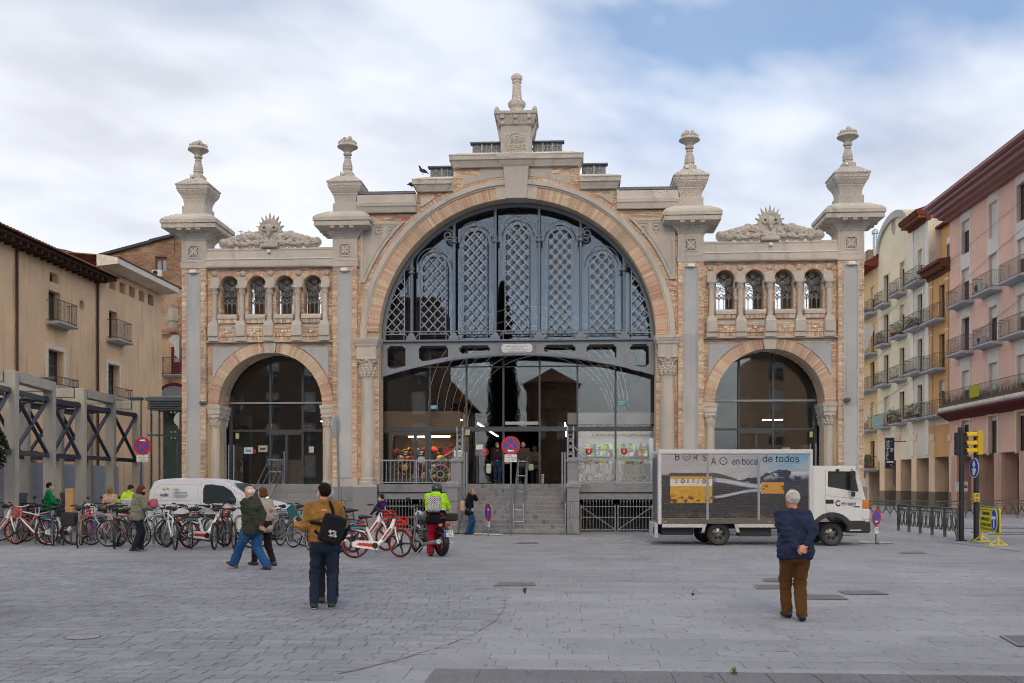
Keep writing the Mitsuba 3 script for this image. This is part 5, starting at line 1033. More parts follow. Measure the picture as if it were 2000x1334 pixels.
# arcade under the three houses
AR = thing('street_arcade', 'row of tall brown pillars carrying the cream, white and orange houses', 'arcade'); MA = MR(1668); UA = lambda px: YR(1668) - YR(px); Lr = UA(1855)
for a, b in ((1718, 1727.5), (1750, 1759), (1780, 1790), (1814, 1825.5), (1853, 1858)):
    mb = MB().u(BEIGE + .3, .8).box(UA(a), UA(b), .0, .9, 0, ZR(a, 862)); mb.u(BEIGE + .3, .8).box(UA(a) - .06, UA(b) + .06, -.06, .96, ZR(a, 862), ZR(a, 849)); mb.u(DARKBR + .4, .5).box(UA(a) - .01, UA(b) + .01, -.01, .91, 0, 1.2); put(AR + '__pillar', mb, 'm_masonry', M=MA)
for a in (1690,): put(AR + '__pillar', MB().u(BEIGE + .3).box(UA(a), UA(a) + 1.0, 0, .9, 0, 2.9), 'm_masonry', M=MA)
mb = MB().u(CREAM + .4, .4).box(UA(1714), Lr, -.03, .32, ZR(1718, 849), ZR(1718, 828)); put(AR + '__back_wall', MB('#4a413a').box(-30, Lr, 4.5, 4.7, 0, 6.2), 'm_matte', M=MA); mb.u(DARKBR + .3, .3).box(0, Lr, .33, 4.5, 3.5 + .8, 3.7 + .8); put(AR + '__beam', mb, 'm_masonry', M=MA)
# vertical hotel sign
HS = thing('hotel_sign', 'dark blue vertical HOTEL sign with a parking P hanging on the arcade', 'sign'); p = atD(1738, 73.5); Mh = frame((p[0], p[1], 0), (RV[0], RV[1], 0), (FV[0], FV[1], 0), (0, 0, 1)); sc = 73.5 / FOC; zt, zb_ = CH + (HZ - 855) * sc, CH + (HZ - 915) * sc; w = 17 * sc
put(HS + '__panel', MB('#1c2440').box(-w / 2, w / 2, 0, .15, zb_, zt), 'm_satin', M=Mh); mb = MB('#d9dce4'); Fm = lambda x, z: frame((x, -.004, z), (1, 0, 0), (0, 0, 1), (0, -1, 0))
for i, ch in enumerate('HOTEL'): mb.text(ch, .23, Fm(-w * .42, zt - .42 - i * .30), True)
mb.prism(sbox(.02, zt - 1.0, .24, zt - .76).difference(sbox(.045, zt - .975, .215, zt - .785)), -.004, 0); mb.text('P', .17, Fm(.08, zt - .96), True); mb.prism(sbox(-w * .4, zb_ + .42, w * .4, zb_ + .55), -.003, 0); mb.prism(Point(.13, zt - .3).buffer(.03), -.004, 0)
mb.tube([(.02, -.01, zb_ + .28), (.1, -.01, zb_ + .28), (.16, -.01, zb_ + .14), (.24, -.01, zb_ + .14)], .025, 5); put(HS + '__lettering', mb, 'm_matte', M=Mh); put(HS + '__bracket', MB('#2c3038').box(w / 2, w / 2 + .9, .05, .1, zt - .3, zt - .24).box(w / 2 - .03, w / 2 + .03, .04, .12, zb_ - 1.2, zt), 'm_satin', M=Mh)
# overhead wires across the right-hand street
OW = thing('overhead_wire', 'thin cables strung along the fronts of the right hand houses', 'cable')
for ya, yb in ((640, 450), (712, 505), (800, 640)): put(OW + '__strand', MB('#4a4645').tube([(XR - .06, YR(1700), ZR(1700, ya)), (XR - .06, YR(1850), ZR(1850, (ya * .35 + yb * .65)) ), (XR - .06, YR(2000), ZR(2000, yb - 60))], .012, 4), 'm_matte')

# left-hand houses
XL = -23.0
def YLf(px): return onX(px, 900, XL)[0]
def ZL(px, py): return onX(px, py, XL)[1]
def ML(px): return frame((XL, YLf(px), 0), (0, 1, 0), (-1, 0, 0), (0, 0, 1))
def house_l(key, label, pl, pr, ztop, **kw):
    H = House(key, label, ML(pl), YLf(pr) - YLf(pl), ztop, BEIGE, **kw); H.U = lambda px: YLf(px) - YLf(pl); return H
z1 = ZL(194, 548); H = house_l('tan_house', 'large tan rendered house at the left edge with a dark timber eave and tiles', -90, 194, z1, wear=.4); U = H.U
H.window(U(97), U(114), ZL(97, 549), ZL(97, 530), 0, '#40382f', deep=.3); H.window(U(95), U(117.5), ZL(95, 628), ZL(95, 565), 0, '#2e2d33', deep=.3); H.balcony(U(90), U(131), ZL(95, 628), .55, .95, thick=.12)
H.window(U(93), U(124), ZL(93, 752), ZL(93, 680), 0, '#4d4844', deep=.3, surround=WHITE); H.balcony(U(96), U(140), ZL(93, 752), .4, .4)
H.window(U(60), U(75), ZL(60, 990), ZL(60, 880), 0, '#3a3430', deep=.3); H.window(U(100), U(117), ZL(104, 905), ZL(104, 800), 0, '#35302c', deep=.3)
H.holes.append(Point(U(160), ZL(160, 596)).buffer(.24, 12)); H.part('round_window', MB('#6f4d38').prism(Point(U(160), ZL(160, 596)).buffer(.3), .28, .3)); H.wall()
mb = MB('#4a3830'); mb.box(-.1, H.L + .3, -.75, .1, z1, z1 + .12)
for u in np.arange(0, H.L, .55): mb.box(u, u + .14, -.68, .05, z1 - .2, z1)
H.part('timber_eave', mb); q = roof_tiles(MB(), -.1, H.L + .3, -.95, z1 + .14, 5, z1 + .75); H.part('roof_tile', q, 'm_farbrick', kind='stuff')
for px_ in (30, 188): H.part('downpipe', MB('#4d2f2a').tube([(U(px_), -.08, 2.5), (U(px_), -.08, z1 - .2), (U(px_), -.5, z1)], .06, 8), 'm_satin')
z2 = ZL(316, 578); H = house_l('tan_house', 'tan rendered house with six small attic windows under a pale boxed eave', 194.5, 316, z2, wear=.4); U = H.U
for a, b, y0_, y1_ in ((200, 208, 533, 553), (214, 226, 541.5, 563), (233.5, 245, 549.5, 571), (252.5, 263.5, 557.5, 579), (271, 282, 565.5, 587), (289, 300, 573.5, 594)): H.window(U(a), U(b), ZL(a, y1_), ZL(a, y0_), 0, '#4a3a2e', deep=.3)
H.window(U(213), U(229), ZL(213, 662), ZL(213, 605), 0, '#2e2d33', deep=.32); H.balcony(U(208), U(240), ZL(213, 662), .55, .95, thick=.12); H.window(U(210), U(233), ZL(210, 775), ZL(210, 709), 0, '#33302f', deep=.32, surround=WHITE); H.balcony(U(213), U(247), ZL(210, 775), .4, .5); H.wall()
z2 = ZL(338, 583); H.eave([(.1, z2 - .1), (-.9, z2), (-.95, z2 + .02), (-.95, z2 + .3), (.1, z2 + .5)], WHITE, 'm_masonry'); q = roof_tiles(MB(), -.1, H.L + .4, -1.0, z2 + .32, 4, z2 + .8); H.part('roof_tile', q, 'm_farbrick', kind='stuff')
# pale house behind, brick house, ochre house with the red door
a, za = onY(45, 478, 66); b, zb_ = onY(215, 545, 66); PH = thing('pale_house', 'pale house wall showing above the tan houses with a sloping tile edge', 'building')
pts = [onY(x, y, 66) for x, y in ((45, 478), (62, 480), (130, 492), (205, 513), (205, 620), (45, 620))]; put(PH + '__wall', MB().u(OCHRE + .6, .8).prism(Polygon(pts), 66, 70), 'm_masonry'); put(PH + '__chimney', MB().u(BEIGE + .4).box(pts[0][0] - .2, pts[1][0] + .1, 66.2, 67, pts[0][1] - 2, pts[0][1] + .25), 'm_masonry'); mb = MB('#5b5550')
for p, q in zip(pts[:3], pts[1:4]): mb.bar((p[0], 67.9, p[1] + .05), (q[0], 67.9, q[1] + .05), 4.2, .12, up=(0, 0, 1))
put(PH + '__roof', mb)
YB = 68; pts = [onY(x, y, YB) for x, y in ((197, 503), (300, 474), (356, 459), (356, 800), (197, 800))]; BH = thing('brick_house', 'tall old brown brick house behind the left tower with a sloping tile roof edge', 'building')
wn = [onY(303, 530, YB), onY(326, 501, YB)]; hole = sbox(wn[0][0], wn[0][1], wn[1][0], wn[1][1]); put(BH + '__wall', MB().u(0.2).prism(Polygon(pts).difference(hole), YB, YB + .4), 'm_farbrick'); mb = MB('#4d4c4c')
for p, q in zip(pts[:2], pts[1:3]): mb.bar((p[0] - .2, YB + 2, p[1] + .08), (q[0], YB + 2, q[1] + .08), 4.6, .18)
put(BH + '__roof', mb); mb = MB('#6f4c42').box(wn[0][0], wn[1][0], YB + .15, YB + .2, wn[1][1] - .2, wn[1][1])
cx = (wn[0][0] + wn[1][0]) / 2
for x in (wn[0][0] + .04, cx, wn[1][0] - .04): mb.box(x - .04, x + .04, YB + .15, YB + .2, wn[0][1], wn[1][1])
k = put(BH + '__window', mb); put(k + '__pane', MB('#8d94a0').box(wn[0][0], wn[1][0], YB + .21, YB + .23, wn[0][1], wn[1][1]), 'm_satin')
class _F: M = np.eye(4)
x0, z0_ = onY(299.5, 542, YB); aircon(_F, x0 + .4, z0_, YB - .4, 'white air conditioner below the window of the brown brick house', .72, .45)
put(BH + '__wall_joint', MB('#2a2522').box(*sorted((onY(341, 480, YB)[0], onY(342, 480, YB)[0])), YB - .02, YB, onY(341, 495, YB)[1], onY(341, 465, YB)[1]))
YD = 60; OH = thing('brown_house', 'brown brick house with a tall dark red balcony door beside the left tower', 'building'); f_ = lambda x, y: onY(x, y, YD)
a = f_(314, 652); b = f_(362, 800); put(OH + '__wall', MB().u(BEIGE + .6, .1).box(a[0], b[0], YD, YD + .3, 0, a[1]), 'm_masonry'); mb = roof_tiles(MB(), a[0], b[0], YD - .5, a[1], YD + 3, f_(330, 618)[1]); put(OH + '__roof_tile', mb, 'm_farbrick', kind='stuff')
d0, d1 = f_(335, 733), f_(352, 678); mb = MB('#6b1f24').box(d0[0], d1[0] + .2, YD - .05, YD - .0, d0[1], d1[1]); mb.c('#aab0b6').box(d0[0] + .18, d1[0], YD - .06, YD - .05, d0[1] + .8, d1[1] - .3); mb.c('#6b1f24')
for t in (.3, .55, .8): mb.box(d0[0] + .18, d1[0], YD - .07, YD - .06, d0[1] + .8 + t, d0[1] + .86 + t)
put(OH + '__door', mb, 'm_satin'); Hh = House.__new__(House); Hh.M = frame((a[0], YD, 0), (1, 0, 0), (0, 1, 0), (0, 0, 1)); Hh.k = OH; Hh.balcony(.2, b[0] - a[0], d0[1], .7, 1.0, thick=.12)
c0 = f_(340, 770); put(OH + '__arched_door', MB('#6b1f24').prism(affinity.scale(Point(c0[0], c0[1]).buffer(1, 20), 1.0, .7), YD - .04, YD).c('#8f979f').prism(affinity.scale(Point(c0[0], c0[1]).buffer(1, 20), .8, .5), YD - .06, YD - .04), 'm_satin')
c0 = f_(323, 612); put(OH + '__chimney', MB().u(CONC + .4).lathe([(.28, c0[1] - 1.5), (.28, c0[1] - .3), (.36, c0[1] - .3), (.36, c0[1] + .1), (.3, c0[1] + .12), (.3, c0[1] + .5)], c0[0], YD + 1.2, 12), 'm_masonry')
# silhouettes of curved steel plates beside the two outer towers
for sx, cut in ((-1, ((352, 655), (340, 655), (331, 663), (333, 670), (342, 674), (343, 692), (347, 698), (352, 702))), (-1, ((352, 805), (345, 810), (341, 818), (342, 826), (349, 832), (352, 840))), (1, ((1683, 633), (1700, 633), (1706, 642), (1702, 655), (1696, 662), (1696, 676), (1683, 690))), (1, ((1683, 795), (1690, 800), (1694, 812), (1692, 822), (1683, 828)))):
    P_ = [onY(x, y, Y0 + 1.2) for x, y in cut]; put(MK + '__side_bracket', MB().u(CEMENT + .1).prism(Polygon(P_), Y0 + 1.1, Y0 + 1.3), 'm_masonry')
# glass lift beside the market
GL = thing('glass_lift', 'dark green glass lift box with a grey louvred top beside the left tower', 'lift'); c0 = onG(300, 1036); Yl = 39.5; a, zt = onY(287, 776, Yl); b = onY(372, 776, Yl)[0]; zl = onY(300, 800, Yl)[1]
mb = MB('#4d5358').box(a - .1, b, Yl, Yl + 2.2, zt - .12, zt); put(GL + '__roof', mb, 'm_satin'); mb = MB('#3d4349').box(a + .06, b, Yl + .12, Yl + 2.1, zl, zt - .12); mb.c('#596067')
put(GL + '__louvre_box', mb, 'm_satin')
for i in range(8): put(GL + '__louvre', MB('#565d64').prism(Polygon([(Yl, zl + i * .07), (Yl + .1, zl + i * .07 + .05), (Yl + .1, zl + i * .07 + .065), (Yl, zl + i * .07 + .02)]), a, b, frame((0, 0, 0), (0, 1, 0), (1, 0, 0), (0, 0, 1))), 'm_satin')
zm = onY(300, 850, Yl)[1]; mb = MB('#30494a')
for x in (a + .04, a + .38, a + 1.12, a + 1.3): mb.box(x - .03, x + .03, Yl + .3, Yl + .36, 0, zl)
mb.box(a, b, Yl + .02, Yl + .06, zm - .03, zm + .03); mb.box(a, b, Yl + .3, Yl + .36, 1.6, 1.66); mb.tube([(a + .4, Yl + 1, 2.8), (b, Yl + 1, 4.3)], .05, 6); mb.tube([(a + .4, Yl + 1, 4.3), (b, Yl + 1, 2.8)], .05, 6); mb.box(a + .1, b, Yl + 1.9, Yl + 2, 0, zl); put(GL + '__frame', mb, 'm_satin')
put(GL + '__glass', MB('#1f3436').box(a, b, Yl + .08, Yl + .1, 0, zl), 'm_carglass') if False else put(GL + '__glass', MB().raw([[a, Yl + .08, 0], [b, Yl + .08, 0], [b, Yl + .08, zl], [a, Yl + .08, zl]], [[0, 1, 2, 3]]), 'm_pane')
put(GL + '__inner_glass', MB('#27413f').box(a + .3, b, Yl + .9, Yl + .92, 0, zl), 'm_satin')
for x in (a + .2, a + .98, a + 1.14):
    for z in (zl - .12, zm + .12, zm - .12): put(GL + '__glass_clamp', MB('#c9d2d2').raw(*(lambda m: (np.array(m.vertices)[:, [0, 2, 1]] + [x, Yl + .05, z], np.array(m.faces)[:, ::-1]))(trimesh.creation.cylinder(.04, .04, sections=10))), 'm_metal')
# concrete and steel pergola, with the grey wall behind it
PG = thing('concrete_pergola', 'long grey concrete frame pergola with crossed dark steel tubes at the left', 'pergola')
cp = [(-50, 27.6), (22.8, 30.7), (96.8, 34.0), (158, 36.3), (216.5, 39.2), (267.7, 41.8)]; zt = 5.22; pc = [atD(*c) for c in cp]; dn = (pc[-1] - pc[0]) / np.linalg.norm(pc[-1] - pc[0]); nn = np.array([-dn[1], dn[0]]) * 2.0
Mq = lambda p: frame((p[0], p[1], 0), (dn[0], dn[1], 0), (-dn[1], dn[0], 0), (0, 0, 1))
for i, p in enumerate(pc):
    for off in (0, 1):
        q = p + nn * off; put(PG + '__column', MB().u(CONC + .3, .7 - .2 * off).cbox(-.14, .14, -.17, .17, 0, zt - (.0 if off == 0 else .0), .015), 'm_masonry', M=Mq(q))
    put(PG + '__cross_beam', MB().u(CONC + .3).bar(np.append(p + nn * .1, zt - .17), np.append(p + nn * .9, zt - .17), .34, .33), 'm_masonry')
ST_ = '#383d49'
for i in range(5):
    a, b = pc[i] + dn * .18, pc[i + 1] - dn * .18
    if i % 2 == 1:
        for off in (0, 1): put(PG + '__portal_beam', MB().u(CONC + .3, .8).bar(np.append(a + nn * off, zt - .16), np.append(b + nn * off, zt - .16), .36, .32), 'm_masonry')
    for off in (0, 1):
        A, B = a + nn * off, b + nn * off
        for z in (2.72, zt - .62): put(PG + '__truss_tube', MB(ST_).bar(np.append(A, z), np.append(B, z), .13, .15), 'm_satin')
        for z0_, z1_ in ((2.75, zt - .65), (zt - .65, 2.75)): put(PG + '__truss_tube', MB(ST_).tube([np.append(A, z0_), np.append(B, z1_)], .065, 8), 'm_satin')
    for s_, t_ in ((a, b + nn), (a + nn, b), (a + nn * .5, b + nn * .5)): put(PG + '__truss_tube', MB(ST_).tube([np.append(s_, zt - .55), np.append(t_, zt - .55)], .05, 6), 'm_satin')
for px_, dd in ((103, 34.0), (277, 41.8)): p = atD(px_, dd) + nn * .1; put(thing('floodlight', f'dark floodlight mounted on top of the pergola {"over its second column" if px_ < 200 else "near the glass lift"}', 'floodlight') + '__head', MB('#3c4146').cbox(p[0] - .28, p[0] + .25, p[1] - .12, p[1] + .12, zt + .02, zt + .16, .03), 'm_satin')
GW = thing('grey_wall', 'plain grey boundary wall standing behind the pergola columns', 'wall'); off = nn * 1.9
for i in range(9):
    a = pc[0] - dn * 2 + off + dn * i * 3.1; put(GW + '__panel', MB().u(GREYW + .25, rng.uniform(.4, .6)).box(0, 3.09, 0, .25, 0, 2.62), 'm_masonry', M=frame((a[0], a[1], 0), (dn[0], dn[1], 0), (-dn[1], dn[0], 0), (0, 0, 1)))
TR = thing('small_tree', 'small dark leafed tree at the left edge beside the pergola', 'tree'); p = atD(-26, 29); put(TR + '__trunk', MB('#4a4038').tube([(p[0], p[1], 0), (p[0] + .05, p[1], 1.2), (p[0], p[1], 2.4)], [.07, .05, .03], 6)); put(TR + '__crown', leafy(1100, ((p[0] - .75, p[1] - .7, 1.9), (p[0] + .55, p[1] + .7, 3.6)), 8, .075, ('#2a3324', '#343c28', '#4a4a2e', '#1f281c'), True), 'm_leaf')
# what stands behind the camera and shows in the market's glass
def mirror(px, py, Yobj): X, Z = onY(px, py, 2 * (Y0 + 1.4) - Yobj); return X, Z
CT = thing('church_tower', 'octagonal brown brick church tower with a low tiled roof behind the camera', 'tower'); xa, zt = mirror(1025, 752, -42); xb, zp_ = mirror(1130, 718, -42); R_ = (xb - xa) / 2; cx = (xa + xb) / 2; mb = MB().u(0.2)
mb.lathe([(R_ * .93, 0), (R_ * .93, zt - 3.2), (R_ * .97, zt - 3.1), (R_ * .97, zt - 2.6), (R_ * .93, zt - 2.5), (R_ * .93, zt - .9), (R_ * 1.05, zt - .3), (R_ * 1.05, zt)], cx, -42, 8, 5); put(CT + '__shaft', mb, 'm_farbrick'); put(CT + '__roof', MB().u(1.0).lathe([(R_ * 1.15, zt), (0, zp_)], cx, -42, 8, 5), 'm_farbrick')
for a in range(8): put(CT + '__belfry_opening', MB('#c8c4b8').prism(arch_poly(0, zt - 5, .45, zt - 6.6), -.05, .05, frame((cx + R_ * .87 * math.cos(a * PI / 4 + PI / 8), -42 + R_ * .87 * math.sin(a * PI / 4 + PI / 8), 0), (-math.sin(a * PI / 4 + PI / 8), math.cos(a * PI / 4 + PI / 8), 0), (math.cos(a * PI / 4 + PI / 8), math.sin(a * PI / 4 + PI / 8), 0), (0, 0, 1))))
CB = thing('brick_church', 'dark brick church with a stepped tiled roof behind the camera', 'church'); xa, z1 = mirror(770, 790, -45); xb, _ = mirror(905, 790, -45); _, z2 = mirror(845, 722, -45); put(CB + '__nave', MB().u(0.1).box(xa, xb, -60, -45, 0, z1), 'm_farbrick'); put(CB + '__roof', MB().u(1.0).flat([[xa - .8, -44.2, z1], [xb + .8, -44.2, z1], [xb + .8, -60.8, z1], [xa - .8, -60.8, z1], [(xa + xb) / 2, -52, z2 + 1.5]], [[0, 1, 4], [1, 2, 4], [2, 3, 4], [3, 0, 4]]), 'm_farbrick'); put(CB + '__lantern', MB().u(0.1).lathe([(1.1, z2 - 1), (1.1, z2 + 2), (1.5, z2 + 2.1), (0, z2 + 3.5)], (xa + xb) / 2 + .6, -50, 8, 5), 'm_farbrick')
CY = thing('cypress_tree', 'tall dark cypress behind the camera', 'tree'); cxm, zt = mirror(983, 590, -28); put(CY + '__trunk', MB('#3f352c').tube([(cxm, -28, 0), (cxm, -28, zt * .9)], [.25, .04], 8)); mb = MB()
for i in range(24):
    z = 1.0 + (zt - 1) * i / 24; w = (1.75 * (1 - (i / 24.5) ** 2.2) + .25) * rng.uniform(.86, 1.08); t = leafy(1500, ((cxm - w, -28 - w, z), (cxm + w, -28 + w, z + (zt - 1) / 6.5)), 60 + i, .15, ('#1e2a1c', '#263322', '#18221a'), True); mb.V += t.V; mb.F += [f + mb.n for f in t.F]; mb.n += t.n; mb.K += t.K; mb.U += t.U
put(CY + '__crown', mb, 'm_leaf')
for key, lab, Mx, L_, ht, col in (('apartment_house', 'tall brown apartment house across the square behind the camera, left', frame((-14, -30, 0), (-1, 0, 0), (0, -1, 0), (0, 0, 1)), 34, 21, DARKBR), ('apartment_house', 'ochre apartment house across the square behind the camera, right', frame((48, -30, 0), (-1, 0, 0), (0, -1, 0), (0, 0, 1)), 29, 15, BEIGE)):
    H = House(key, lab, Mx, L_, ht, col)
    for i in range(7):
        for j in range(4): H.window(1.6 + i * 4, 3.2 + i * 4, 2.4 + j * 3.4, 5.0 + j * 3.4, rng.uniform(.3, 1), '#d8d4cc', bcol='#e4e2dc')
    H.wall(); H.eave([(.1, ht), (-.9, ht + .1), (-.9, ht + .3), (.1, ht + .8)], '#6a4a3c')
# ---------------- street furniture ----------------
# steel fences of the tram street: posts, rails and leaf shaped crossed slats
def fence(key, label, pa, pb, h=.92, step=1.15, col='#4b5448', cat='fence'):
    k = thing(key, label, cat); pa, pb = np.asarray(pa), np.asarray(pb); L = np.linalg.norm(pb - pa); d = (pb - pa) / L; M = frame((pa[0], pa[1], 0), (d[0], d[1], 0), (-d[1], d[0], 0), (0, 0, 1)); n = max(1, round(L / step))
    mb = MB(col).tube([(0, 0, h), (L, 0, h)], .03, 8).tube([(0, 0, h - .14), (L, 0, h - .14)], .014, 6); put(k + '__rail', mb, 'm_satin', M=M)
    for i in range(n + 1):
        u = L * i / n; put(k + '__post', MB(col).box(u - .012, u + .012, -.05, .05, 0, h - .02).box(u - .02, u + .02, -.055, .055, .2, h - .14), 'm_satin', M=M)
        if i < n:
            for j in range(3):
                v = u + L / n * (j + .5) / 3; w = L / n / 3 * .42; q = MB(col)
                for e in (-1, 1): q.tube([(v - e * w, 0.012 * e, .22), (v - e * w * .2, .012 * e, .46), (v + e * w * .25, .012 * e, .62), (v + e * w * .55, .012 * e, h - .14)], [.022, .03, .022, .012], 5)
                q.bar((v - w * .5, 0, .5), (v + w * .5, 0, .5), .03); put(k + '__slat', q, 'm_satin', M=M)
G = lambda x, y: onG(x, y)
fence('tram_fence', 'short dark green steel fence with crossed slats standing left of the traffic light', G(1755, 1036), G(1872, 1052), .95)
fence('tram_fence', 'long dark green fence in front of the arcade pillars, behind the tram tracks', atD(1692, 52), atD(1880, 51), .85, 1.3, '#47514a'); fence('tram_fence', 'dark green fence in front of the pink house, right of the traffic light', atD(1886, 51), atD(2090, 50), .9, 1.3, '#434d47')
# tram tracks and street edge
struct('tram_street', MB().u(2.2, .4).box(G(1760, 1032)[0], 120, G(1760, 1010)[1] - 6.5, 49.5, -.3, -.004), 'm_paving')
for i, y in enumerate((35.6, 37.1, 40.2, 41.7)): put('tram_street__rail', MB('#3b3c40').box(14.5, 120, y, y + .09, -.05, .002), 'm_satin')
struct('pavement_edge', MB().u(1.6, .9).flat([[*G(1842, 1058), .003], [*G(1990, 1077), .003], [*G(2100, 1090), .003], [*G(2080, 1078), .003], [*G(1985, 1070), .003], [*G(1870, 1057), .003]], [[0, 1, 4, 5], [1, 2, 3, 4]]), 'm_paving')
# traffic lights
def signal_pole(label, px, py, h):
    k = thing('traffic_light', label, 'traffic light'); p = G(px, py); return k, p
k, p = signal_pole('traffic light on a black pole showing its plain dark back', 1878, 1056, 3.3); D = np.hypot(*p); sc = 1.75 / (1056 - HZ); Z = lambda y: CH + (HZ - y) * sc
put(k + '__pole', MB('#23282a').lathe([(.16, 0), (.16, .02), (.075, .05), (.075, Z(836)), (.0, Z(836))], p[0], p[1], 12), 'm_satin'); put(k + '__back', MB('#26292b').cbox(p[0] - .14, p[0] + .14, p[1] - .02, p[1] + .24, Z(889), Z(844), .02), 'm_satin'); put(k + '__camera', MB('#2b2e31').cbox(p[0] - .08, p[0] + .08, p[1] - .06, p[1] + .1, Z(844), Z(834), .015), 'm_satin'); put(k + '__stay', MB('#50443c').bar((p[0] - .12, p[1], 0), (p[0] - .3, p[1] + .05, .8), .08, .03), 'm_satin')
k, p = signal_pole('traffic light with a yellow three lamp head above a blue arrow sign', 1907, 1056, 3.0); px0, py0 = p
put(k + '__pole', MB('#23282a').lathe([(.16, 0), (.16, .02), (.085, .05), (.085, Z(842)), (.0, Z(842))], px0, py0, 12), 'm_satin'); put(k + '__housing', MB('#c6a312').cbox(px0 - .03, px0 + .12, py0 - .22, py0 + .06, Z(889), Z(842), .02), 'm_satin')
for i, y in enumerate((850, 866.5, 881)):
    M = frame((px0 - .03, py0 - .08, Z(y)), (0, -1, 0), (0, 0, 1), (-1, 0, 0)); t = np.linspace(-.35, PI + .35, 14); q = MB('#d0ab14'); r0 = .105
    for sgn, rr in ((0, r0), ): 
        v = [[rr * math.cos(a), rr * math.sin(a), 0] for a in t] + [[rr * .98 * math.cos(a), rr * .98 * math.sin(a) - .02, .30 + .02 * math.sin(a)] for a in t]; v = np.array(v) @ M[:3, :3].T + M[:3, 3]; q.flat(v, [[j, j + 1, j + 15, j + 14] for j in range(13)]); q.flat(v, [[j + 14, j + 15, j + 1, j] for j in range(13)])
    put(k + '__visor', q, 'm_satin'); put(k + '__lamp', MB('#4a2a22' if i == 0 else '#3a3226' if i == 1 else '#22352c').sphere((px0 - .03, py0 - .08, Z(y)), .09, 8, (.3, 1, 1)), 'm_gloss')
q = MB('#d2ae16').cbox(px0 - .13, px0 + .04, py0 - .16, py0 - .08, Z(980.5), Z(963), .015); kk = put(k + '__pedestrian_head', q, 'm_satin')
for y in (967.5, 976): put(kk + '__lens', MB('#7d6a5a').prism(Point(px0 - .045, Z(y)).buffer(.05), py0 - .165, py0 - .155), 'm_gloss')
def disc_sign(parent, M, r, kind, arrow=None):
    # a round sign drawn in the x, z plane of M, facing -y
    def lay(poly, col, d): return MB(col).prism(poly, -d - .0012, -d)
    c = Point(0, 0).buffer(r, 32); k = put(parent + '__disc', MB('#8f9598').prism(c, 0, .02), 'm_satin', M=M)
    if kind == 'blue':
        put(k + '__face', lay(c, '#d9dce0', .001), 'm_satin', M=M); put(k + '__field', lay(c.buffer(-.025), '#1d3f96', .003), 'm_satin', M=M)
        g = unary_union([sbox(-.03, -r * .72, .03, r * .3), Polygon([(-.12, r * .2), (.12, r * .2), (0, r * .8)])]); 
        if arrow == 'mix': g = unary_union([g, Point(-.0, -r * .45).buffer(.09), Point(.09, -r * .2).buffer(.05), Point(-.08, -r * .2).buffer(.05)])
        if arrow == 'tee': g = unary_union([sbox(-.05, -r * .7, .05, r * .25), sbox(-r * .6, r * .1, r * .6, r * .32), Polygon([(-r * .55, -.02), (-r * .55, r * .5), (-r * .9, r * .2)])])
        put(k + '__arrow', lay(g.intersection(c.buffer(-.03)), '#e4e6ea', .0045), 'm_satin', M=M)
    else:
        put(k + '__ring', lay(c, '#b5222f', .001), 'm_satin', M=M); put(k + '__field', lay(Point(0, 0).buffer(r * .72, 32), '#1f4fa8', .003), 'm_satin', M=M)
        b = [LineString([(-r, r * .95), (r, -r * .95)]).buffer(r * .1, cap_style=2)] + ([LineString([(-r, -r * .95), (r, r * .95)]).buffer(r * .1, cap_style=2)] if kind == 'stop' else [])
        put(k + '__cross', lay(unary_union(b).intersection(c.buffer(-.02)), '#b5222f', .0045), 'm_satin', M=M)
        if arrow:
            e, zz = arrow; g = unary_union([sbox(-r * .28, zz * r - r * .07, r * .2, zz * r + r * .07), Polygon([(r * .14, zz * r - r * .17), (r * .14, zz * r + r * .17), (r * .36, zz * r)])]); g = affinity.scale(g, e, 1, origin=(0, 0)); put(k + '__arrow', lay(g, '#e8eaee', .006), 'm_satin', M=M)
    return k
def plate(parent, M, w, h, zc, lines=4, col='#d3d5d6', txt=('ZONA DE', 'CARGA Y DESCARGA', 'LABORABLES DE', '8 A 20 HORAS')):
    k = put(parent + '__plate', MB(col).prism(sbox(-w / 2, zc - h / 2, w / 2, zc + h / 2).buffer(-.02).buffer(.02), -.004, .01), 'm_satin', M=M); q = MB('#4a4d55')
    for i in range(lines): q.text(txt[i], h * .13, M @ frame((-w * .42 + (.02 if i % 2 else w * .14), -.0045, zc + h * (.26 - .22 * i)), (1, 0, 0), (0, 0, 1), (0, -1, 0)), True, .001, 0, .92)
    put(k + '__lettering', q, 'm_matte')
disc_sign(k, frame((px0 - .12, py0 - .12, Z(914)), (.05, -.998, 0), (.998, .05, 0), (0, 0, 1)), .31, 'blue', 'mix')
# no stopping signs
def stop_sign(label, px, ydisc, rpx, D, arrow, plate_px=None, kind='stop', yaw=0.0, stand=False, ybase=None):
    k = thing('no_stopping_sign', label, 'traffic sign'); p = atD(px, D); sc = D / FOC; zc = CH + (HZ - ydisc) * sc; r = rpx * sc; M = place(p[0], p[1], 0, yaw) @ place(0, 0, zc)
    if yaw: pass
    disc_sign(k, M, r, kind, arrow); zb = 0
    if plate_px: plate(k, place(p[0], p[1], 0, yaw), plate_px[0] * sc, plate_px[1] * sc, CH + (HZ - plate_px[2]) * sc, plate_px[3] if len(plate_px) > 3 else 4)
    put(k + '__pole', MB('#9a9fa2').tube([(p[0] + .0, p[1] + .04, 0), (p[0], p[1] + .04, zc + r * .8)], .03, 8), 'm_metal')
    if stand:
        c, s = math.cos(yaw * .3), math.sin(yaw * .3); put(k + '__foot', MB('#aab0b2').tube([(p[0] - .5, p[1] + .05, .03), (p[0] + .5, p[1] + .05, .03)], .03, 6).tube([(p[0], p[1] - .35, .03), (p[0], p[1] + .4, .03)], .03, 6), 'm_metal')
    return k
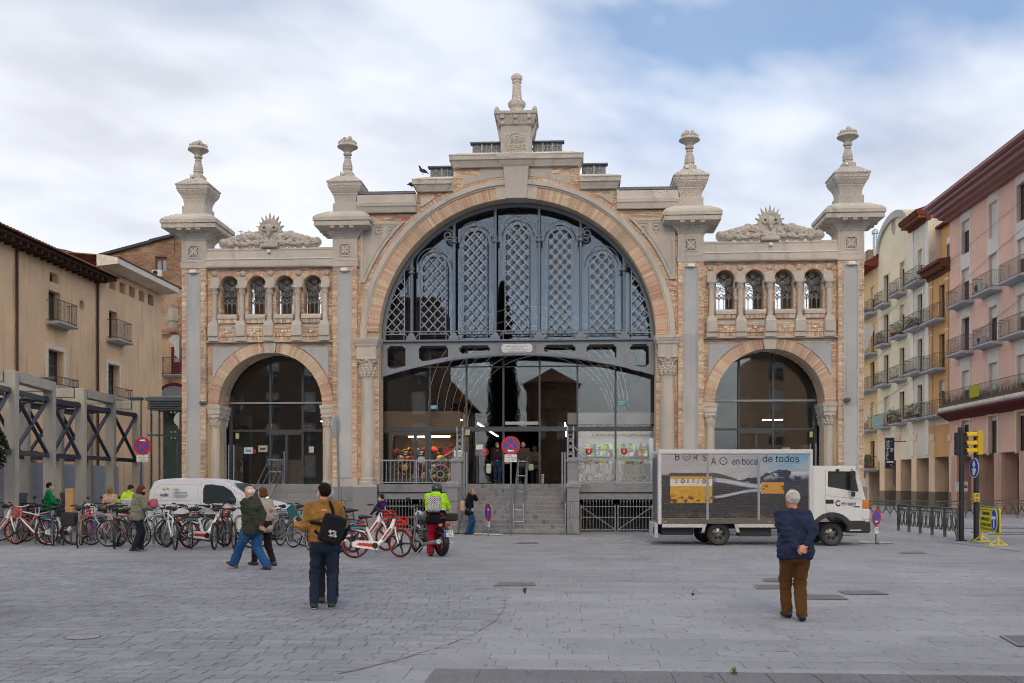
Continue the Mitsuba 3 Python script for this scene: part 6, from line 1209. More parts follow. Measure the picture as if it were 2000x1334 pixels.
stop_sign('round no stopping sign with a right arrow beside the glass lift', 278, 871, 17.5, 36.5, (1, .62), (23, 13, 895))
stop_sign('round no stopping sign with a left arrow before the middle stairs', 997.5, 870, 18.5, 33.8, (-1, -.55), (24, 15, 895))
stop_sign('narrow looking no parking sign turned sideways on a low stand before the stairs', 953.5, 1000.5, 17.5, 34.0, (1, .3), (13, 11, 1024, 2), 'park', -1.1, True)
stop_sign('small no parking sign on a low stand at the front of the truck', 1712, 1010.5, 16, 29.3, (-1, -.5), (13, 13, 1036, 2), 'park', .75, True)
k = thing('sign_pole', 'tall grey steel pole with a round sign seen edge on, before the inner left tower', 'traffic sign'); p = atD(664, 31); sc = 31 / FOC; put(k + '__pole', MB('#8f969a').tube([(p[0], p[1], 0), (p[0] - .08, p[1], CH + (HZ - 820) * sc)], .035, 10), 'm_metal'); zc = CH + (HZ - 833) * sc; put(k + '__disc', MB('#a9adb0').prism(Point(0, 0).buffer(.36, 24), 0, .03), 'm_satin', M=place(p[0] - .1, p[1] - .05, zc, 1.42))
# road works board with its blue disc
k = thing('roadworks_board', 'yellow road works notice board on two yellow feet with a blue arrow disc', 'sign'); pa, pb = G(1916, 1058), G(1950, 1066); d = (pb - pa); L = np.linalg.norm(d); d /= L; M = frame((pa[0], pa[1], 0), (d[0], d[1], 0), (-d[1], d[0], 0), (0, 0, 1)); z0, z1 = .32, 1.05
put(k + '__board', MB('#d8cc20').prism(Polygon([(-.12, z0 + .06), (-.06, z0), (L + .06, z0), (L + .12, z0 + .06), (L + .12, z1 - .08), (L + .06, z1), (-.06, z1), (-.12, z1 - .08)]), 0, .03), 'm_satin', M=M); q = MB('#2c2b1c'); q.prism(sbox(-.05, z0 + .06, L + .05, z1 - .06).difference(sbox(-.035, z0 + .075, L + .035, z1 - .075)), -.003, 0)
for i, t in enumerate(('ATENCION OBRAS', 'C.PREDICADORES', 'CORTADA AL TRAFICO')): q.text(t, .085, frame((.01, -.003, z1 - .22 - i * .165), (1, 0, 0), (0, 0, 1), (0, -1, 0)), True, .001, 0, min(1.0, (L - .1) / (.062 * len(t))))
for i in range(18): q.box(.02 + i * L / 18.5, .02 + i * L / 18.5 + L * .03, -.003, 0, z0 + .09, z0 + .13)
put(k + '__lettering', q, 'm_matte', M=M); put(k + '__sticker', MB('#dadad2').prism(sbox(-.04, z1 - .3, .08, z1 - .1), -.005, -.003), 'm_matte', M=M); put(k + '__top_rail', MB('#a3a08a').tube([(-.06, .01, z1 + .02), (L + .06, .01, z1 + .02)], .025, 8), 'm_metal', M=M)
for u in (.06, L - .06): put(k + '__foot', MB('#c9bd4a').box(u - .05, u + .05, -.02, .03, .02, z0).box(u - .07, u + .07, -.25, .25, 0, .035).bar((u, -.22, .03), (u, 0, .2), .03).bar((u, .22, .03), (u, 0, .2), .03), 'm_satin', M=M)
disc_sign(k, M @ frame((L - .06, -.1, .72), (1, 0, 0), (0, 1, 0), (0, 0, 1)), .33, 'blue', 'tee')
k = thing('notice_board', 'white notice with a red mark on the pink house arcade behind the traffic light', 'notice'); p = atD(1878, 62); put(k + '__panel', MB('#c9ccd2').box(p[0] - .38, p[0] + .38, p[1], p[1] + .05, CH + (HZ - 960) * 62 / FOC, CH + (HZ - 941) * 62 / FOC).c('#a03040').box(p[0] + .14, p[0] + .34, p[1] - .01, p[1], CH + (HZ - 953) * 62 / FOC, CH + (HZ - 948) * 62 / FOC), 'm_matte')
# gratings, manhole, weed, litter
def grating(label, quad, nb, kind='slots'):
    k = thing('drain_grating', label, 'drain grating'); P = [np.append(G(*q), .006) for q in quad]; A, B, Cc, D_ = P; mb = MB('#3c3d40').flat([A, B, Cc, D_], [[0, 1, 2, 3]]); put(k + '__pit', mb, 'm_matte'); L = lambda u, v: (A * (1 - u) + B * u) * (1 - v) + (D_ * (1 - u) + Cc * u) * v
    fr = MB('#6f7074')
    for a, b in ((A, B), (B, Cc), (Cc, D_), (D_, A)): fr.bar(a, b, .03, .012)
    put(k + '__frame', fr, 'm_satin')
    for i in range(nb): u = (i + .5) / nb; put(k + '__bar', MB('#74757a').bar(L(u, .02), L(u, .98), np.linalg.norm(B - A) / nb * .55, .012), 'm_satin')
for lab, qd, n in (('narrow slotted drain grating in the middle of the square', ((966, 1144), (1043, 1144), (1045, 1138), (972, 1138)), 14), ('slotted drain grating just left of the old man in the navy jacket', ((1480, 1150), (1540, 1150), (1532, 1143), (1474, 1143)), 12), ('upper slotted drain grating left of the old man in the navy jacket', ((1496, 1136), (1535, 1136), (1530, 1130.5), (1490, 1130.5)), 9), ('long slotted drain grating right of the old man in the navy jacket', ((1576, 1170), (1655, 1171), (1640, 1163), (1568, 1162)), 14), ('faint drain grating farthest right of the old man', ((1655, 1161), (1735, 1161), (1712, 1155), (1640, 1155)), 12), ('drain grating cut by the right edge of the picture', ((1990, 1262), (2060, 1262), (2030, 1243), (1955, 1243)), 10), ('small drain cover left of the truck', ((1008, 1062), (1050, 1062), (1052, 1059), (1012, 1059)), 8), ('drain cover in front of the small no parking sign by the truck', ((1760, 1081), (1808, 1081), (1800, 1078), (1757, 1078)), 8)): grating(lab, qd, n)
SG = 'plaza_pavement'; r2 = np.random.default_rng(4)
for i in range(16):      # band of ribbed slabs along the lower edge
    x0, x1 = 848 + i * 92 - 0, 848 + (i + 1) * 92; A, B = G(x0, 1306 + i * 1.2), G(x1, 1306 + (i + 1) * 1.2)
    for j in range(2):
        a, b = A - [0.0, .42 * j], B - [0.0, .42 * j]; t = MB().u(3.2, .5); w = b[0] - a[0]
        for q in range(9): yq = -.41 + q * .046; t.box(a[0] + .006, b[0] - .006, a[1] + yq, a[1] + yq + .034, -.02, .006)
        put(SG + '__ribbed_slab', t, 'm_paving')
ctr = G(161, 1244.5); MH = thing('manhole_cover', 'round flush manhole cover among the small pavers at the left', 'manhole cover'); put(MH + '__lid', MB().u(0.3, .9).lathe([(.0, .006), (.185, .006), (.185, 0)], ctr[0], ctr[1], 28), 'm_paving'); put(MH + '__rim', MB('#4c4c50').torus((ctr[0], ctr[1], .001), .192, .007, 'z', 32, 5), 'm_satin')
def spot(px, py, lab, kind, col, s=.04):
    p = G(px, py); k = thing(kind, lab, kind.replace('_', ' ')); put(k + '__' + ('leaves' if kind == 'weed' else 'body'), leafy(26, ((p[0] - s, p[1] - s, .0), (p[0] + s, p[1] + s, s * 2.2)), int(px), s * .5, col, True), 'm_leaf')
spot(1433, 1319, 'tiny green weed growing from a joint of the ribbed slabs', 'weed', ('#4a6a2a', '#6a7f35', '#3c5a26'), .035); spot(1026, 1159, 'small dark dry leaf near the middle drain grating', 'fallen_leaf', ('#3a332c', '#2a2622'), .04); spot(1354, 1163, 'single dark dry leaf lying left of the old man', 'fallen_leaf', ('#40382f', '#2d2924'), .03)
struct('paving_seam', MB('#66676c').tube([np.append(onG(*p), .0) for p in ((986, 1170), (985, 1188), (968, 1212), (930, 1236), (880, 1257), (800, 1282), (700, 1308), (660, 1316))], .004, 4), 'm_matte')
# pigeons on the parapets
def pigeon(label, px, py, Y, rz, s=1.0):
    k = thing('pigeon', label, 'pigeon'); X, Z_ = onY(px, py, Y)
    def f(p):
        d = ellipsoid(p, (0, 0, .13), (.06, .12, .065)); d = smin(d, capsule(p, (0, .08, .16), (0, .12, .24), .04, .03), .03); d = smin(d, ellipsoid(p, (0, .135, .265), (.026, .035, .028)), .015); d = smin(d, capsule(p, (0, .16, .26), (0, .185, .25), .009, .004), .006); return smin(d, capsule(p, (0, -.08, .12), (0, -.22, .07), .04, .015), .04)
    v, q = nets(f, (-.1, -.28, .02), (.1, .22, .32), .012); mb = MB().raw(v, q, None); b = np.array(C('#4a4d54')); mb.K[-1] = np.where(v[:, 1:2] > .08, np.array(C('#3a4048')), np.where(np.abs(v[:, 1:2] + .05) < .02, np.array(C('#25272b')), b)); put(k + '__body', mb, 'm_cloth', tw=place(X, Y, Z_, rz, s)); put(k + '__leg', MB('#7a4a45').tube([(.02, .0, 0), (.02, .01, .08)], .006, 4).tube([(-.02, .0, 0), (-.02, .01, .08)], .006, 4), 'm_matte', tw=place(X, Y, Z_, rz, s))
pigeon('pigeon standing on the left end of the second parapet step', 826, 341, Y0 + .35, 2.2, 1.1); pigeon('pigeon perched on the gutter at the foot of the left parapet step', 804, 368, Y0 + .2, -.5, 1.15); pigeon('pigeon standing beside the year stone', 1033, 298.5, Y0 + .3, 1.2, 1.1)
an = thing('tv_antenna', 'thin television antenna rising behind the left parapet sculpture', 'antenna'); x, z = onY(471, 475, 60); z1 = onY(471, 450, 60)[1]; put(an + '__mast', MB('#6a6c70').tube([(x, 60, z - 2), (x, 60, z1)], .025, 5).tube([(x - .2, 60, z1 - .05), (x + .45, 60, z1 - .15)], .015, 4).tube([(x + .45, 60, z1 - .3), (x + .45, 60, z1 + .05)], .012, 4), 'm_metal')
# ---------------- bicycles, stands, motorcycles ----------------
TYRE, CHROME = '#1c1c1e', '#b4b8bc'
def wheel_mesh(R=.34, rt=.019, rim='#9a9da0', spokes=20, tyre=TYRE, band=None):
    t = MB(tyre).torus((0, 0, 0), R - rt, rt, 'y', 32, 6); q = MB(rim).torus((0, 0, 0), R - rt * 2.1 - .006, .010, 'y', 32, 5)
    if band: q.c(band).torus((0, 0, 0), R - rt * 2.2 - .014, .017, 'y', 32, 6)
    q.c('#8d9094')
    for i in range(spokes):
        a = i * 2 * PI / spokes; q.tube([(.02 * math.cos(a + .6), .02 * (-1) ** i, .02 * math.sin(a + .6)), ((R - .05) * math.cos(a), 0, (R - .05) * math.sin(a))], .0028, 3, cap=False)
    q.c('#55585c').tube([(0, -.045, 0), (0, .045, 0)], .022, 8); return t, q
def five_wheel(R=.33):
    t = MB(TYRE).torus((0, 0, 0), R - .022, .022, 'y', 32, 6).c('#b3282a').torus((0, 0, 0), R - .047, .014, 'y', 32, 5); q = MB('#1f2022')
    for i in range(5): a = i * 2 * PI / 5; q.tube([(0, 0, 0), (.14 * math.cos(a), 0, .14 * math.sin(a)), ((R - .05) * math.cos(a), 0, (R - .05) * math.sin(a))], [.04, .022, .016], 6)
    q.tube([(0, -.05, 0), (0, .05, 0)], .05, 10); return t, q
W_STD = [x.ply('m_satin') for x in wheel_mesh()]; W_MTB = [x.ply('m_satin') for x in wheel_mesh(.335, .026, '#5d6063')]; W_WHITE = [x.ply('m_satin') for x in wheel_mesh(.345, .016, '#d8dadc', 24)]; W_RENT = [x.ply('m_satin') for x in five_wheel()]
def Ry(a): M = np.eye(4); M[0, 0] = M[2, 2] = math.cos(a); M[0, 2] = math.sin(a); M[2, 0] = -math.sin(a); return M
def bike(label, px, py, yaw, kind='city', col='#7f858a', steer=.2, s=1.1, W=None, group=None, lean=.0, basket=None, fork=None, acc=None):
    k = thing('bicycle', label, 'bicycle', group); p = G(px, py); M = place(p[0], p[1], 0, math.radians(yaw), s, lean); R = .34; wb = .54
    W = W or {'city': W_STD, 'mtb': W_MTB, 'rental': W_RENT, 'road': W_WHITE}[kind]
    S = place(wb - .06, 0, 0, steer) @ place(.06, 0, 0)
    for nm, Mw in (('rear_wheel', M @ place(-wb, 0, R)), ('front_wheel', M @ S @ place(0, 0, R))):
        a = put(k + '__' + nm, W[0], tw=Mw); put(a + '__spokes', W[1], tw=Mw)
    bb, seat, head, hl = (-.1, 0, .30), (-.24, 0, .80), (.36, 0, .82), (.40, 0, .66)
    q = MB(col)
    if kind == 'rental':
        q.c('#d9dadb').tube([(.39, 0, .92), (.33, 0, .72), (.12, 0, .42), (-.02, 0, .30)], [.04, .055, .06, .055], 8); q.tube([(-.1, 0, .28), (-.27, 0, .72)], [.05, .035], 8); q.tube([(-.3, 0, .62), (-.72, 0, .72)], [.03, .02], 6)
        f = put(k + '__frame', q, 'm_gloss', M=M); put(f + '__print', MB('#a83a34').bar((.10, -.062, .43), (.30, -.058, .70), .01, .04), 'm_satin', M=M)
        q = MB('#dfe0e0').prism(Polygon([(-.04, .22), (-.04, .38), (-.5, .41), (-.60, .37), (-.60, .31), (-.5, .28)]).buffer(.02), -.085, -.045); q.c('#c8321f').prism(Polygon([(-.08, .26), (-.08, .35), (-.45, .37), (-.52, .34), (-.45, .31)]), -.09, -.085); q.c('#222326').tube([(-.08, -.1, .30), (-.08, -.05, .30)], .07, 12); put(k + '__chain_case', q, 'm_gloss', M=M)
        q = MB('#1f2124').cbox(-.78, -.28, -.06, .06, .735, .775, .01); q.c('#2f7f8f').box(-.74, -.36, -.064, -.06, .70, .75).box(-.74, -.36, .06, .064, .70, .75); q.c('#b9301f').cbox(-.55, -.3, -.055, .055, .775, .80, .01); q.c('#8f1f1f').cbox(-.86, -.78, -.05, .05, .68, .75, .01); q.c('#26282b').torus((-wb, 0, R), R + .035, .022, 'y', 18, 5, .35, 2.2); put(k + '__rear_rack', q, 'm_satin', M=M)
        q = MB('#c23322')
        for z in (.80, .88, .96): q.tube([(.46, -.14, z), (.70, -.15, z), (.70, .15, z), (.46, .14, z)], .009, 4, closed=True)
        for x, y in ((.46, -.14), (.58, -.15), (.70, -.15), (.70, 0), (.70, .15), (.58, .15), (.46, .14)): q.tube([(x, y, .78), (x, y, .98)], .009, 4)
        q.box(.46, .70, -.14, .14, .775, .785); put(k + '__basket', q, 'm_satin', M=M @ place(-.02, 0, 0))
        q = MB('#e2e3e3').tube([(.39, 0, .72), (.44, -.05, .62), (.53, -.06, R)], [.035, .022, .016], 6).tube([(.44, .05, .62), (.53, .06, R)], .018, 6); q.c('#c23322').torus((.54, 0, R), R + .03, .02, 'y', 14, 5, .5, 2.2); put(k + '__fork', q, 'm_gloss', M=M @ S @ place(-.54, 0, 0))
    else:
        h2 = .58 if kind == 'city' and (acc or '').find('step') >= 0 else .80
        for a, b, r in ((bb, seat, .017), (bb, hl, .021), ((-.22, 0, h2 - .06), head if h2 > .7 else (.38, 0, .72), .017), ((.34, 0, .88), (.405, 0, .62), .02)): q.tube([a, b], r, 8)
        for y in (-.05, .05): q.tube([bb, (-wb, y, R)], .010, 6).tube([(-.23, 0, .76), (-wb, y, R)], .009, 6)
        put(k + '__frame', q, 'm_gloss', M=M)
        q = MB(fork or col)
        for y in (-.05, .05): q.tube([(-.135, y * .9, .66), (-.11, y, .52), (0, y, R)], [.018 if kind == 'mtb' else .013, .017 if kind == 'mtb' else .012, .01], 6)
        q.tube([(-.135, -.05, .66), (-.135, .05, .66)], .018, 6); put(k + '__fork', q, 'm_gloss', M=M @ S)
        if kind != 'mtb' and acc and 'guard' in acc: put(k + '__mudguard', MB('#2b2d30').torus((-wb, 0, R), R + .02, .018, 'y', 16, 5, .2, 2.9), 'm_satin', M=M)
    # saddle, bars, cranks are common
    q = MB('#1a1a1c'); v, f = nets(lambda P: smin(capsule(P, (-.13, 0, 0), (.13, 0, .005), .055, .02), ellipsoid(P, (-.1, 0, .0), (.06, .085, .03)), .03), (-.22, -.12, -.08), (.18, .12, .08), .014) if not hasattr(bike, 'sad') else bike.sad; bike.sad = (v, f); q.raw(v + [-.28, 0, .97], f); q.c(CHROME if kind != 'rental' else '#2a2b2e').tube([(-.235, 0, .74), (-.275, 0, .95)], .014, 6); put(k + '__saddle', q, 'm_satin', M=M)
    q = MB('#2a2b2e' if kind != 'road' else '#c4c7ca'); st = S @ place(-.54, 0, 0)
    rise = .10 if kind in ('city', 'rental') else .04; zz = .94 if kind != 'rental' else 1.0
    q.tube([(.36, 0, .82), (.33, 0, zz)], .015, 6); q.tube([(.18 if rise > .05 else .30, -.29, zz + rise), (.30, -.2, zz + rise), (.35, -.07, zz), (.35, .07, zz), (.30, .2, zz + rise), (.18 if rise > .05 else .30, .29, zz + rise)], .013, 6); q.c('#161618').tube([(.2 if rise > .05 else .30, -.29, zz + rise), (.28 if rise > .05 else .305, -.19, zz + rise)], .018, 6).tube([(.2 if rise > .05 else .30, .29, zz + rise), (.28 if rise > .05 else .305, .19, zz + rise)], .018, 6)
    for y in (-.2, .2): q.tube([(.30, y, zz + rise), (.40, y * .6, zz - .02), (.38, 0, .62)], .004, 3)
    put(k + '__handlebar', q, 'm_satin', M=M @ st)
    q = MB('#8d9094').torus((-.1, -.06, .30), .075, .008, 'y', 18, 4); a = rng.uniform(0, 6.28)
    for e, y in ((1, -.08), (-1, .08)): q.tube([(-.1, y, .30), (-.1 + e * .16 * math.cos(a), y, .30 + e * .16 * math.sin(a))], .011, 5); q.box(-.1 + e * .16 * math.cos(a) - .045, -.1 + e * .16 * math.cos(a) + .045, *sorted((y, y * 2.0)), .29 + e * .16 * math.sin(a), .31 + e * .16 * math.sin(a))
    if kind != 'rental': q.tube([(-.1, -.06, .375), (-wb, -.06, R + .045)], .004, 3).tube([(-.1, -.06, .225), (-wb, -.06, R - .045)], .004, 3)
    put(k + '__crank', q, 'm_metal', M=M)
    if basket: 
        q = MB(basket)
        for z in np.linspace(.72, .92, 5): q.tube([(.46, -.15, z), (.72, -.17, z), (.72, .17, z), (.46, .15, z)], .008, 4, closed=True)
        for t in np.linspace(-.15, .15, 6): q.tube([(.46, t, .72), (.46, t, .92)], .006, 4).tube([(.72, t, .72), (.72, t, .92)], .006, 4)
        put(k + '__basket', q, 'm_satin', M=M @ st)
    return k
bike('red and white hire bicycle cut by the left edge of the picture', -12, 1064, 22, 'rental', steer=-.3)
bike('white road bicycle with white rims, leftmost complete bicycle of the row', 62, 1064, 160, 'road', '#d0d4d8', -.25, 1.16)
bike('dark blue bicycle second in the row, right behind the white road bicycle', 100, 1064, 122, 'city', '#28407e', .25, acc='guard')
bike('red and white hire bicycle between the blue and the tan bicycle', 130, 1063, 58, 'rental', steer=.3)
bike('tan bicycle with a narrow looking front wheel near the paper bag', 156, 1068, 112, 'city', '#8a7752', .2)
bike('bicycle with a bright pink top tube and crossed straight bars', 188, 1064, 18, 'mtb', '#c2375e', .3, fork='#4a4d52')
bike('grey bicycle with a bright blue fork in the middle of the left row', 205, 1066, 150, 'city', '#9a9ea2', .35, 1.15, fork='#2a6fc0')
bike('black bicycle left of the woman holding the pink bag, front one', 226, 1070, 112, 'mtb', '#222326', .2); bike('dark bicycle with a red stripe beside the woman holding the pink bag', 244, 1069, 158, 'city', '#6a2a3a', .3)
bike('silver bicycle with an orange reflector just right of the woman holding the pink bag', 300, 1066, 68, 'city', '#a9adb0', -.3, acc='guard'); bike('white mountain bicycle turned towards the camera before the van', 334, 1072, 122, 'mtb', '#dcdee2', .3, 1.12, fork='#c9ccd0')
bike('black bicycle with a front bag standing behind the white mountain bicycle', 352, 1064, 66, 'city', '#1f2023', .2, basket='#26272a'); bike('thin wheeled olive bicycle left of the middle hire bicycle', 372, 1070, 114, 'city', '#6f6a42', .15)
bike('red and white hire bicycle seen from behind in front of the van', 404, 1069, 62, 'rental', steer=.25); bike('black folding style bicycle seen end on right of the middle hire bicycle', 428, 1072, 98, 'mtb', '#1d1e20', .1); bike('black mountain bicycle just left of the walking man in the olive jacket', 450, 1070, 118, 'mtb', '#2a2b2e', .25, fork='#8d9094')
bike('grey city bicycle with a basket right of the walking man in the olive jacket', 520, 1068, 64, 'city', '#8c9196', .3, basket='#2c2d30', acc='guard'); bike('dark bicycle with its front wheel turned to the right, behind the green tablet', 552, 1068, 24, 'city', '#3a3c40', -.5, 1.15, acc='guard'); bike('grey bicycle leaning left of the person in the mustard jacket', 588, 1072, 126, 'city', '#7d7f80', .3, lean=.12)
bike('red and white hire bicycle partly hidden behind the person in the mustard jacket', 655, 1078, 150, 'rental', steer=.2); bike('red and white hire bicycle with an orange saddle, behind the front one', 712, 1078, 24, 'rental', steer=.4)
bike('red and white hire bicycle standing alone at the right end of the row', 738, 1090, 20, 'rental', steer=-.75, s=1.0)
for lab, px_, yw, kd, cl in (('dark red bicycle in the back row behind the white road bicycle', 40, 35, 'city', '#7a2028'), ('silver bicycle in the back row before the scooter with the large top case', 84, 70, 'city', '#a9adb2'), ('black bicycle in the back row under the paper bag', 148, 20, 'mtb', '#202225'), ('pale green bicycle in the back row before the woman in beige', 222, 140, 'city', '#7f9a86'), ('black bicycle in the back row right of the woman with the pink bag', 318, 35, 'city', '#232427'), ('grey bicycle in the back row before the rear wheel of the van', 388, 150, 'mtb', '#70757a'), ('dark green bicycle in the back row left of the man in the olive jacket', 446, 40, 'city', '#2c4a38'), ('black bicycle in the back row right of the couple', 538, 140, 'mtb', '#26272a'), ('silver bicycle in the back row left of the mustard jacket', 604, 60, 'city', '#a4a8ac')): bike(lab, px_, 1056, yw, kd, cl, rng.uniform(-.4, .4), basket='#2a2b2e' if cl == '#a9adb2' else None)
for i, px_ in enumerate((36, 81, 101, 128, 168, 196, 241, 309, 337, 378, 467, 560, 600)):
    p = G(px_, 1060 + (i % 3)); k = thing('bicycle_stand', 'flat grey steel bicycle stand of the row under the parked bicycles', 'bicycle stand', 'flat steel stands of the bicycle row'); put(k + '__hoop', MB('#6a6e72').tube([(p[0] - .0, p[1] - .33, 0), (p[0], p[1] - .33, .72), (p[0] + .05, p[1] - .25, .8), (p[0] + .05, p[1] + .25, .8), (p[0], p[1] + .33, .72), (p[0], p[1] + .33, 0)], .035, 8), 'm_satin')
# motorcycles
def moto(label, px, py, yaw, body='#232529', box_=None, s=1.0, screen=False, seatcol='#1a1a1b', style='scooter', plate_=False):
    k = thing('motorcycle', label, 'motorcycle'); p = G(px, py); M = place(p[0], p[1], 0, math.radians(yaw), s); R = .30 if style == 'scooter' else .31; wb = .66
    for nm, x, w in (('rear_wheel', -wb, .075), ('front_wheel', wb, .06)):
        a = put(k + '__' + nm, MB('#171719').torus((x, 0, R), R - w, w, 'y', 28, 8), 'm_satin', M=M); q = MB('#9fa3a6').torus((x, 0, R), R - w * 1.7, .02, 'y', 24, 5)
        for i in range(16 if style != 'scooter' else 6): a_ = i * PI / (8 if style != 'scooter' else 3); q.tube([(x, 0, R), (x + (R - .1) * math.cos(a_), 0, R + (R - .1) * math.sin(a_))], .005 if style != 'scooter' else .02, 4)
        q.tube([(x, -.07, R), (x, .07, R)], .06, 10); put(a + '__rim', q, 'm_metal', M=M)
    if style == 'scooter':
        f = lambda P: smin(smin(smin(ellipsoid(P, (-.38, 0, .62), (.48, .19, .20)), ellipsoid(P, (.50, 0, .72), (.16, .24, .36)), .06), np.maximum(np.maximum(np.abs(P[:, 0] - .1) - .45, np.abs(P[:, 1]) - .16), np.abs(P[:, 2] - .33) - .09), .06), ellipsoid(P, (.62, 0, 1.0), (.18, .2, .12)), .06)
        v, q_ = nets(f, (-1.0, -.32, .15), (.95, .32, 1.2), .03); put(k + '__body', MB(body).raw(v, q_), 'm_gloss', M=M)
        put(k + '__front_guard', MB(body).torus((wb, 0, R), R + .04, .06, 'y', 14, 6, .4, 2.4), 'm_gloss', M=M)
    else:
        f = lambda P: smin(ellipsoid(P, (.12, 0, .80), (.30, .15, .13)), ellipsoid(P, (.02, 0, .42), (.28, .16, .2)), .02)
        v, q_ = nets(f, (-.5, -.3, .1), (.6, .3, 1.1), .025); put(k + '__tank_and_engine', MB(body).raw(v, q_), 'm_gloss', M=M); q = MB('#b3b7ba')
        for z in (.40, .46, .52, .58): q.box(-.08, .2, -.19, .19, z, z + .02)
        q.tube([(.15, -.16, .35), (-.1, -.2, .25), (-.7, -.22, .32)], [.03, .035, .04], 8).tube([(.15, .16, .35), (-.1, .2, .25), (-.95, .22, .36)], [.03, .04, .06], 8); put(k + '__exhaust', q, 'm_metal', M=M); q = MB('#c0c4c7')
        for y in (-.09, .09): q.tube([(.42, y, 1.0), (wb, y, R)], .028, 8)
        q.lathe([(0, -.02), (.08, .0), (.1, .06), (.1, .1), (0, .1)], 0, 0, 14) if False else q.sphere((.55, 0, .92), .11, 8, (.7, 1, 1)); q.torus((wb, 0, R), R + .035, .04, 'y', 12, 6, .3, 2.2); put(k + '__fork', q, 'm_metal', M=M); put(k + '__rear_guard', MB('#1d1e20').torus((-wb, 0, R), R + .05, .075, 'y', 14, 6, .2, 2.6), 'm_gloss', M=M); put(k + '__kickstand', MB('#8d9094').tube([(.0, .12, .25), (.05, .34, 0)], .018, 5), 'm_metal', M=M)
    put(k + '__seat', MB(seatcol).raw(*(lambda m: (np.array(m[0]) , m[1]))(nets(lambda P: smin(ellipsoid(P, (-.2, 0, .84), (.26, .14, .07)), ellipsoid(P, (-.58, 0, .88), (.22, .13, .06)), .04), (-.9, -.2, .7), (.15, .2, 1.0), .025))), 'm_satin', M=M)
    q = MB('#1f2022').tube([(.30, -.36, 1.08), (.42, -.15, 1.12), (.44, .15, 1.12), (.30, .36, 1.08)], .017, 6)
    for y in (-.3, .3): q.tube([(.38, y, 1.08), (.44, y * 1.15, 1.27)], .008, 4); q.sphere((.44, y * 1.15, 1.3), .07, 6, (.3, 1, .7))
    put(k + '__handlebar', q, 'm_satin', M=M)
    if screen: put(k + '__windscreen', MB('#5a626a').raw(*(lambda a: ([[.66 - .1 * t, y, 1.05 + .4 * t] for t in (0, .5, 1) for y in (-.2, 0, .2)], [[0, 1, 4, 3], [1, 2, 5, 4], [3, 4, 7, 6], [4, 5, 8, 7]]))(0)), 'm_gloss', M=M)
    if box_:
        a = put(k + '__top_case', MB(box_).raw(*(lambda m: m)(nets(lambda P: np.linalg.norm(np.maximum(np.abs(P - [-.85, 0, 1.12]) - [.13, .16, .10], 0), axis=1) - .07, (-1.1, -.28, .9), (-.6, .28, 1.34), .03))), 'm_gloss', M=M); put(a + '__lid_seam', MB('#8a8d90').box(-1.06, -.64, -.235, .235, 1.105, 1.12), 'm_satin', M=M); put(k + '__luggage_rack', MB('#2a2b2d').tube([(-.6, .1, .88), (-1.0, .1, .94)], .015, 5).tube([(-.6, -.1, .88), (-1.0, -.1, .94)], .015, 5), 'm_satin', M=M)
    put(k + '__tail_lamp', MB('#9a1f24').cbox(-.98, -.92, -.06, .06, .70, .78, .01), 'm_gloss', M=M)
    for y in (-.14, .14): put(k + '__indicator', MB('#c9601f').sphere((-.95, y * 1.2, .72), .035, 6), 'm_gloss', M=M)
    if plate_:
        a = put(k + '__number_plate', MB('#d9dbde').box(-1.04, -1.03, -.11, .11, .46, .62).c('#2a58a8').box(-1.043, -1.04, .07, .11, .46, .62), 'm_satin', M=M); q = MB('#2b3550'); Ft = M @ frame((-1.041, .065, .555), (0, -1, 0), (0, 0, 1), (-1, 0, 0)); q.text('8139', .055, Ft, True, .001); q.text('JXL', .055, M @ frame((-1.041, .045, .475), (0, -1, 0), (0, 0, 1), (-1, 0, 0)), True, .001); put(a + '__lettering', q)
    return k
moto('black scooter with a large black top case, left of the man in green', 66, 1050, 155, '#1d1f22', '#18191b', screen=True); moto('dark blue motorcycle just left of the man in green', 98, 1048, 70, '#1e2a4a', None, screen=True); moto('white and grey scooter with a white lidded top case', 208, 1050, 170, '#b9bcc0', '#a9acb0'); moto('black scooter behind the woman in the beige coat', 240, 1046, 20, '#1b1c1f', None, screen=True); moto('black scooter with a black top case right of the woman in the beige coat', 268, 1048, 160, '#202124', '#1c1d20')
moto('black and chrome motorcycle beside the rider in the yellow jacket', 838, 1083, 124, '#1c1d20', None, 1.05, style='classic', plate_=True)
k = thing('motorcycle_tray', 'black delivery tray holding a crumpled bag on the motorcycle tail', 'tray'); p = G(874, 1084); zz = CH + (HZ - 1008) * 24.4 / FOC; put(k + '__tray', MB('#17181a').cbox(p[0] - .24, p[0] + .24, p[1] - .2, p[1] + .2, zz - .12, zz + .06, .02), 'm_satin'); v, f = nets(lambda P: np.linalg.norm(P / [.14, .1, .08], axis=1) * .08 - .08 + (meshkit.fbm(P * 22, 3, 2) - .5) * .04, (-.2, -.16, -.12), (.2, .16, .14), .018); put(k + '__crumpled_bag', MB('#a89a74').raw(v + [p[0] - .03, p[1], zz + .1], f), 'm_cloth')
# ---------------- delivery truck ----------------
TK = thing('delivery_truck', 'white delivery truck with a wine bottle picture on its roller shutters', 'truck')
YT = 28.6; XT = lambda px: onY(px, 900, YT)[0]; ZT = lambda px, py: onY(px, py, YT)[1]
x0, x1, zb, zt, W2 = XT(1287), XT(1586), ZT(1400, 1016), ZT(1400, 878), 2.1
LB, HB = x1 - x0, zt - zb
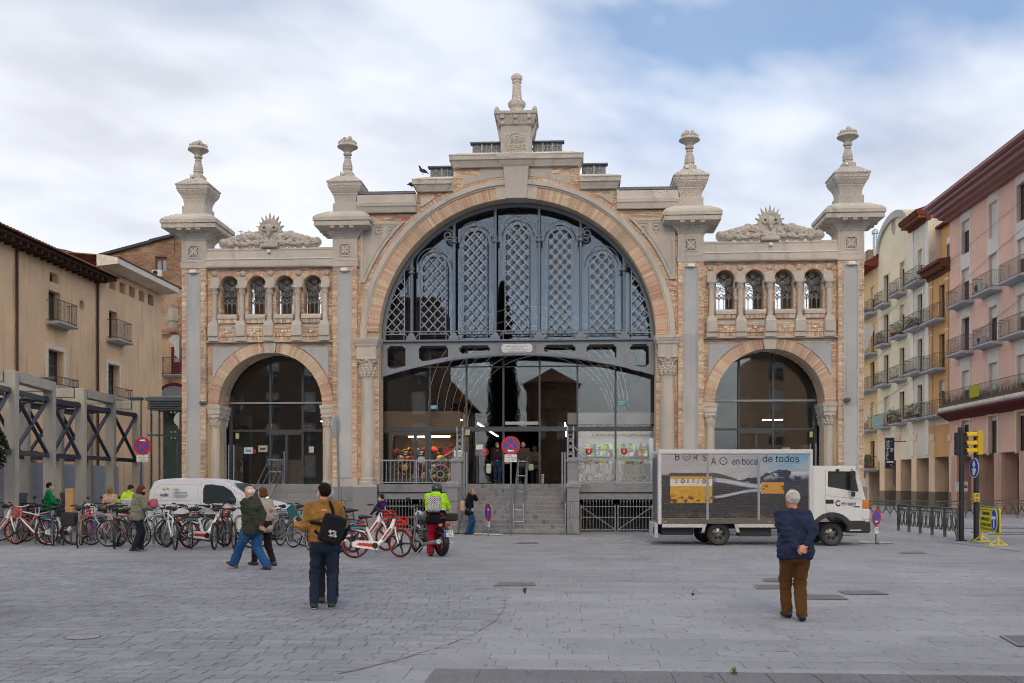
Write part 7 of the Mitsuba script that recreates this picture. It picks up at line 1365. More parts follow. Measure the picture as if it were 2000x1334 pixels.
# the print on the shutters: u runs 0 to 3 over the three shutters, v from bottom to top; a flat printed picture
def ad(p, n, uv):
    u, v = uv.x, uv.y; sl = v * 34; row = sl - dr.floor(sl)
    fb = lambda a, b, s: mikit.fbm(u * a + s, v * b + s, s, 4)
    sky_ = mikit.mix(C('#b4b2b6'), C('#7fb0d0'), mikit.smoothstep(1.2, 2.9, u) * mikit.smoothstep(.55, .95, v)); cl = mikit.smoothstep(.35, .75, fb(2.0, 7, 2.0)) * mikit.smoothstep(1.0, .72, v); c = mikit.mix(sky_, C('#c6c5c9'), cl * .6)
    h1 = .66 + .07 * dr.sin(u * 2.6 + .6) * mikit.smoothstep(.6, 1.6, u) + .10 * (mikit.fbm(u * 5, 1.0, 3.0, 4) - .5) + .08 * mikit.smoothstep(1.8, 2.15, u) * mikit.smoothstep(2.7, 2.2, u)
    mt = mikit.smoothstep(.0, .012, h1 - v); snow = mikit.smoothstep(.46, .6, fb(9, 16, 5.0)) * mikit.smoothstep(-.16, -.02, v - h1); mc = mikit.mix(C('#3a4258'), C('#c9ccd4'), snow); mc = mikit.mix(mc, C('#4a4c55'), mikit.smoothstep(.62, .45, v)); c = mikit.mix(c, mc, mt)
    c = mikit.mix(c, C('#47474b'), mikit.smoothstep(.70, .66, v) * mikit.smoothstep(1.15, .9, u)); c = mikit.mix(c, C('#434347'), mikit.smoothstep(.40, .34, v))
    ctr = .475; body = dr.select(u < 1.1, .235, .235 - .175 * mikit.smoothstep(1.05, 2.0, u)); ins = mikit.smoothstep(.008, -.004, dr.abs(v - ctr) - body) * mikit.smoothstep(.16, .18, u) * mikit.smoothstep(2.1, 2.08, u); bc = mikit.mix(C('#3b3c40'), C('#57595e'), mikit.smoothstep(-.2, .25, v - ctr))
    c = mikit.mix(c, bc, ins); sh = mikit.smoothstep(.045, .02, dr.abs(v - ctr - body * .55)) + mikit.smoothstep(.03, .01, dr.abs(v - ctr + body * .62)); c = mikit.mix(c, C('#c3c8d4'), dr.clip(sh, 0, 1) * ins * mikit.smoothstep(1.05, 1.2, u) * .9)
    # label and neck foil
    l = mikit.smoothstep(.19, .2, u) * mikit.smoothstep(1.08, 1.07, u) * mikit.smoothstep(.235, .24, v) * mikit.smoothstep(.66, .655, v); lc = mikit.mix(C('#c99a3a'), C('#d8ab4c'), fb(6, 12, 8.0)); lc = mikit.mix(lc, C('#e0ddd6'), mikit.smoothstep(.5, .505, v) * mikit.smoothstep(.615, .61, v)); vine = mikit.smoothstep(.5, .62, fb(13, 22, 4.0)) * mikit.smoothstep(.41, .3, v); lc = mikit.mix(lc, C('#7a4a2c'), vine); c = mikit.mix(c, lc, l)
    f = mikit.smoothstep(2.02, 2.03, u) * mikit.smoothstep(2.5, 2.49, u) * mikit.smoothstep(.09, .088, dr.abs(v - ctr)); fc = mikit.mix(C('#c88f45'), C('#d9a55a'), v); fc = mikit.mix(fc, C('#6b3c22'), mikit.smoothstep(.52, .62, fb(14, 26, 9.0)) * mikit.smoothstep(.05, .03, dr.abs(v - ctr))); c = mikit.mix(c, fc, f)
    dirt = mikit.smoothstep(.45, .75, fb(8, 18, 6.0)) * mikit.smoothstep(.16, .0, v); c = mikit.mix(c, C('#7a634c'), dirt * .7); c = mikit.mix(c, C('#8d8a86'), mikit.smoothstep(.62, .8, fb(3, 30, 1.0)) * .14)
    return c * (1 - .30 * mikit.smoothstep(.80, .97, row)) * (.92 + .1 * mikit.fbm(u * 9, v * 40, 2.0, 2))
mat('m_print', {'type': 'principled', 'base_color': mikit.proc(ad), 'roughness': .45, 'specular': .4})
q = MB('#c9cbcd'); q.box(x0 + .02, x1 - .02, YT + .03, YT + W2, zb, zt - .04); put(TK + '__box', q, 'm_satin')
al = '#c3c5c8'; q = MB(al); q.cbox(x0 - .02, x1 + .02, YT - .03, YT + W2 + .03, zt - .13, zt, .02); q.cbox(x0 - .02, x0 + .07, YT - .02, YT + .12, zb - .12, zt - .1, .01); q.cbox(x1 - .06, x1 + .02, YT - .02, YT + .1, zb, zt - .1, .01); q.c('#5a5650').box(x0, x1, YT - .01, YT + .1, zb - .1, zb + .05); put(TK + '__box_frame', q, 'm_satin')
us = [x0 + .07, XT(1382), XT(1482), x1 - .06]; 
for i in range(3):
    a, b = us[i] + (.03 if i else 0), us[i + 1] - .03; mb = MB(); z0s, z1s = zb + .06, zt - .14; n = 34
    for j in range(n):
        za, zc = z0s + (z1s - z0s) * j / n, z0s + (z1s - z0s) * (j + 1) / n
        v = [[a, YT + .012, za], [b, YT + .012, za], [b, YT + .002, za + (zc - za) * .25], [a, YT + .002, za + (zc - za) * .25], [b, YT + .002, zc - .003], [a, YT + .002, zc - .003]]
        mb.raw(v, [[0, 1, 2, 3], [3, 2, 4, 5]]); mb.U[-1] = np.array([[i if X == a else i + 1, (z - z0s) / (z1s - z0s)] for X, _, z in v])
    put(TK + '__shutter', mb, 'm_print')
    if i: put(TK + '__shutter_post', MB('#8d9093').cbox(us[i] - .035, us[i] + .035, YT - .015, YT + .05, zb, zt - .1, .008), 'm_satin')
q = MB('#2c2a30'); Fr = lambda px, py: frame((XT(px), YT - .004, ZT(px, py)), (1, 0, 0), (0, 0, 1), (0, -1, 0))
def ring_letter(px, py, r):
    X, Z_ = XT(px), ZT(px, py); q.torus((X, YT - .003, Z_), r, .010, 'y', 22, 4); q.prism(Point(X, Z_).buffer(.016, 6), YT - .006, YT - .002)
q.text('B', .205, Fr(1317.5, 899), False, .002, 0, .8); ring_letter(1341, 892, .10); q.text('R', .205, Fr(1353.5, 899.5), False, .002, 0, .8); q.text('S', .205, Fr(1371, 900), False, .002, 0, .75); q.text('A', .205, Fr(1388.5, 907.5), False, .002, 0, .75); ring_letter(1413, 900.5, .10); q.text('en boca', .19, Fr(1429.5, 907.5), False, .002, 0, .74); q.text('de todos', .19, Fr(1488.5, 902.5), False, .002, 0, .97)
for t_, px_ in (('B', 1318.5), ('R', 1341), ('S', 1351.5), ('A', 1361.5)): q.text(t_, .105, Fr(px_, 943.5), False, .002, 0, .8)
ring_letter(1333.5, 940, .05); ring_letter(1375, 940, .05); put(TK + '__lettering', q)
# rear doors, lamps, chassis
q = MB('#9b9da0').box(x0 - .015, x0 + .02, YT + .12, YT + W2 / 2 - .01, zb, zt - .14).box(x0 - .015, x0 + .02, YT + W2 / 2 + .01, YT + W2 - .1, zb, zt - .14); q.c('#6f7174')
for y in (W2 * .25, W2 * .42, W2 * .6, W2 * .78): q.tube([(x0 - .03, YT + y, zb - .05), (x0 - .03, YT + y, zt - .2)], .018, 6)
put(TK + '__rear_door', q, 'm_satin'); put(TK + '__tail_board', MB('#aeb0b2').box(x0 - .12, x0 - .03, YT + .02, YT + W2, zb - .5, zb - .1).c('#2c2d30').box(x0 - .125, x0 - .12, YT + .1, YT + .5, zb - .42, zb - .2), 'm_satin')
q = MB('#26272a'); q.box(x0 + .1, XT(1680), YT + .6, YT + .75, .45, .62).box(x0 + .1, XT(1680), YT + 1.35, YT + 1.5, .45, .62); q.box(x0 + .1, x0 + 1.0, YT + .3, YT + 1.7, .28, .5); q.box(x0 + 2.3, x0 + 3.2, YT + .25, YT + .8, .25, .58); put(TK + '__chassis', q, 'm_satin')
for a, b in ((1293, 1374), (1441, 1560)): put(TK + '__side_guard', MB('#b9bbbd').box(XT(a), XT(b), YT + .0, YT + .05, ZT(a, 1030), ZT(a, 1023)), 'm_satin')
for a in (1374, 1434): put(TK + '__mudguard_stay', MB('#b0b2b4').prism(Polygon([(XT(a), zb - .1), (XT(a) + .1, zb - .1), (XT(a) + (.02 if a < 1400 else .16), ZT(a, 1040)), (XT(a) - (.05 if a < 1400 else -.08), ZT(a, 1040))]), YT + .02, YT + .1), 'm_satin')
for a in (1296, 1500): put(TK + '__side_marker', MB('#c96a1c').cbox(XT(a), XT(a) + .1, YT - .012, YT + .0, ZT(a, 1020), ZT(a, 1017.5), .004), 'm_gloss')
def twheel(name, px, y, r=.325, dark=True):
    X = XT(px); k = put(TK + '__' + name, MB('#222224').lathe([(r * .62, -.1), (r * .9, -.11), (r, -.07), (r, .07), (r * .9, .11), (r * .62, .1)], 0, 0, 32), 'm_satin', M=frame((X, y, r), (1, 0, 0), (0, 0, 1), (0, -1, 0))); q = MB('#75777a').lathe([(0, .06), (r * .2, .06), (r * .22, .02), (r * .5, .0), (r * .58, .09), (r * .62, .1)], 0, 0, 24)
    for i in range(6): a = i * PI / 3; q.c('#2c2c2e').lathe([(.03, .035), (.03, .02), (0, .0)], r * .4 * math.cos(a), r * .4 * math.sin(a), 8)
    put(k + '__rim', q, 'm_metal', M=frame((X, y, r), (1, 0, 0), (0, 0, 1), (0, -1, 0)))
twheel('rear_wheel', 1404, YT + .18); twheel('rear_wheel', 1404 - 12, YT + 1.75); twheel('front_wheel', 1626, YT + .2); twheel('front_wheel', 1620, YT + 1.8)
# cab: side outline pulled across its width, with a wheel arch, windows, lamps
P = lambda px, py: (XT(px), ZT(px, py)); cab = Polygon([P(1589, 1035), P(1589, 914), P(1594, 909.5), P(1660, 911), P(1672, 914), P(1676, 921), P(1692, 976), P(1699, 1000), P(1699, 1035)]); arch = Point(XT(1626), .325).buffer(.50, 24)
win_ = Polygon([P(1617, 951), P(1617.5, 919.5), P(1668, 920), P(1671, 924), P(1679, 960), P(1676, 961.5)]).buffer(-.01)
q = MB('#cfd1d2').prism(cab.difference(arch).difference(win_), YT + .05, YT + .13); q.prism(cab.difference(arch.buffer(.05)).difference(sbox(XT(1610), ZT(1610, 962), 99, ZT(1610, 913))), YT + .14, YT + 1.85); q.prism(cab.difference(arch).difference(win_), YT + 1.86, YT + 1.95); q.prism(sbox(XT(1589), ZT(1600, 914), XT(1674), ZT(1600, 910)), YT + .1, YT + 1.9)
cb = put(TK + '__cab', q, 'm_gloss'); put(cb + '__side_window', MB('#1a1f22').prism(win_, YT + .10, YT + .115), 'm_carglass'); put(cb + '__windscreen', MB('#15191c').flat([[XT(1675) , YT + .2, ZT(1675, 918)], [XT(1675), YT + 1.8, ZT(1675, 918)], [XT(1688), YT + 1.8, ZT(1688, 965)], [XT(1688), YT + .2, ZT(1688, 965)]], [[0, 1, 2, 3]]), 'm_carglass')
q = MB('#8e9194'); 
for a, b in (((1613, 916), (1613, 995)), ((1613, 968), (1694, 976)), ((1613, 995), (1640, 1012))): q.bar((XT(a[0]), YT + .047, ZT(*a)), (XT(b[0]), YT + .047, ZT(*b)), .008, .01)
put(cb + '__door_seam', q, 'm_satin'); put(cb + '__door_handle', MB('#1b1b1d').cbox(XT(1613.5), XT(1629), YT + .03, YT + .05, ZT(1620, 984), ZT(1620, 976), .01), 'm_satin')
dk = cab.intersection(sbox(XT(1589), .2, XT(1690), ZT(1600, 1017))).union(Point(XT(1626), .33).buffer(.62, 24).intersection(sbox(XT(1589), .3, XT(1672), 1.1)).intersection(cab)); put(cb + '__wheel_arch', MB('#2a2b2d').prism(dk.difference(arch), YT + .03, YT + .2), 'm_satin'); put(cb + '__bumper', MB('#2a2b2d').cbox(XT(1655), XT(1701), YT + .02, YT + 1.95, ZT(1690, 1041), ZT(1690, 1018), .04), 'm_satin')
put(cb + '__bumper_trim', MB('#b4b6b8').box(XT(1660), XT(1682), YT + .0, YT + .02, ZT(1670, 1037), ZT(1670, 1034.5)), 'm_satin'); put(cb + '__headlight', MB('#c9701c').cbox(XT(1685), XT(1697.5), YT + .02, YT + .08, ZT(1690, 993.5), ZT(1690, 976.5), .015).c('#d0d2d4').cbox(XT(1686), XT(1699), YT + .02, YT + .1, ZT(1690, 1015), ZT(1690, 994.5), .015), 'm_gloss')
q = MB('#1d1e20').cbox(XT(1658), XT(1668.5), YT - .16, YT - .06, ZT(1663, 958), ZT(1663, 920), .02).tube([(XT(1664), YT - .1, ZT(1663, 918)), (XT(1664), YT + .08, ZT(1663, 917))], .015, 6).tube([(XT(1664), YT - .1, ZT(1663, 968)), (XT(1668), YT + .08, ZT(1663, 966))], .015, 6).cbox(XT(1661), XT(1668), YT - .14, YT - .06, ZT(1663, 970), ZT(1663, 960), .02); put(cb + '__mirror', q, 'm_satin'); put(cb + '__roof_mirror', MB('#1d1e20').cbox(XT(1633), XT(1639), YT - .02, YT + .06, ZT(1636, 922), ZT(1636, 916), .015), 'm_satin')
q = MB('#2c2a5c'); q.torus((XT(1638.5), YT + .045, ZT(1638, 983)), .07, .016, 'y', 14, 4, .7, 5.4); q.text('orreas', .10, frame((XT(1644), YT + .044, ZT(1640, 987)), (1, 0, 0), (0.25, 0, .97), (0, -1, 0)), True, .003, 0, .95); q.c('#a33a3a').bar((XT(1636), YT + .044, ZT(1640, 988.5)), (XT(1650), YT + .044, ZT(1650, 980)), .004, .012); put(cb + '__logo', q); put(cb + '__badge', MB('#3a3c40').box(XT(1668), XT(1680), YT + .043, YT + .05, ZT(1670, 991), ZT(1670, 988.5)), 'm_satin')
put(TK + '__cab_interior', MB('#1b1c1e').box(XT(1590), XT(1608), YT + .2, YT + 1.8, 1.0, 2.1).cbox(XT(1612), XT(1630), YT + .3, YT + .8, 1.1, 1.9, .06), 'm_matte')
# ---------------- white van ----------------
VN = thing('white_van', 'white delivery van with green leaf logo parked behind the bicycles', 'van'); YV = 30.2; XV = lambda px: onY(px, 900, YV)[0]; ZV = lambda px, py: onY(px, py, YV)[1]; Pv = lambda px, py: (XV(px), ZV(px, py)); WV = 1.75
prof = [Pv(288, 1040), Pv(287, 1000), Pv(290, 960), Pv(298, 941), Pv(312, 936), Pv(350, 933.5), Pv(400, 934.5), Pv(432, 939), Pv(452, 947), Pv(475, 963), Pv(490, 976), Pv(515, 981), Pv(538, 988), Pv(549, 1000), Pv(553, 1018), Pv(553, 1038)]
whl = [XV(333), XV(506)]; g = Polygon(prof).buffer(-.04).buffer(.04); body = g.difference(unary_union([Point(x, .31).buffer(.38, 20) for x in whl])); b2 = body.segmentize(.15)
def vanmesh(poly, y0, y1, col):
    m = MB(col).prism(poly, y0, y1); v = m.V
    for a in v:
        z = a[:, 2]; k = np.clip((z - .95) / 1.0, 0, 1); yc = YV + WV / 2; a[:, 1] = yc + (a[:, 1] - yc) * (1 - .14 * k ** 1.5)
    return m
q = MB()
for i in range(5):
    t = [0, .03, .10, .5, .9][i]
put(VN + '__body', vanmesh(body.buffer(-.0), YV + .04, YV + WV - .04, '#c4c8d0'), 'm_gloss'); bk = VN + '__body'
put(bk + '__side_skin', vanmesh(body.buffer(-.05), YV, YV + .05, '#c4c8d0'), 'm_gloss')
wn = Polygon([Pv(398, 981), Pv(397, 955), Pv(400, 948), Pv(412, 947.5), Pv(435, 951), Pv(450, 960), Pv(459, 974), Pv(459, 982)]).buffer(-.02).buffer(.02)
put(VN + '__door_window', vanmesh(wn, YV - .012, YV + .03, '#22323a'), 'm_carglass'); put(VN + '__window_seal', vanmesh(wn.buffer(.025).difference(wn), YV - .008, YV + .03, '#1d1e20'), 'm_satin')
ws = Polygon([Pv(444, 946.5), Pv(453, 947), Pv(489, 974), Pv(482, 975)]); m = MB('#14181b'); A = [np.array([XV(446), 0, ZV(446, 946)]), np.array([XV(488), 0, ZV(488, 976)])]
m.flat([[XV(453), YV + .2, ZV(449, 943.5)], [XV(494), YV + .08, ZV(491, 974)], [XV(494), YV + WV - .08, ZV(491, 974)], [XV(453), YV + WV - .2, ZV(449, 943.5)]], [[0, 1, 2, 3]]); put(VN + '__windscreen', m, 'm_carglass')
pn = Polygon([Pv(298, 978), Pv(302, 955), Pv(312, 946), Pv(386, 945), Pv(386, 978)]).buffer(-.03).buffer(.03); put(VN + '__panel_groove', vanmesh(pn.difference(pn.buffer(-.015)), YV - .004, YV + .03, '#a9acb2'), 'm_satin'); q = vanmesh(unary_union([LineString([Pv(392, 940), Pv(391, 1030)]).buffer(.005), LineString([Pv(464, 1030), Pv(466, 985), Pv(456, 955)]).buffer(.005), LineString([Pv(290, 985), Pv(470, 986)]).buffer(.006)]), YV - .004, YV + .03, '#9a9da2'); put(VN + '__door_seam', q, 'm_satin')
put(VN + '__side_moulding', vanmesh(sbox(XV(300), ZV(300, 1010), XV(455), ZV(300, 1004)), YV - .02, YV + .03, '#26272a'), 'm_satin')
q = vanmesh(Polygon([Pv(315, 951.5), Pv(318, 954), Pv(322, 955.5), Pv(321, 959), Pv(317, 957.5)]).union(Polygon([Pv(330, 957), Pv(327, 953), Pv(322, 952.5), Pv(324, 956)])), YV - .008, YV + .02, '#7a9a3a'); put(VN + '__leaf_logo', q); q = MB('#3c4a3c'); yv = YV + .004; q.text('koiki', .085, frame((XV(313), yv, ZV(313, 969)), (1, 0, 0), (0, .0, 1), (0, -1, 0)), True, .012); q.c('#7d8fa0').text('Caja', .07, frame((XV(337), yv, ZV(337, 957)), (1, 0, 0), (0, 0, 1), (0, -1, 0)), False, .012).text('Logistica Social', .045, frame((XV(337), yv, ZV(337, 963)), (1, 0, 0), (0, 0, 1), (0, -1, 0)), True, .012)
q.c('#aebab0').box(XV(337), XV(366), yv - .012, yv, ZV(337, 967.5), ZV(337, 966)).box(XV(337), XV(362), yv - .012, yv, ZV(337, 970.5), ZV(337, 969)); q.c('#a4b4c4').text('www.caja.es', .05, frame((XV(292), yv - .01, ZV(292, 994)), (1, 0, 0), (0, 0, 1), (0, -1, 0)), True, .012); put(VN + '__lettering', q)
for x in whl:
    for y in (YV + .12, YV + WV - .12): k = put(VN + '__wheel', MB('#202022').lathe([(.19, -.09), (.29, -.1), (.31, -.06), (.31, .06), (.29, .1), (.19, .09)], 0, 0, 28), 'm_satin', M=frame((x, y, .31), (1, 0, 0), (0, 0, 1), (0, -1, 0))); put(k + '__rim', MB('#8b8e92').lathe([(0, .05), (.08, .05), (.17, .03), (.2, .09)], 0, 0, 18), 'm_metal', M=frame((x, y, .31), (1, 0, 0), (0, 0, 1), (0, -1, 0)))
put(VN + '__mirror', MB('#1c1d1f').cbox(XV(448), XV(460), YV - .2, YV - .02, ZV(455, 984), ZV(455, 972), .05), 'm_satin'); put(VN + '__headlight', vanmesh(Polygon([Pv(530, 996), Pv(546, 998), Pv(550, 1008), Pv(535, 1006)]), YV - .01, YV + .1, '#c9ccd0'), 'm_gloss'); put(VN + '__bumper', MB('#2a2b2e').cbox(XV(515), XV(556), YV - .01, YV + WV + .01, ZV(540, 1040), ZV(540, 1024), .04), 'm_satin')
# ---------------- people: joints posed in 3-D, one smooth body, clothes as children ----------------
SKIN = '#c79b82'
def ik(a, c, l1, l2, pole):
    a, c, pole = np.asarray(a, float), np.asarray(c, float), np.asarray(pole, float); d = c - a; L = np.linalg.norm(d)
    if L > (l1 + l2) * .999: c = a + d / L * (l1 + l2) * .999; d = c - a; L = np.linalg.norm(d)
    u = d / L; x = (l1 ** 2 - l2 ** 2 + L ** 2) / (2 * L); h = math.sqrt(max(l1 ** 2 - x ** 2, 0)); w = pole - u * (pole @ u); w /= np.linalg.norm(w) + 1e-9; return a + u * x + w * h, c
def rotm(yaw=0, pitch=0, roll=0):
    cy, sy, cp, sp, cr, sr = math.cos(yaw), math.sin(yaw), math.cos(pitch), math.sin(pitch), math.cos(roll), math.sin(roll)
    return np.array([[cy, -sy, 0], [sy, cy, 0], [0, 0, 1]]) @ np.array([[1, 0, 0], [0, cp, -sp], [0, sp, cp]]) @ np.array([[cr, 0, sr], [0, 1, 0], [-sr, 0, cr]])
def blend(p, parts, k):
    d = np.full(len(p), 9.0)
    for q in parts:
        e = capsule(p, *q) if len(q) == 4 else q[0](p); d = smin(d, e, k)
    return d
def surf(parts, h, k=.03, cut=None, noise=0.0, nf=14, seed=1, pad=.06):
    P = np.array([x for q in parts if len(q) == 4 for x in (q[0], q[1])]); R_ = max(max(q[2], q[3]) for q in parts if len(q) == 4)
    def f(p):
        d = blend(p, parts, k)
        if noise: d = d + (meshkit.fbm(p * np.array([nf, nf, nf * .55]), 3, seed) - .5) * noise + .006 * noise / .04 * np.sin(p[:, 2] * 62 + 9 * meshkit.noise(p * 7, seed)) * (meshkit.noise(p * 4.5, seed + 3) > .45)
        if cut is not None: d = cut(p, d)
        return d
    return nets(f, P.min(0) - R_ - pad, P.max(0) + R_ + pad, h)
def person(label, px, py, H, yaw, legs, arms, jacket, trousers, lean=0.0, head=(0, 0), hair=('#3a2c22', 'short'), hem=.80, skin=SKIN, shoes='#1c1c1e', bulk=1.0, res=.016, fine=True, mask=None, hood=None, quilt=0, z=0.0, extra=None, twist=0, pos=None, sole=None, curl=.6, jm='m_cloth', wrinkle=.05, collar=True, torso_shift=0.0, tw=1.0, shoulder=.185):
    k = thing('person', label, 'person'); p = G(px, py) if pos is None else np.asarray(pos); S = H / 1.70; M = place(p[0], p[1], z, math.radians(yaw), S); a3 = np.array
    hip = a3([0, 0, legs.get('hip', .90)]); UL = rotm(math.radians(twist), -lean); up = lambda x, y, zz: hip + UL @ (a3([x, y, zz]) - [0, 0, .90])
    sh = [up(-shoulder, 0, 1.405), up(shoulder, 0, 1.405)]; neck = up(0, .0, 1.46); HR = rotm(math.radians(head[0])) @ rotm(0, -lean * .6 + math.radians(head[1])); hc = neck + HR @ a3([0, .02, .135]); hp = lambda x, y, zz: hc + HR @ a3([x, y, zz])
    hj = [hip + [-.09, 0, 0], hip + [.09, 0, 0]]; feet = [a3(legs['L']), a3(legs['R'])]; kn, ank = [], []
    for i in (0, 1): kk, an_ = ik(hj[i], feet[i] + [0, 0, .085], .43, .42, a3([0.0 + (-.12, .12)[i] * .6, 1, .05])); kn.append(kk); ank.append(an_)
    el, wr = [], []
    for i, nm in enumerate('LR'):
        tgt, pole = arms[nm][:2]; t = up(*tgt); e, w = ik(sh[i], t, .285, .255, UL @ a3(pole)); el.append(e); wr.append(w)
    # body: one continuous surface, slightly inside the clothes
    B = [(hip + [0, 0, .02], up(0, 0, 1.1), .115, .12), (up(0, 0, 1.1), up(0, 0, 1.3), .12, .125), (sh[0], sh[1], .055, .055), (up(0, -.0, 1.36), neck + HR @ a3([0, .01, .06]), .06, .052)]
    for i in (0, 1): B += [(hj[i], kn[i], .075, .05), (kn[i], ank[i], .05, .038), (ank[i], feet[i] + [0, .02, .05], .04, .04), (feet[i] + [0, .02, .05], feet[i] + [0, .13, .04], .04, .03), (sh[i], el[i], .048, .038), (el[i], wr[i], .037, .027)]
    V, Q = [], []; n0 = 0
    def acc(m, col=None):
        nonlocal n0
        V.append(m[0]); Q.append(m[1] + n0); n0 += len(m[0])
    Bh = B + [(hp(0, .0, .03), hp(0, -.01, .035), .085, .085), (lambda q: ellipsoid(q, hp(0, .015, .03), (.078, .096, .105), HR),), (lambda q: ellipsoid(q, hp(0, .045, -.05), (.056, .06, .062), HR),)]
    acc(surf(Bh, res, .02)); hs = .009 if fine else .014
    def fh(q):
        d = ellipsoid(q, hp(0, .005, .035), (.076, .094, .10), HR); d = smin(d, ellipsoid(q, hp(0, .05, -.045), (.055, .058, .066), HR), .03); d = smin(d, capsule(q, hp(0, .095, .012), hp(0, .118, -.022), .011, .016), .012)
        for e in (-1, 1): d = smin(d, ellipsoid(q, hp(e * .078, -.005, .0), (.012, .022, .034), HR), .008); d = smin(d, capsule(q, hp(e * .012, .09, .03), hp(e * .05, .078, .03), .011, .011), .012); d = np.maximum(d, -(np.linalg.norm(q - hp(e * .032, .103, .012), axis=1) - .013))
        d = np.maximum(d, -(capsule(q, hp(-.022, .112, -.062), hp(.022, .112, -.062), .005, .005))); return smin(d, capsule(q, neck - [0, 0, .02], hp(0, -.01, -.06), .056, .052), .03)
    acc(nets(fh, hc - [.16, .18, .22], hc + [.16, .18, .17], hs)); hv = (len(V[0]), len(V[0]) + len(V[1]))
    for i, nm in enumerate('LR'):
        w = wr[i]; fd = (w - el[i]) / np.linalg.norm(w - el[i]); hd = arms[nm][2] if len(arms[nm]) > 2 else None; d_ = (UL @ a3(hd)) if hd is not None else fd; d_ = d_ / np.linalg.norm(d_); nrm = UL @ a3(arms[nm][3] if len(arms[nm]) > 3 else [(1, -1)[i], 0, 0]); nrm = nrm - d_ * (nrm @ d_); nrm /= np.linalg.norm(nrm); sd = np.cross(d_, nrm) * (1 if i == 0 else -1)
        # palm faces nrm; thumb leaves from the side sd
        L = [(el[i] + (w - el[i]) * .8, w, .030, .027), (w, w + d_ * .045, .027, .022), (w + d_ * .03 + sd * .022, w + d_ * .085 + sd * .028, .014, .012), (w + d_ * .03, w + d_ * .088 + sd * .008, .016, .013), (w + d_ * .03, w + d_ * .086 - sd * .012, .016, .012), (w + d_ * .03 - sd * .02, w + d_ * .078 - sd * .03, .014, .011)]
        cu = arms[nm][4] if len(arms[nm]) > 4 else curl
        for j, (off, ln) in enumerate(((.030, .072), (.010, .080), (-.011, .075), (-.031, .060))):
            q0 = w + d_ * (.088 - .004 * j) + sd * off; t1 = d_ * math.cos(cu) + nrm * math.sin(cu); t2 = d_ * math.cos(cu * 2) + nrm * math.sin(cu * 2); q1 = q0 + t1 * ln * .5; q2 = q1 + t2 * ln * .5; L += [(q0, q1, .0092, .0085), (q1, q2, .0085, .0072)]
        t0 = w + d_ * .03 + sd * .025; t1 = t0 + (d_ * .55 + sd * .75 + nrm * .35) * .042; L += [(t0, t1, .0125, .0105), (t1, t1 + (d_ * .85 + sd * .2 + nrm * .45) * .034, .0105, .0085)]
        acc(surf(L, .0062 if fine else .011, .007, pad=.02))
    v, f = np.vstack(V), np.vstack(Q); mb = MB(skin).raw(v, f); col = np.repeat(a3(C(skin))[None], len(v), 0); loc = (v - hc) @ HR; e_ = np.minimum(np.linalg.norm(loc - [.032, .09, .012], axis=1), np.linalg.norm(loc - [-.032, .09, .012], axis=1)); col[e_ < .014] = C('#3a2a24'); col[(np.abs(loc[:, 2] + .062) < .008) & (np.abs(loc[:, 0]) < .024) & (loc[:, 1] > .085)] = C('#8f5a50'); red = np.exp(-(np.linalg.norm(loc - [.05, .07, -.02], axis=1) / .04) ** 2) + np.exp(-(np.linalg.norm(loc - [-.05, .07, -.02], axis=1) / .04) ** 2); col *= 1 - red[:, None] * [0, .14, .14]; mb.K[-1] = col
    put(k + '__body', mb, 'm_matte', M=M)
    # trousers, shoes
    T_ = [(hip + [-.055, -.01, .03], hip + [.055, -.01, .03], .118 * min(bulk, 1.08), .118 * min(bulk, 1.08)), (hip + [-.06, -.025, -.03], hip + [.06, -.025, -.03], .112 * min(bulk, 1.12), .112 * min(bulk, 1.12))]
    tr_ = trousers.get('r', 1.0)
    for i in (0, 1): T_ += [(hj[i], kn[i], .098 * tr_ * min(bulk, 1.1), .070 * tr_), (kn[i], ank[i] + [0, 0, .0], .070 * tr_, .058 * tr_ * trousers.get('flare', 1.0))]
    zl = trousers.get('cut'); m = surf(T_, res, .035, (lambda q, d: np.maximum(d, zl - q[:, 2])) if zl else (lambda q, d: np.maximum(d, np.minimum(.055 - q[:, 2], 9) if min(feet[0][2], feet[1][2]) < .02 and max(feet[0][2], feet[1][2]) < .02 else -9)), .03, 16, int(px)); mb = MB(trousers['c']).raw(*m); n_ = meshkit.fbm(m[0] * [7, 7, 5], 3, 2)[:, None]; mb.K[-1] = a3(C(trousers['c'])) * (.75 + .5 * n_) ; 
    if trousers.get('pale'): # worn pale front of the thighs
        t = np.clip(1 - np.abs(m[0][:, 2] - .62) / .3, 0, 1)[:, None] * .35; mb.K[-1] = mb.K[-1] * (1 - t) + a3(C(trousers['pale'])) * t
    put(k + '__trousers', mb, 'm_cloth', M=M)
    if trousers.get('c') and not trousers.get('bare'):
        for i in (0, 1):
            an_, ft = ank[i], feet[i]; tp = legs.get('toe', [0, 0])[i]; dr_ = a3([(-.12, .12)[i], 1, 0]) / 1.007; dz = a3([0, 0, 1.0]); tip = ft + dr_ * .155 * math.cos(tp) + dz * (.036 + .155 * math.sin(tp)); heel = ft - dr_ * .06 * math.cos(tp) + dz * (.045 - .06 * math.sin(tp))
            q = MB(shoes).raw(*surf([(an_, heel, .046, .044), (heel, ft + dr_ * .06 * math.cos(tp) + dz * (.05 + .06 * math.sin(tp)), .043, .045), (ft + dr_ * .06 * math.cos(tp) + dz * (.05 + .06 * math.sin(tp)), tip, .045, .032)], .013, .02, (lambda q_, d: np.maximum(d, .004 - q_[:, 2])) if tp == 0 else None))
            if sole: q.K[-1] = np.where(q.V[-1][:, 2:3] < .026 + ft[2], a3(C(sole)), a3(C(shoes)))
            put(k + '__shoe', q, 'm_satin', M=M)
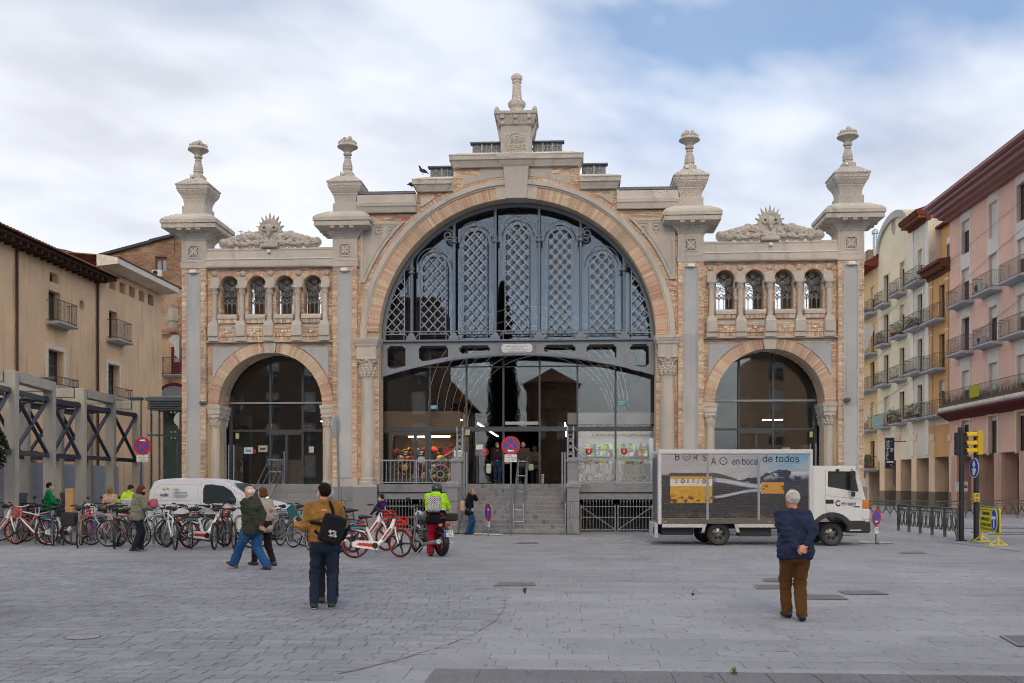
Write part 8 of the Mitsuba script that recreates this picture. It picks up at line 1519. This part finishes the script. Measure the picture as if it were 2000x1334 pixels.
    # jacket
    b = bulk; J = [(up(-.06 * b, -.01, hem + .1), up(.06 * b, -.01, hem + .1), .135 * b, .135 * b), (up(-.06 * b, torso_shift, 1.08), up(.06 * b, torso_shift, 1.08), .132 * b, .132 * b), (up(-.075 * b, -.005, 1.27), up(.075 * b, -.005, 1.27), .122 * b, .122 * b), (sh[0] + UL @ a3([.03, 0, -.01]), sh[1] - UL @ a3([.03, 0, .01]), .075, .075), (up(0, -.015, 1.38), up(0, -.005, 1.455), .085, .072)]
    sl = arms.get('sleeve', .93)
    for i in (0, 1): w_ = el[i] + (wr[i] - el[i]) * sl; J += [(sh[i], el[i], .076 * (.6 + .4 * b), .062 * (.6 + .4 * b)), (el[i], w_, .06 * (.6 + .4 * b), .043)]
    if hood: J += [(up(-.07, -.075, 1.44), up(.07, -.075, 1.44), .06, .06)]
    zc = hip[2] + (hem - .90); nn_ = UL @ a3([0, 0, 1]); pt = up(0, 0, hem)
    armsc = [(sh[i], el[i], wr[i]) for i in (0, 1)]
    def cutj(q, d):
        fr_ = np.minimum.reduce([np.minimum(capsule(q, s_, e, .11, .10), capsule(q, e, w, .10, .09)) for s_, e, w in armsc]); c = (pt - q) @ nn_; return np.maximum(d, np.where(fr_ < 0, np.minimum(c, -.001), c))
    m = surf(J, res, .045, cutj, wrinkle, 13, int(px) + 7); v = m[0]
    base = a3(C(jacket)); colr = base * (.82 + .36 * meshkit.fbm(v * [8, 8, 6], 3, 4)[:, None])
    if quilt == 1:    # diamond quilting
        l = (v - hip) @ UL; s1 = np.abs(((l[:, 0] + l[:, 2]) / .055) % 1 - .5); s2 = np.abs(((l[:, 0] - l[:, 2]) / .055) % 1 - .5); e = (np.minimum(s1, s2) < .07) & (np.abs(l[:, 0]) < .25); colr = colr * np.where(e, .72, 1.0)[:, None]
    if quilt == 2:    # puffer bands
        l = (v - hip) @ UL; s1 = np.abs((l[:, 2] / .09) % 1 - .5); colr = colr * np.where(s1 < .06, .70, 1.0)[:, None]
    if quilt == 3:    # yellow safety jacket over a dark lower part with pale bands
        l = (v - hip) @ UL; zl_ = l[:, 2] + .9; dark = zl_ < 1.06; colr = np.where(dark[:, None], a3(C('#17191d')), colr); band = (np.abs(zl_ - 1.075) < .022); colr = np.where(band[:, None], a3(C('#b9bec2')), colr)
        for i in (0, 1): t = ((v - el[i]) @ (wr[i] - el[i])) / ((wr[i] - el[i]) @ (wr[i] - el[i])); near = capsule(v, el[i], wr[i], .1, .09) < 0; colr = np.where((near & (t > .38))[:, None], a3(C('#17191d')), colr); colr = np.where((near & (np.abs(t - .2) < .09))[:, None], a3(C('#b9bec2')), colr); colr = np.where((near & (np.abs(t - .46) < .06))[:, None], a3(C('#b9bec2')), colr)
    mb = MB(jacket).raw(v, m[1]); mb.K[-1] = colr; put(k + '__jacket', mb, jm, M=M)
    if collar: put(k + '__collar', MB(np.array(C(jacket)) * .8).raw(*surf([(up(.07 * math.cos(t), .06 * math.sin(t) - .005, 1.455), up(.07 * math.cos(t + .45), .06 * math.sin(t + .45) - .005, 1.455), .022, .022) for t in np.linspace(0, 2 * PI, 14)], .013, .01)), 'm_cloth', M=M)
    # hair
    if hair and hair[1] != 'helmet':
        st = hair[1]
        def fhair(q):
            l = (q - hc) @ HR; d = ellipsoid(l, (0, -.008, .045), (.088, .106, .105)); low = -.045 if st == 'short' else -.02 if st == 'bald' else -.07 if st == 'bob' else -.11
            d = np.maximum(d, low - l[:, 2]); face = np.maximum(l[:, 1] - (.052 if st != 'bald' else .03) - np.maximum(l[:, 2] - .05, 0) * (1.1 if st != 'bald' else 0), -9); d = np.maximum(d, np.where(l[:, 2] < .10, face, d))
            if st == 'bald': d = np.maximum(d, l[:, 2] - .065 - .0 * l[:, 1])
            if st in ('bob', 'long'): d = smin(d, np.maximum(ellipsoid(l, (0, -.03, -.04), (.10, .085, .13)), np.maximum(low - l[:, 2], l[:, 1] - .05)), .02)
            return d + (meshkit.fbm(l * [40, 40, 26], 3, 5) - .5) * (.02 if st != 'bald' else .006)
        m = nets(fhair, hc - .2, hc + .2, .009 if fine else .014); mb = MB(hair[0]).raw(*m); mb.K[-1] = a3(C(hair[0])) * (.7 + .6 * meshkit.fbm(m[0] * 60, 2, 6)[:, None]); put(k + '__hair', mb, 'm_cloth', M=M)
    if hair and hair[1] == 'helmet': put(k + '__helmet', MB(hair[0]).raw(*nets(lambda q: np.maximum(ellipsoid((q - hc) @ HR, (0, 0, .03), (.125, .145, .14)), -(ellipsoid((q - hc) @ HR, (0, .12, -.01), (.09, .1, .08)))), hc - .22, hc + .22, .011)), 'm_gloss', M=M)
    if mask: put(k + '__face_mask', MB(mask).raw(*nets(lambda q: np.maximum(np.abs(ellipsoid((q - hc) @ HR, (0, .035, -.045), (.068, .088, .068))) - .004, np.maximum(.03 - ((q - hc) @ HR)[:, 1], ((q - hc) @ HR)[:, 2] - .005)), hc - .17, hc + .17, .007)), 'm_cloth', M=M)
    return dict(k=k, M=M, up=up, hc=hc, hp=hp, sh=sh, el=el, wr=wr, hip=hip, UL=UL, S=S, HR=HR, kn=kn, ank=ank)
stand = {'L': (-.10, 0, 0), 'R': (.10, 0.02, 0)}; down = {'L': ((-.24, .02, .90), (-.3, -1, 0)), 'R': ((.24, .02, .90), (.3, -1, 0))}
BEHIND = {'L': ((-.03, -.20, .90), (-1.2, -.55, 0), (.5, -.1, -.45), (0, -1, 0), .5), 'R': ((.05, -.185, .93), (1.2, -.55, 0), (-.65, -.15, -.25), (0, -1, 0), .5)}
# old man in the navy jacket, walking away with his hands behind his back
A = person('white haired old man in a navy jacket and brown corduroy trousers, walking away', 1554, 1210, 1.66, 4, {'L': (-.06, .20, 0), 'R': (.05, -.10, 0), 'hip': .885}, {'L': ((-.05, -.235, .905), (-1.0, -.35, .1), (.75, -.12, -.30), (0, -1, 0), .55), 'R': ((.075, -.215, .95), (1.0, -.35, .1), (-.8, -.1, -.32), (0, -1, 0), .55)}, '#283048', {'c': '#563c20', 'r': 1.12, 'flare': 1.2}, .21, (12, 10), ('#b9b6b0', 'short'), .80, '#c58d78', '#161618', 1.24, fine=True, collar=True, wrinkle=.06, shoulder=.168)
put(A['k'] + '__trouser_seam', MB('#8a6a3a').tube([A['kn'][0] * (1 - t) + A['ank'][0] * t + np.array([-.082 + .012 * t, -.01, 0]) for t in np.linspace(0, .95, 5)], .004, 4).tube([np.array([-.19, -.01, .80]), A['kn'][0] + [-.084, -.01, 0]], .004, 4), 'm_matte', M=A['M'])
# person in the mustard jacket with the black bag
A = person('person in a quilted mustard jacket and jeans holding up a green tablet', 632, 1189, 1.73, 14, {'L': (-.13, 0, 0), 'R': (.11, .01, 0)}, {'L': ((-.37, .20, 1.17), (-.3, -.25, -1.5), (-.3, .7, .6), (.8, -.1, .3), .9), 'R': ((.10, .30, 1.12), (.9, -.6, -.3), (-.5, .8, .1), (0, .3, 1), .7)}, '#8f6a3a', {'c': '#242f40', 'r': .98, 'flare': 1.1}, .02, (28, 14), ('#1d1815', 'short'), .885, '#c79a84', '#16171a', 1.06, quilt=1, sole='#d9d9d6', mask='#b9bcc0')
k, M, up = A['k'], A['M'], A['up']
BG_ = thing('shoulder_bag', 'black shoulder bag with small pale drawings worn on the back of the mustard jacket', 'bag'); m = nets(lambda q: np.linalg.norm(np.maximum(np.abs((q - up(.12, -.19, 1.10)) @ rotm(0, 0, .28)) - [.11, .02, .145], 0), axis=1) - .05 + (meshkit.fbm(q * 14, 2, 3) - .5) * .02, up(-.15, -.35, .85), up(.4, -.03, 1.36), .014); put(BG_ + '__pouch', MB('#1e1f24').raw(*m), 'm_cloth', M=M)
q = MB('#17181b'); q.tube([up(-.20, .04, 1.18), up(-.13, -.14, 1.19), up(.02, -.175, 1.17)], .022, 6).tube([up(-.12, -.145, 1.08), up(-.05, -.165, 1.02), up(.04, -.18, .99)], .018, 6).tube([up(.14, -.2, 1.25), up(.12, -.13, 1.38), up(.08, -.02, 1.47)], .022, 6); put(BG_ + '__strap', q, 'm_cloth', M=M)
q = MB('#b9b4bc'); Bm = frame(up(.12, -.262, 1.03), (math.cos(.28), 0, -math.sin(.28)), (0, 1, 0), (math.sin(.28), 0, math.cos(.28)))
for x, z_, r_ in ((-.04, .03, .022), (.0, .045, .016), (.03, .04, .012), (.04, .0, .014), (-.02, -.01, .012)): q.prism(Point(x, z_).buffer(r_, 8), -.003, .0, M=M @ Bm)
for a_, b_ in (((-.05, -.03), (.06, -.015)), ((-.03, .0), (-.02, -.04)), ((.02, .02), (.05, -.03)), ((.0, -.02), (.03, .03))): q.prism(LineString([a_, b_]).buffer(.005), -.003, .0, M=M @ Bm)
put(BG_ + '__drawing', q, 'm_matte')
TB = thing('tablet', 'teal green tablet case held up by the person in the mustard jacket', 'tablet'); c = up(-.41, .30, 1.30); u = np.array([-.45, .3, .84]); u /= np.linalg.norm(u); w = np.array([.5, -.55, .45]); w -= u * (w @ u); w /= np.linalg.norm(w); put(TB + '__case', MB('#1d5a5c').cbox(-.085, .085, -.008, .008, -.135, .135, .005), 'm_satin', M=M @ frame(c, w, np.cross(u, w), u))
# companion hidden behind
person('person in a dark navy coat standing close behind the mustard jacket', 0, 0, 1.66, 20, stand, {'L': ((-.2, .15, 1.0), (-.3, -1, 0)), 'R': ((.22, .1, .95), (.4, -1, 0))}, '#1c2a44', {'c': '#26282f', 'r': 1.0}, .04, (10, 15), ('#9d9a94', 'short'), .72, shoes='#3a2c22', fine=False, res=.02, pos=atD(641, 14.7))
# walking couple
A = person('bald old man in an olive jacket and blue jeans striding to the left', 494, 1112, 1.74, 66, {'L': (-.05, .46, .03), 'R': (.07, -.30, .0), 'hip': .84, 'toe': [.35, 0]}, BEHIND, '#363a33', {'c': '#27507c', 'r': 1.22, 'flare': 1.3}, .10, (8, 4), ('#d3d1cd', 'bald'), .76, '#c99584', '#3a332c', 1.26, sole='#6a5442', wrinkle=.045, mask=None)
put(A['k'] + '__pocket', MB('#3a3c30').raw(*surf([(A['up'](-.215, .0, .98), A['up'](-.215, .06, .98), .03, .03)], .012, .01)), 'm_cloth', M=A['M'])
person('person with brown hair and dark brown trousers walking behind the old man in olive', 0, 0, 1.66, 58, {'L': (-.06, .25, 0), 'R': (.07, -.22, 0), 'hip': .88}, down, '#a39a90', {'c': '#2c2020', 'r': 1.1}, .05, (5, 0), ('#5a3a2a', 'bob'), .74, fine=False, res=.02, shoes='#4a3028', pos=atD(516, 21.4))
# woman with the pink bag
A = person('woman in a grey green padded jacket looking into a pink bag', 268, 1077, 1.70, -52, {'L': (-.09, .10, 0), 'R': (.10, -.12, 0)}, {'L': ((-.10, .30, 1.15), (-.6, -.9, -.4), (.8, .5, .1), (0, .2, 1), .8), 'R': ((.16, .33, 1.10), (.9, -.7, -.3), (-.6, .7, .2), (-.4, .1, 1), .8)}, '#77776a', {'c': '#22252c', 'r': 1.08, 'flare': 1.1}, .05, (0, -20), ('#5a3426', 'long'), .80, '#c99880', '#17181a', 1.2, hood=True, quilt=2, sole='#d5d5d3', mask='#26262a', wrinkle=.03)
PB = thing('handbag', 'dusty pink bag held open in front of the woman in the padded jacket', 'bag'); up = A['up']; put(PB + '__pouch', MB('#a5586a').raw(*nets(lambda q: np.linalg.norm(np.maximum(np.abs((q - up(.04, .36, 1.22)) @ rotm(0, 0, -.3)) - [.15, .05, .06], 0), axis=1) - .055 + (meshkit.fbm(q * 13, 3, 8) - .5) * .035, up(-.25, .2, 1.0), up(.35, .52, 1.42), .014)), 'm_cloth', M=A['M']); put(PB + '__strap', MB('#8a8d92').tube([up(.02, .45, 1.2), up(.05, .46, 1.08), up(.1, .44, 1.04)], .012, 5), 'm_cloth', M=A['M'])
# motorcycle rider
A = person('motorcycle rider in a yellow safety jacket, red trousers and dark helmet', 851, 1086, 1.76, 6, {'L': (-.12, .0, 0), 'R': (.13, .02, 0)}, {'L': ((-.16, .42, 1.0), (-1, -.3, -.3), None, (0, 0, -1), .9), 'R': ((.34, .36, .98), (1, -.4, -.2), None, (-.3, 0, -1), .8)}, '#9fd420', {'c': '#8c1a30', 'r': 1.24, 'flare': 1.25}, .24, (-14, -22), ('#20242c', 'helmet'), .74, SKIN, '#17171a', 1.26, quilt=3, hood=True, wrinkle=.04)
up = A['up']; BP = thing('backpack', 'small black and white checked backpack on the rider in yellow', 'backpack'); m = nets(lambda q: np.linalg.norm(np.maximum(np.abs((q - up(-.03, -.24, 1.17)) @ A['UL']) - [.10, .03, .13], 0), axis=1) - .06, up(-.3, -.5, .8), up(.25, -.0, 1.6), .012); mb = MB('#cfcfcf').raw(*m); l = (m[0] - up(-.03, -.24, 1.17)) @ A['UL']; ck = (np.floor(l[:, 0] / .026) + np.floor(l[:, 2] / .026)) % 2; mb.K[-1] = np.where(ck[:, None] > .5, np.array(C('#d4d4d2')), np.array(C('#1e1f22'))); put(BP + '__pouch', mb, 'm_cloth', M=A['M']); put(BP + '__strap', MB('#8d9096').tube([up(-.1, -.2, 1.33), up(-.12, -.06, 1.46), up(-.12, .08, 1.40)], .016, 5).tube([up(.06, -.2, 1.33), up(.1, -.06, 1.46), up(.12, .08, 1.40)], .016, 5), 'm_cloth', M=A['M'])
put(A['k'] + '__trouser_patch', MB('#9a8f94').cbox(.07, .17, -.125, -.10, .70, .82, .01).box(.09, .19, -.112, -.10, .66, .675).box(.09, .19, -.112, -.10, .63, .645), 'm_cloth', M=A['M'])
# woman at the foot of the stairs, phone at her ear
A = person('grey haired woman in a black coat and jeans talking on a phone', 917, 1044, 1.60, -78, {'L': (-.08, .08, 0), 'R': (.09, -.1, 0)}, {'L': ((-.10, .17, 1.50), (-.7, .3, -1), (.3, .2, .9), (1, 0, 0), .7), 'R': ((.20, .05, .95), (.3, -1, 0))}, '#17181b', {'c': '#244a72', 'r': 1.12, 'flare': 1.2}, .03, (0, -4), ('#77736e', 'bob'), .70, fine=False, res=.02, bulk=1.15); put(thing('cloth_bag', 'pale tan cloth bag hanging on the shoulder of the woman in the black coat', 'bag') + '__pouch', MB('#c49d82').raw(*nets(lambda q: np.linalg.norm(np.maximum(np.abs(q - A['up'](.02, -.27, 1.04)) - [.10, .03, .14], 0), axis=1) - .05, A['up'](-.25, -.45, .75), A['up'](.3, -.1, 1.35), .02)), 'm_cloth', M=A['M'])
# man in green, delivery man's paper bag, woman in beige, one in yellow behind
A = person('young man with a blue face mask and a bright green sweatshirt among the scooters', 95, 1052, 1.76, -62, stand, {'L': ((-.15, .34, 1.05), (-.5, -1, -.3)), 'R': ((.20, .33, 1.05), (.5, -1, -.3))}, '#0f7a48', {'c': '#33343a', 'r': 1.05}, .02, (0, 0), ('#2d2119', 'short'), .84, mask='#8fc0dc', fine=True, res=.018, bulk=1.12)
PB2 = thing('paper_bag', 'brown paper bag standing upright behind the hire bicycle handlebar', 'paper bag'); p = atD(137, 28.4); put(PB2 + '__bag', MB('#b08a62').flat([[p[0] + x, p[1] + y, z_] for z_ in (.95, 1.62) for x, y in ((-.11, -.07), (.11, -.07), (.11, .07), (-.11, .07))], [[0, 1, 5, 4], [1, 2, 6, 5], [2, 3, 7, 6], [3, 0, 4, 7], [3, 2, 1, 0]]), 'm_cloth'); put(PB2 + '__fold', MB('#9a7650').box(p[0] - .112, p[0] + .112, p[1] - .074, p[1] - .07, 1.52, 1.55), 'm_cloth')
CR = thing('cargo_crate', 'small scooter carrier crate under the paper bag', 'crate'); put(CR + '__crate', MB('#26272b').cbox(p[0] - .2, p[0] + .2, p[1] - .16, p[1] + .2, .55, .93, .02), 'm_satin'); put(CR + '__stand', MB('#3a3b3e').tube([(p[0] - .2, p[1], 0), (p[0] - .2, p[1], .6)], .03, 6).tube([(p[0] + .2, p[1], 0), (p[0] + .2, p[1], .6)], .03, 6), 'm_satin')
person('woman with short blond hair in a beige trench coat seen from behind, beyond the bicycles', 215, 1045, 1.60, 12, stand, down, '#b09a84', {'c': '#1b1c20'}, .05, (-20, 8), ('#8a6440', 'bob'), .62, fine=False, res=.02, bulk=1.12)
person('person in a yellow safety vest half hidden behind the woman with the pink bag', 243, 1048, 1.72, -30, stand, down, '#a8dc20', {'c': '#a01c30', 'r': 1.1}, .30, (0, -10), ('#26262a', 'short'), .78, fine=False, res=.02, bulk=1.1, quilt=0)
person('person in a purple jacket and grey shorts with a white mask by the gate', 748, 1060, 1.42, 70, {'L': (-.09, .12, 0), 'R': (.09, -.12, 0)}, {'L': ((-.2, .45, .95), (-.5, -1, -.3)), 'R': ((.15, .42, .95), (.5, -1, -.3))}, '#2c2450', {'c': '#8d93a6', 'r': 1.25, 'cut': .48}, .06, (0, 0), ('#3a2a20', 'short'), .84, mask='#d8dade', fine=False, res=.02)
# people in the doorway
A = person('woman in a dark brown coat with a white scarf coming out of the middle entrance', 0, 0, 1.64, 176, {'L': (-.09, .06, 0), 'R': (.09, -.1, 0)}, down, '#3a2c2c', {'c': '#233f60', 'r': 1.1}, .02, (0, -6), ('#1d1a18', 'bob'), .60, fine=False, res=.022, bulk=1.2, z=1.75, pos=(onY(972, 945, 39.3)[0], 39.3), mask='#cfd2d4')
put(thing('carrier_bag', 'white and green carrier bag beside the woman in the doorway', 'bag') + '__bag', MB('#d8e4d4').raw(*nets(lambda q: np.linalg.norm(np.maximum(np.abs(q - [.36, .05, .62]) - [.06, .03, .16], 0), axis=1) - .04, (.1, -.2, .3), (.6, .3, 1.0), .025)), 'm_cloth', M=A['M']); put(thing('tan_handbag', 'tan handbag on the arm of the woman in the doorway', 'bag') + '__bag', MB('#a08868').raw(*nets(lambda q: np.linalg.norm(np.maximum(np.abs(q - [-.38, .06, .92]) - [.09, .03, .08], 0), axis=1) - .04, (-.6, -.2, .7), (-.15, .3, 1.15), .025)), 'm_cloth', M=A['M'])
A = person('man in a greyish coat with a face mask behind the double handrail in the doorway', 0, 0, 1.68, 178, stand, down, '#5a5048', {'c': '#26262a'}, 0, (0, 0), ('#3a342e', 'short'), .66, fine=False, res=.022, bulk=1.25, z=1.75, pos=(onY(1022, 945, 40.6)[0], 40.6), mask='#8d8792')
person('person in a grey brown coat walking into the market hall', 0, 0, 1.62, 4, stand, down, '#4a423e', {'c': '#232327'}, .04, (0, 0), ('#4a4038', 'bob'), .66, fine=False, res=.022, bulk=1.2, z=1.75, pos=(onY(1044, 945, 43.5)[0], 43.5)); put(thing('carrier_bag', 'pale green plastic bag carried by the man in the greyish coat', 'bag') + '__bag', MB('#b7d0b8').raw(*nets(lambda q: np.linalg.norm(np.maximum(np.abs(q - [-.32, .05, .68]) - [.05, .03, .09], 0), axis=1) - .05, (-.5, -.2, .4), (-.1, .3, 1.0), .025)), 'm_cloth', M=A['M'])
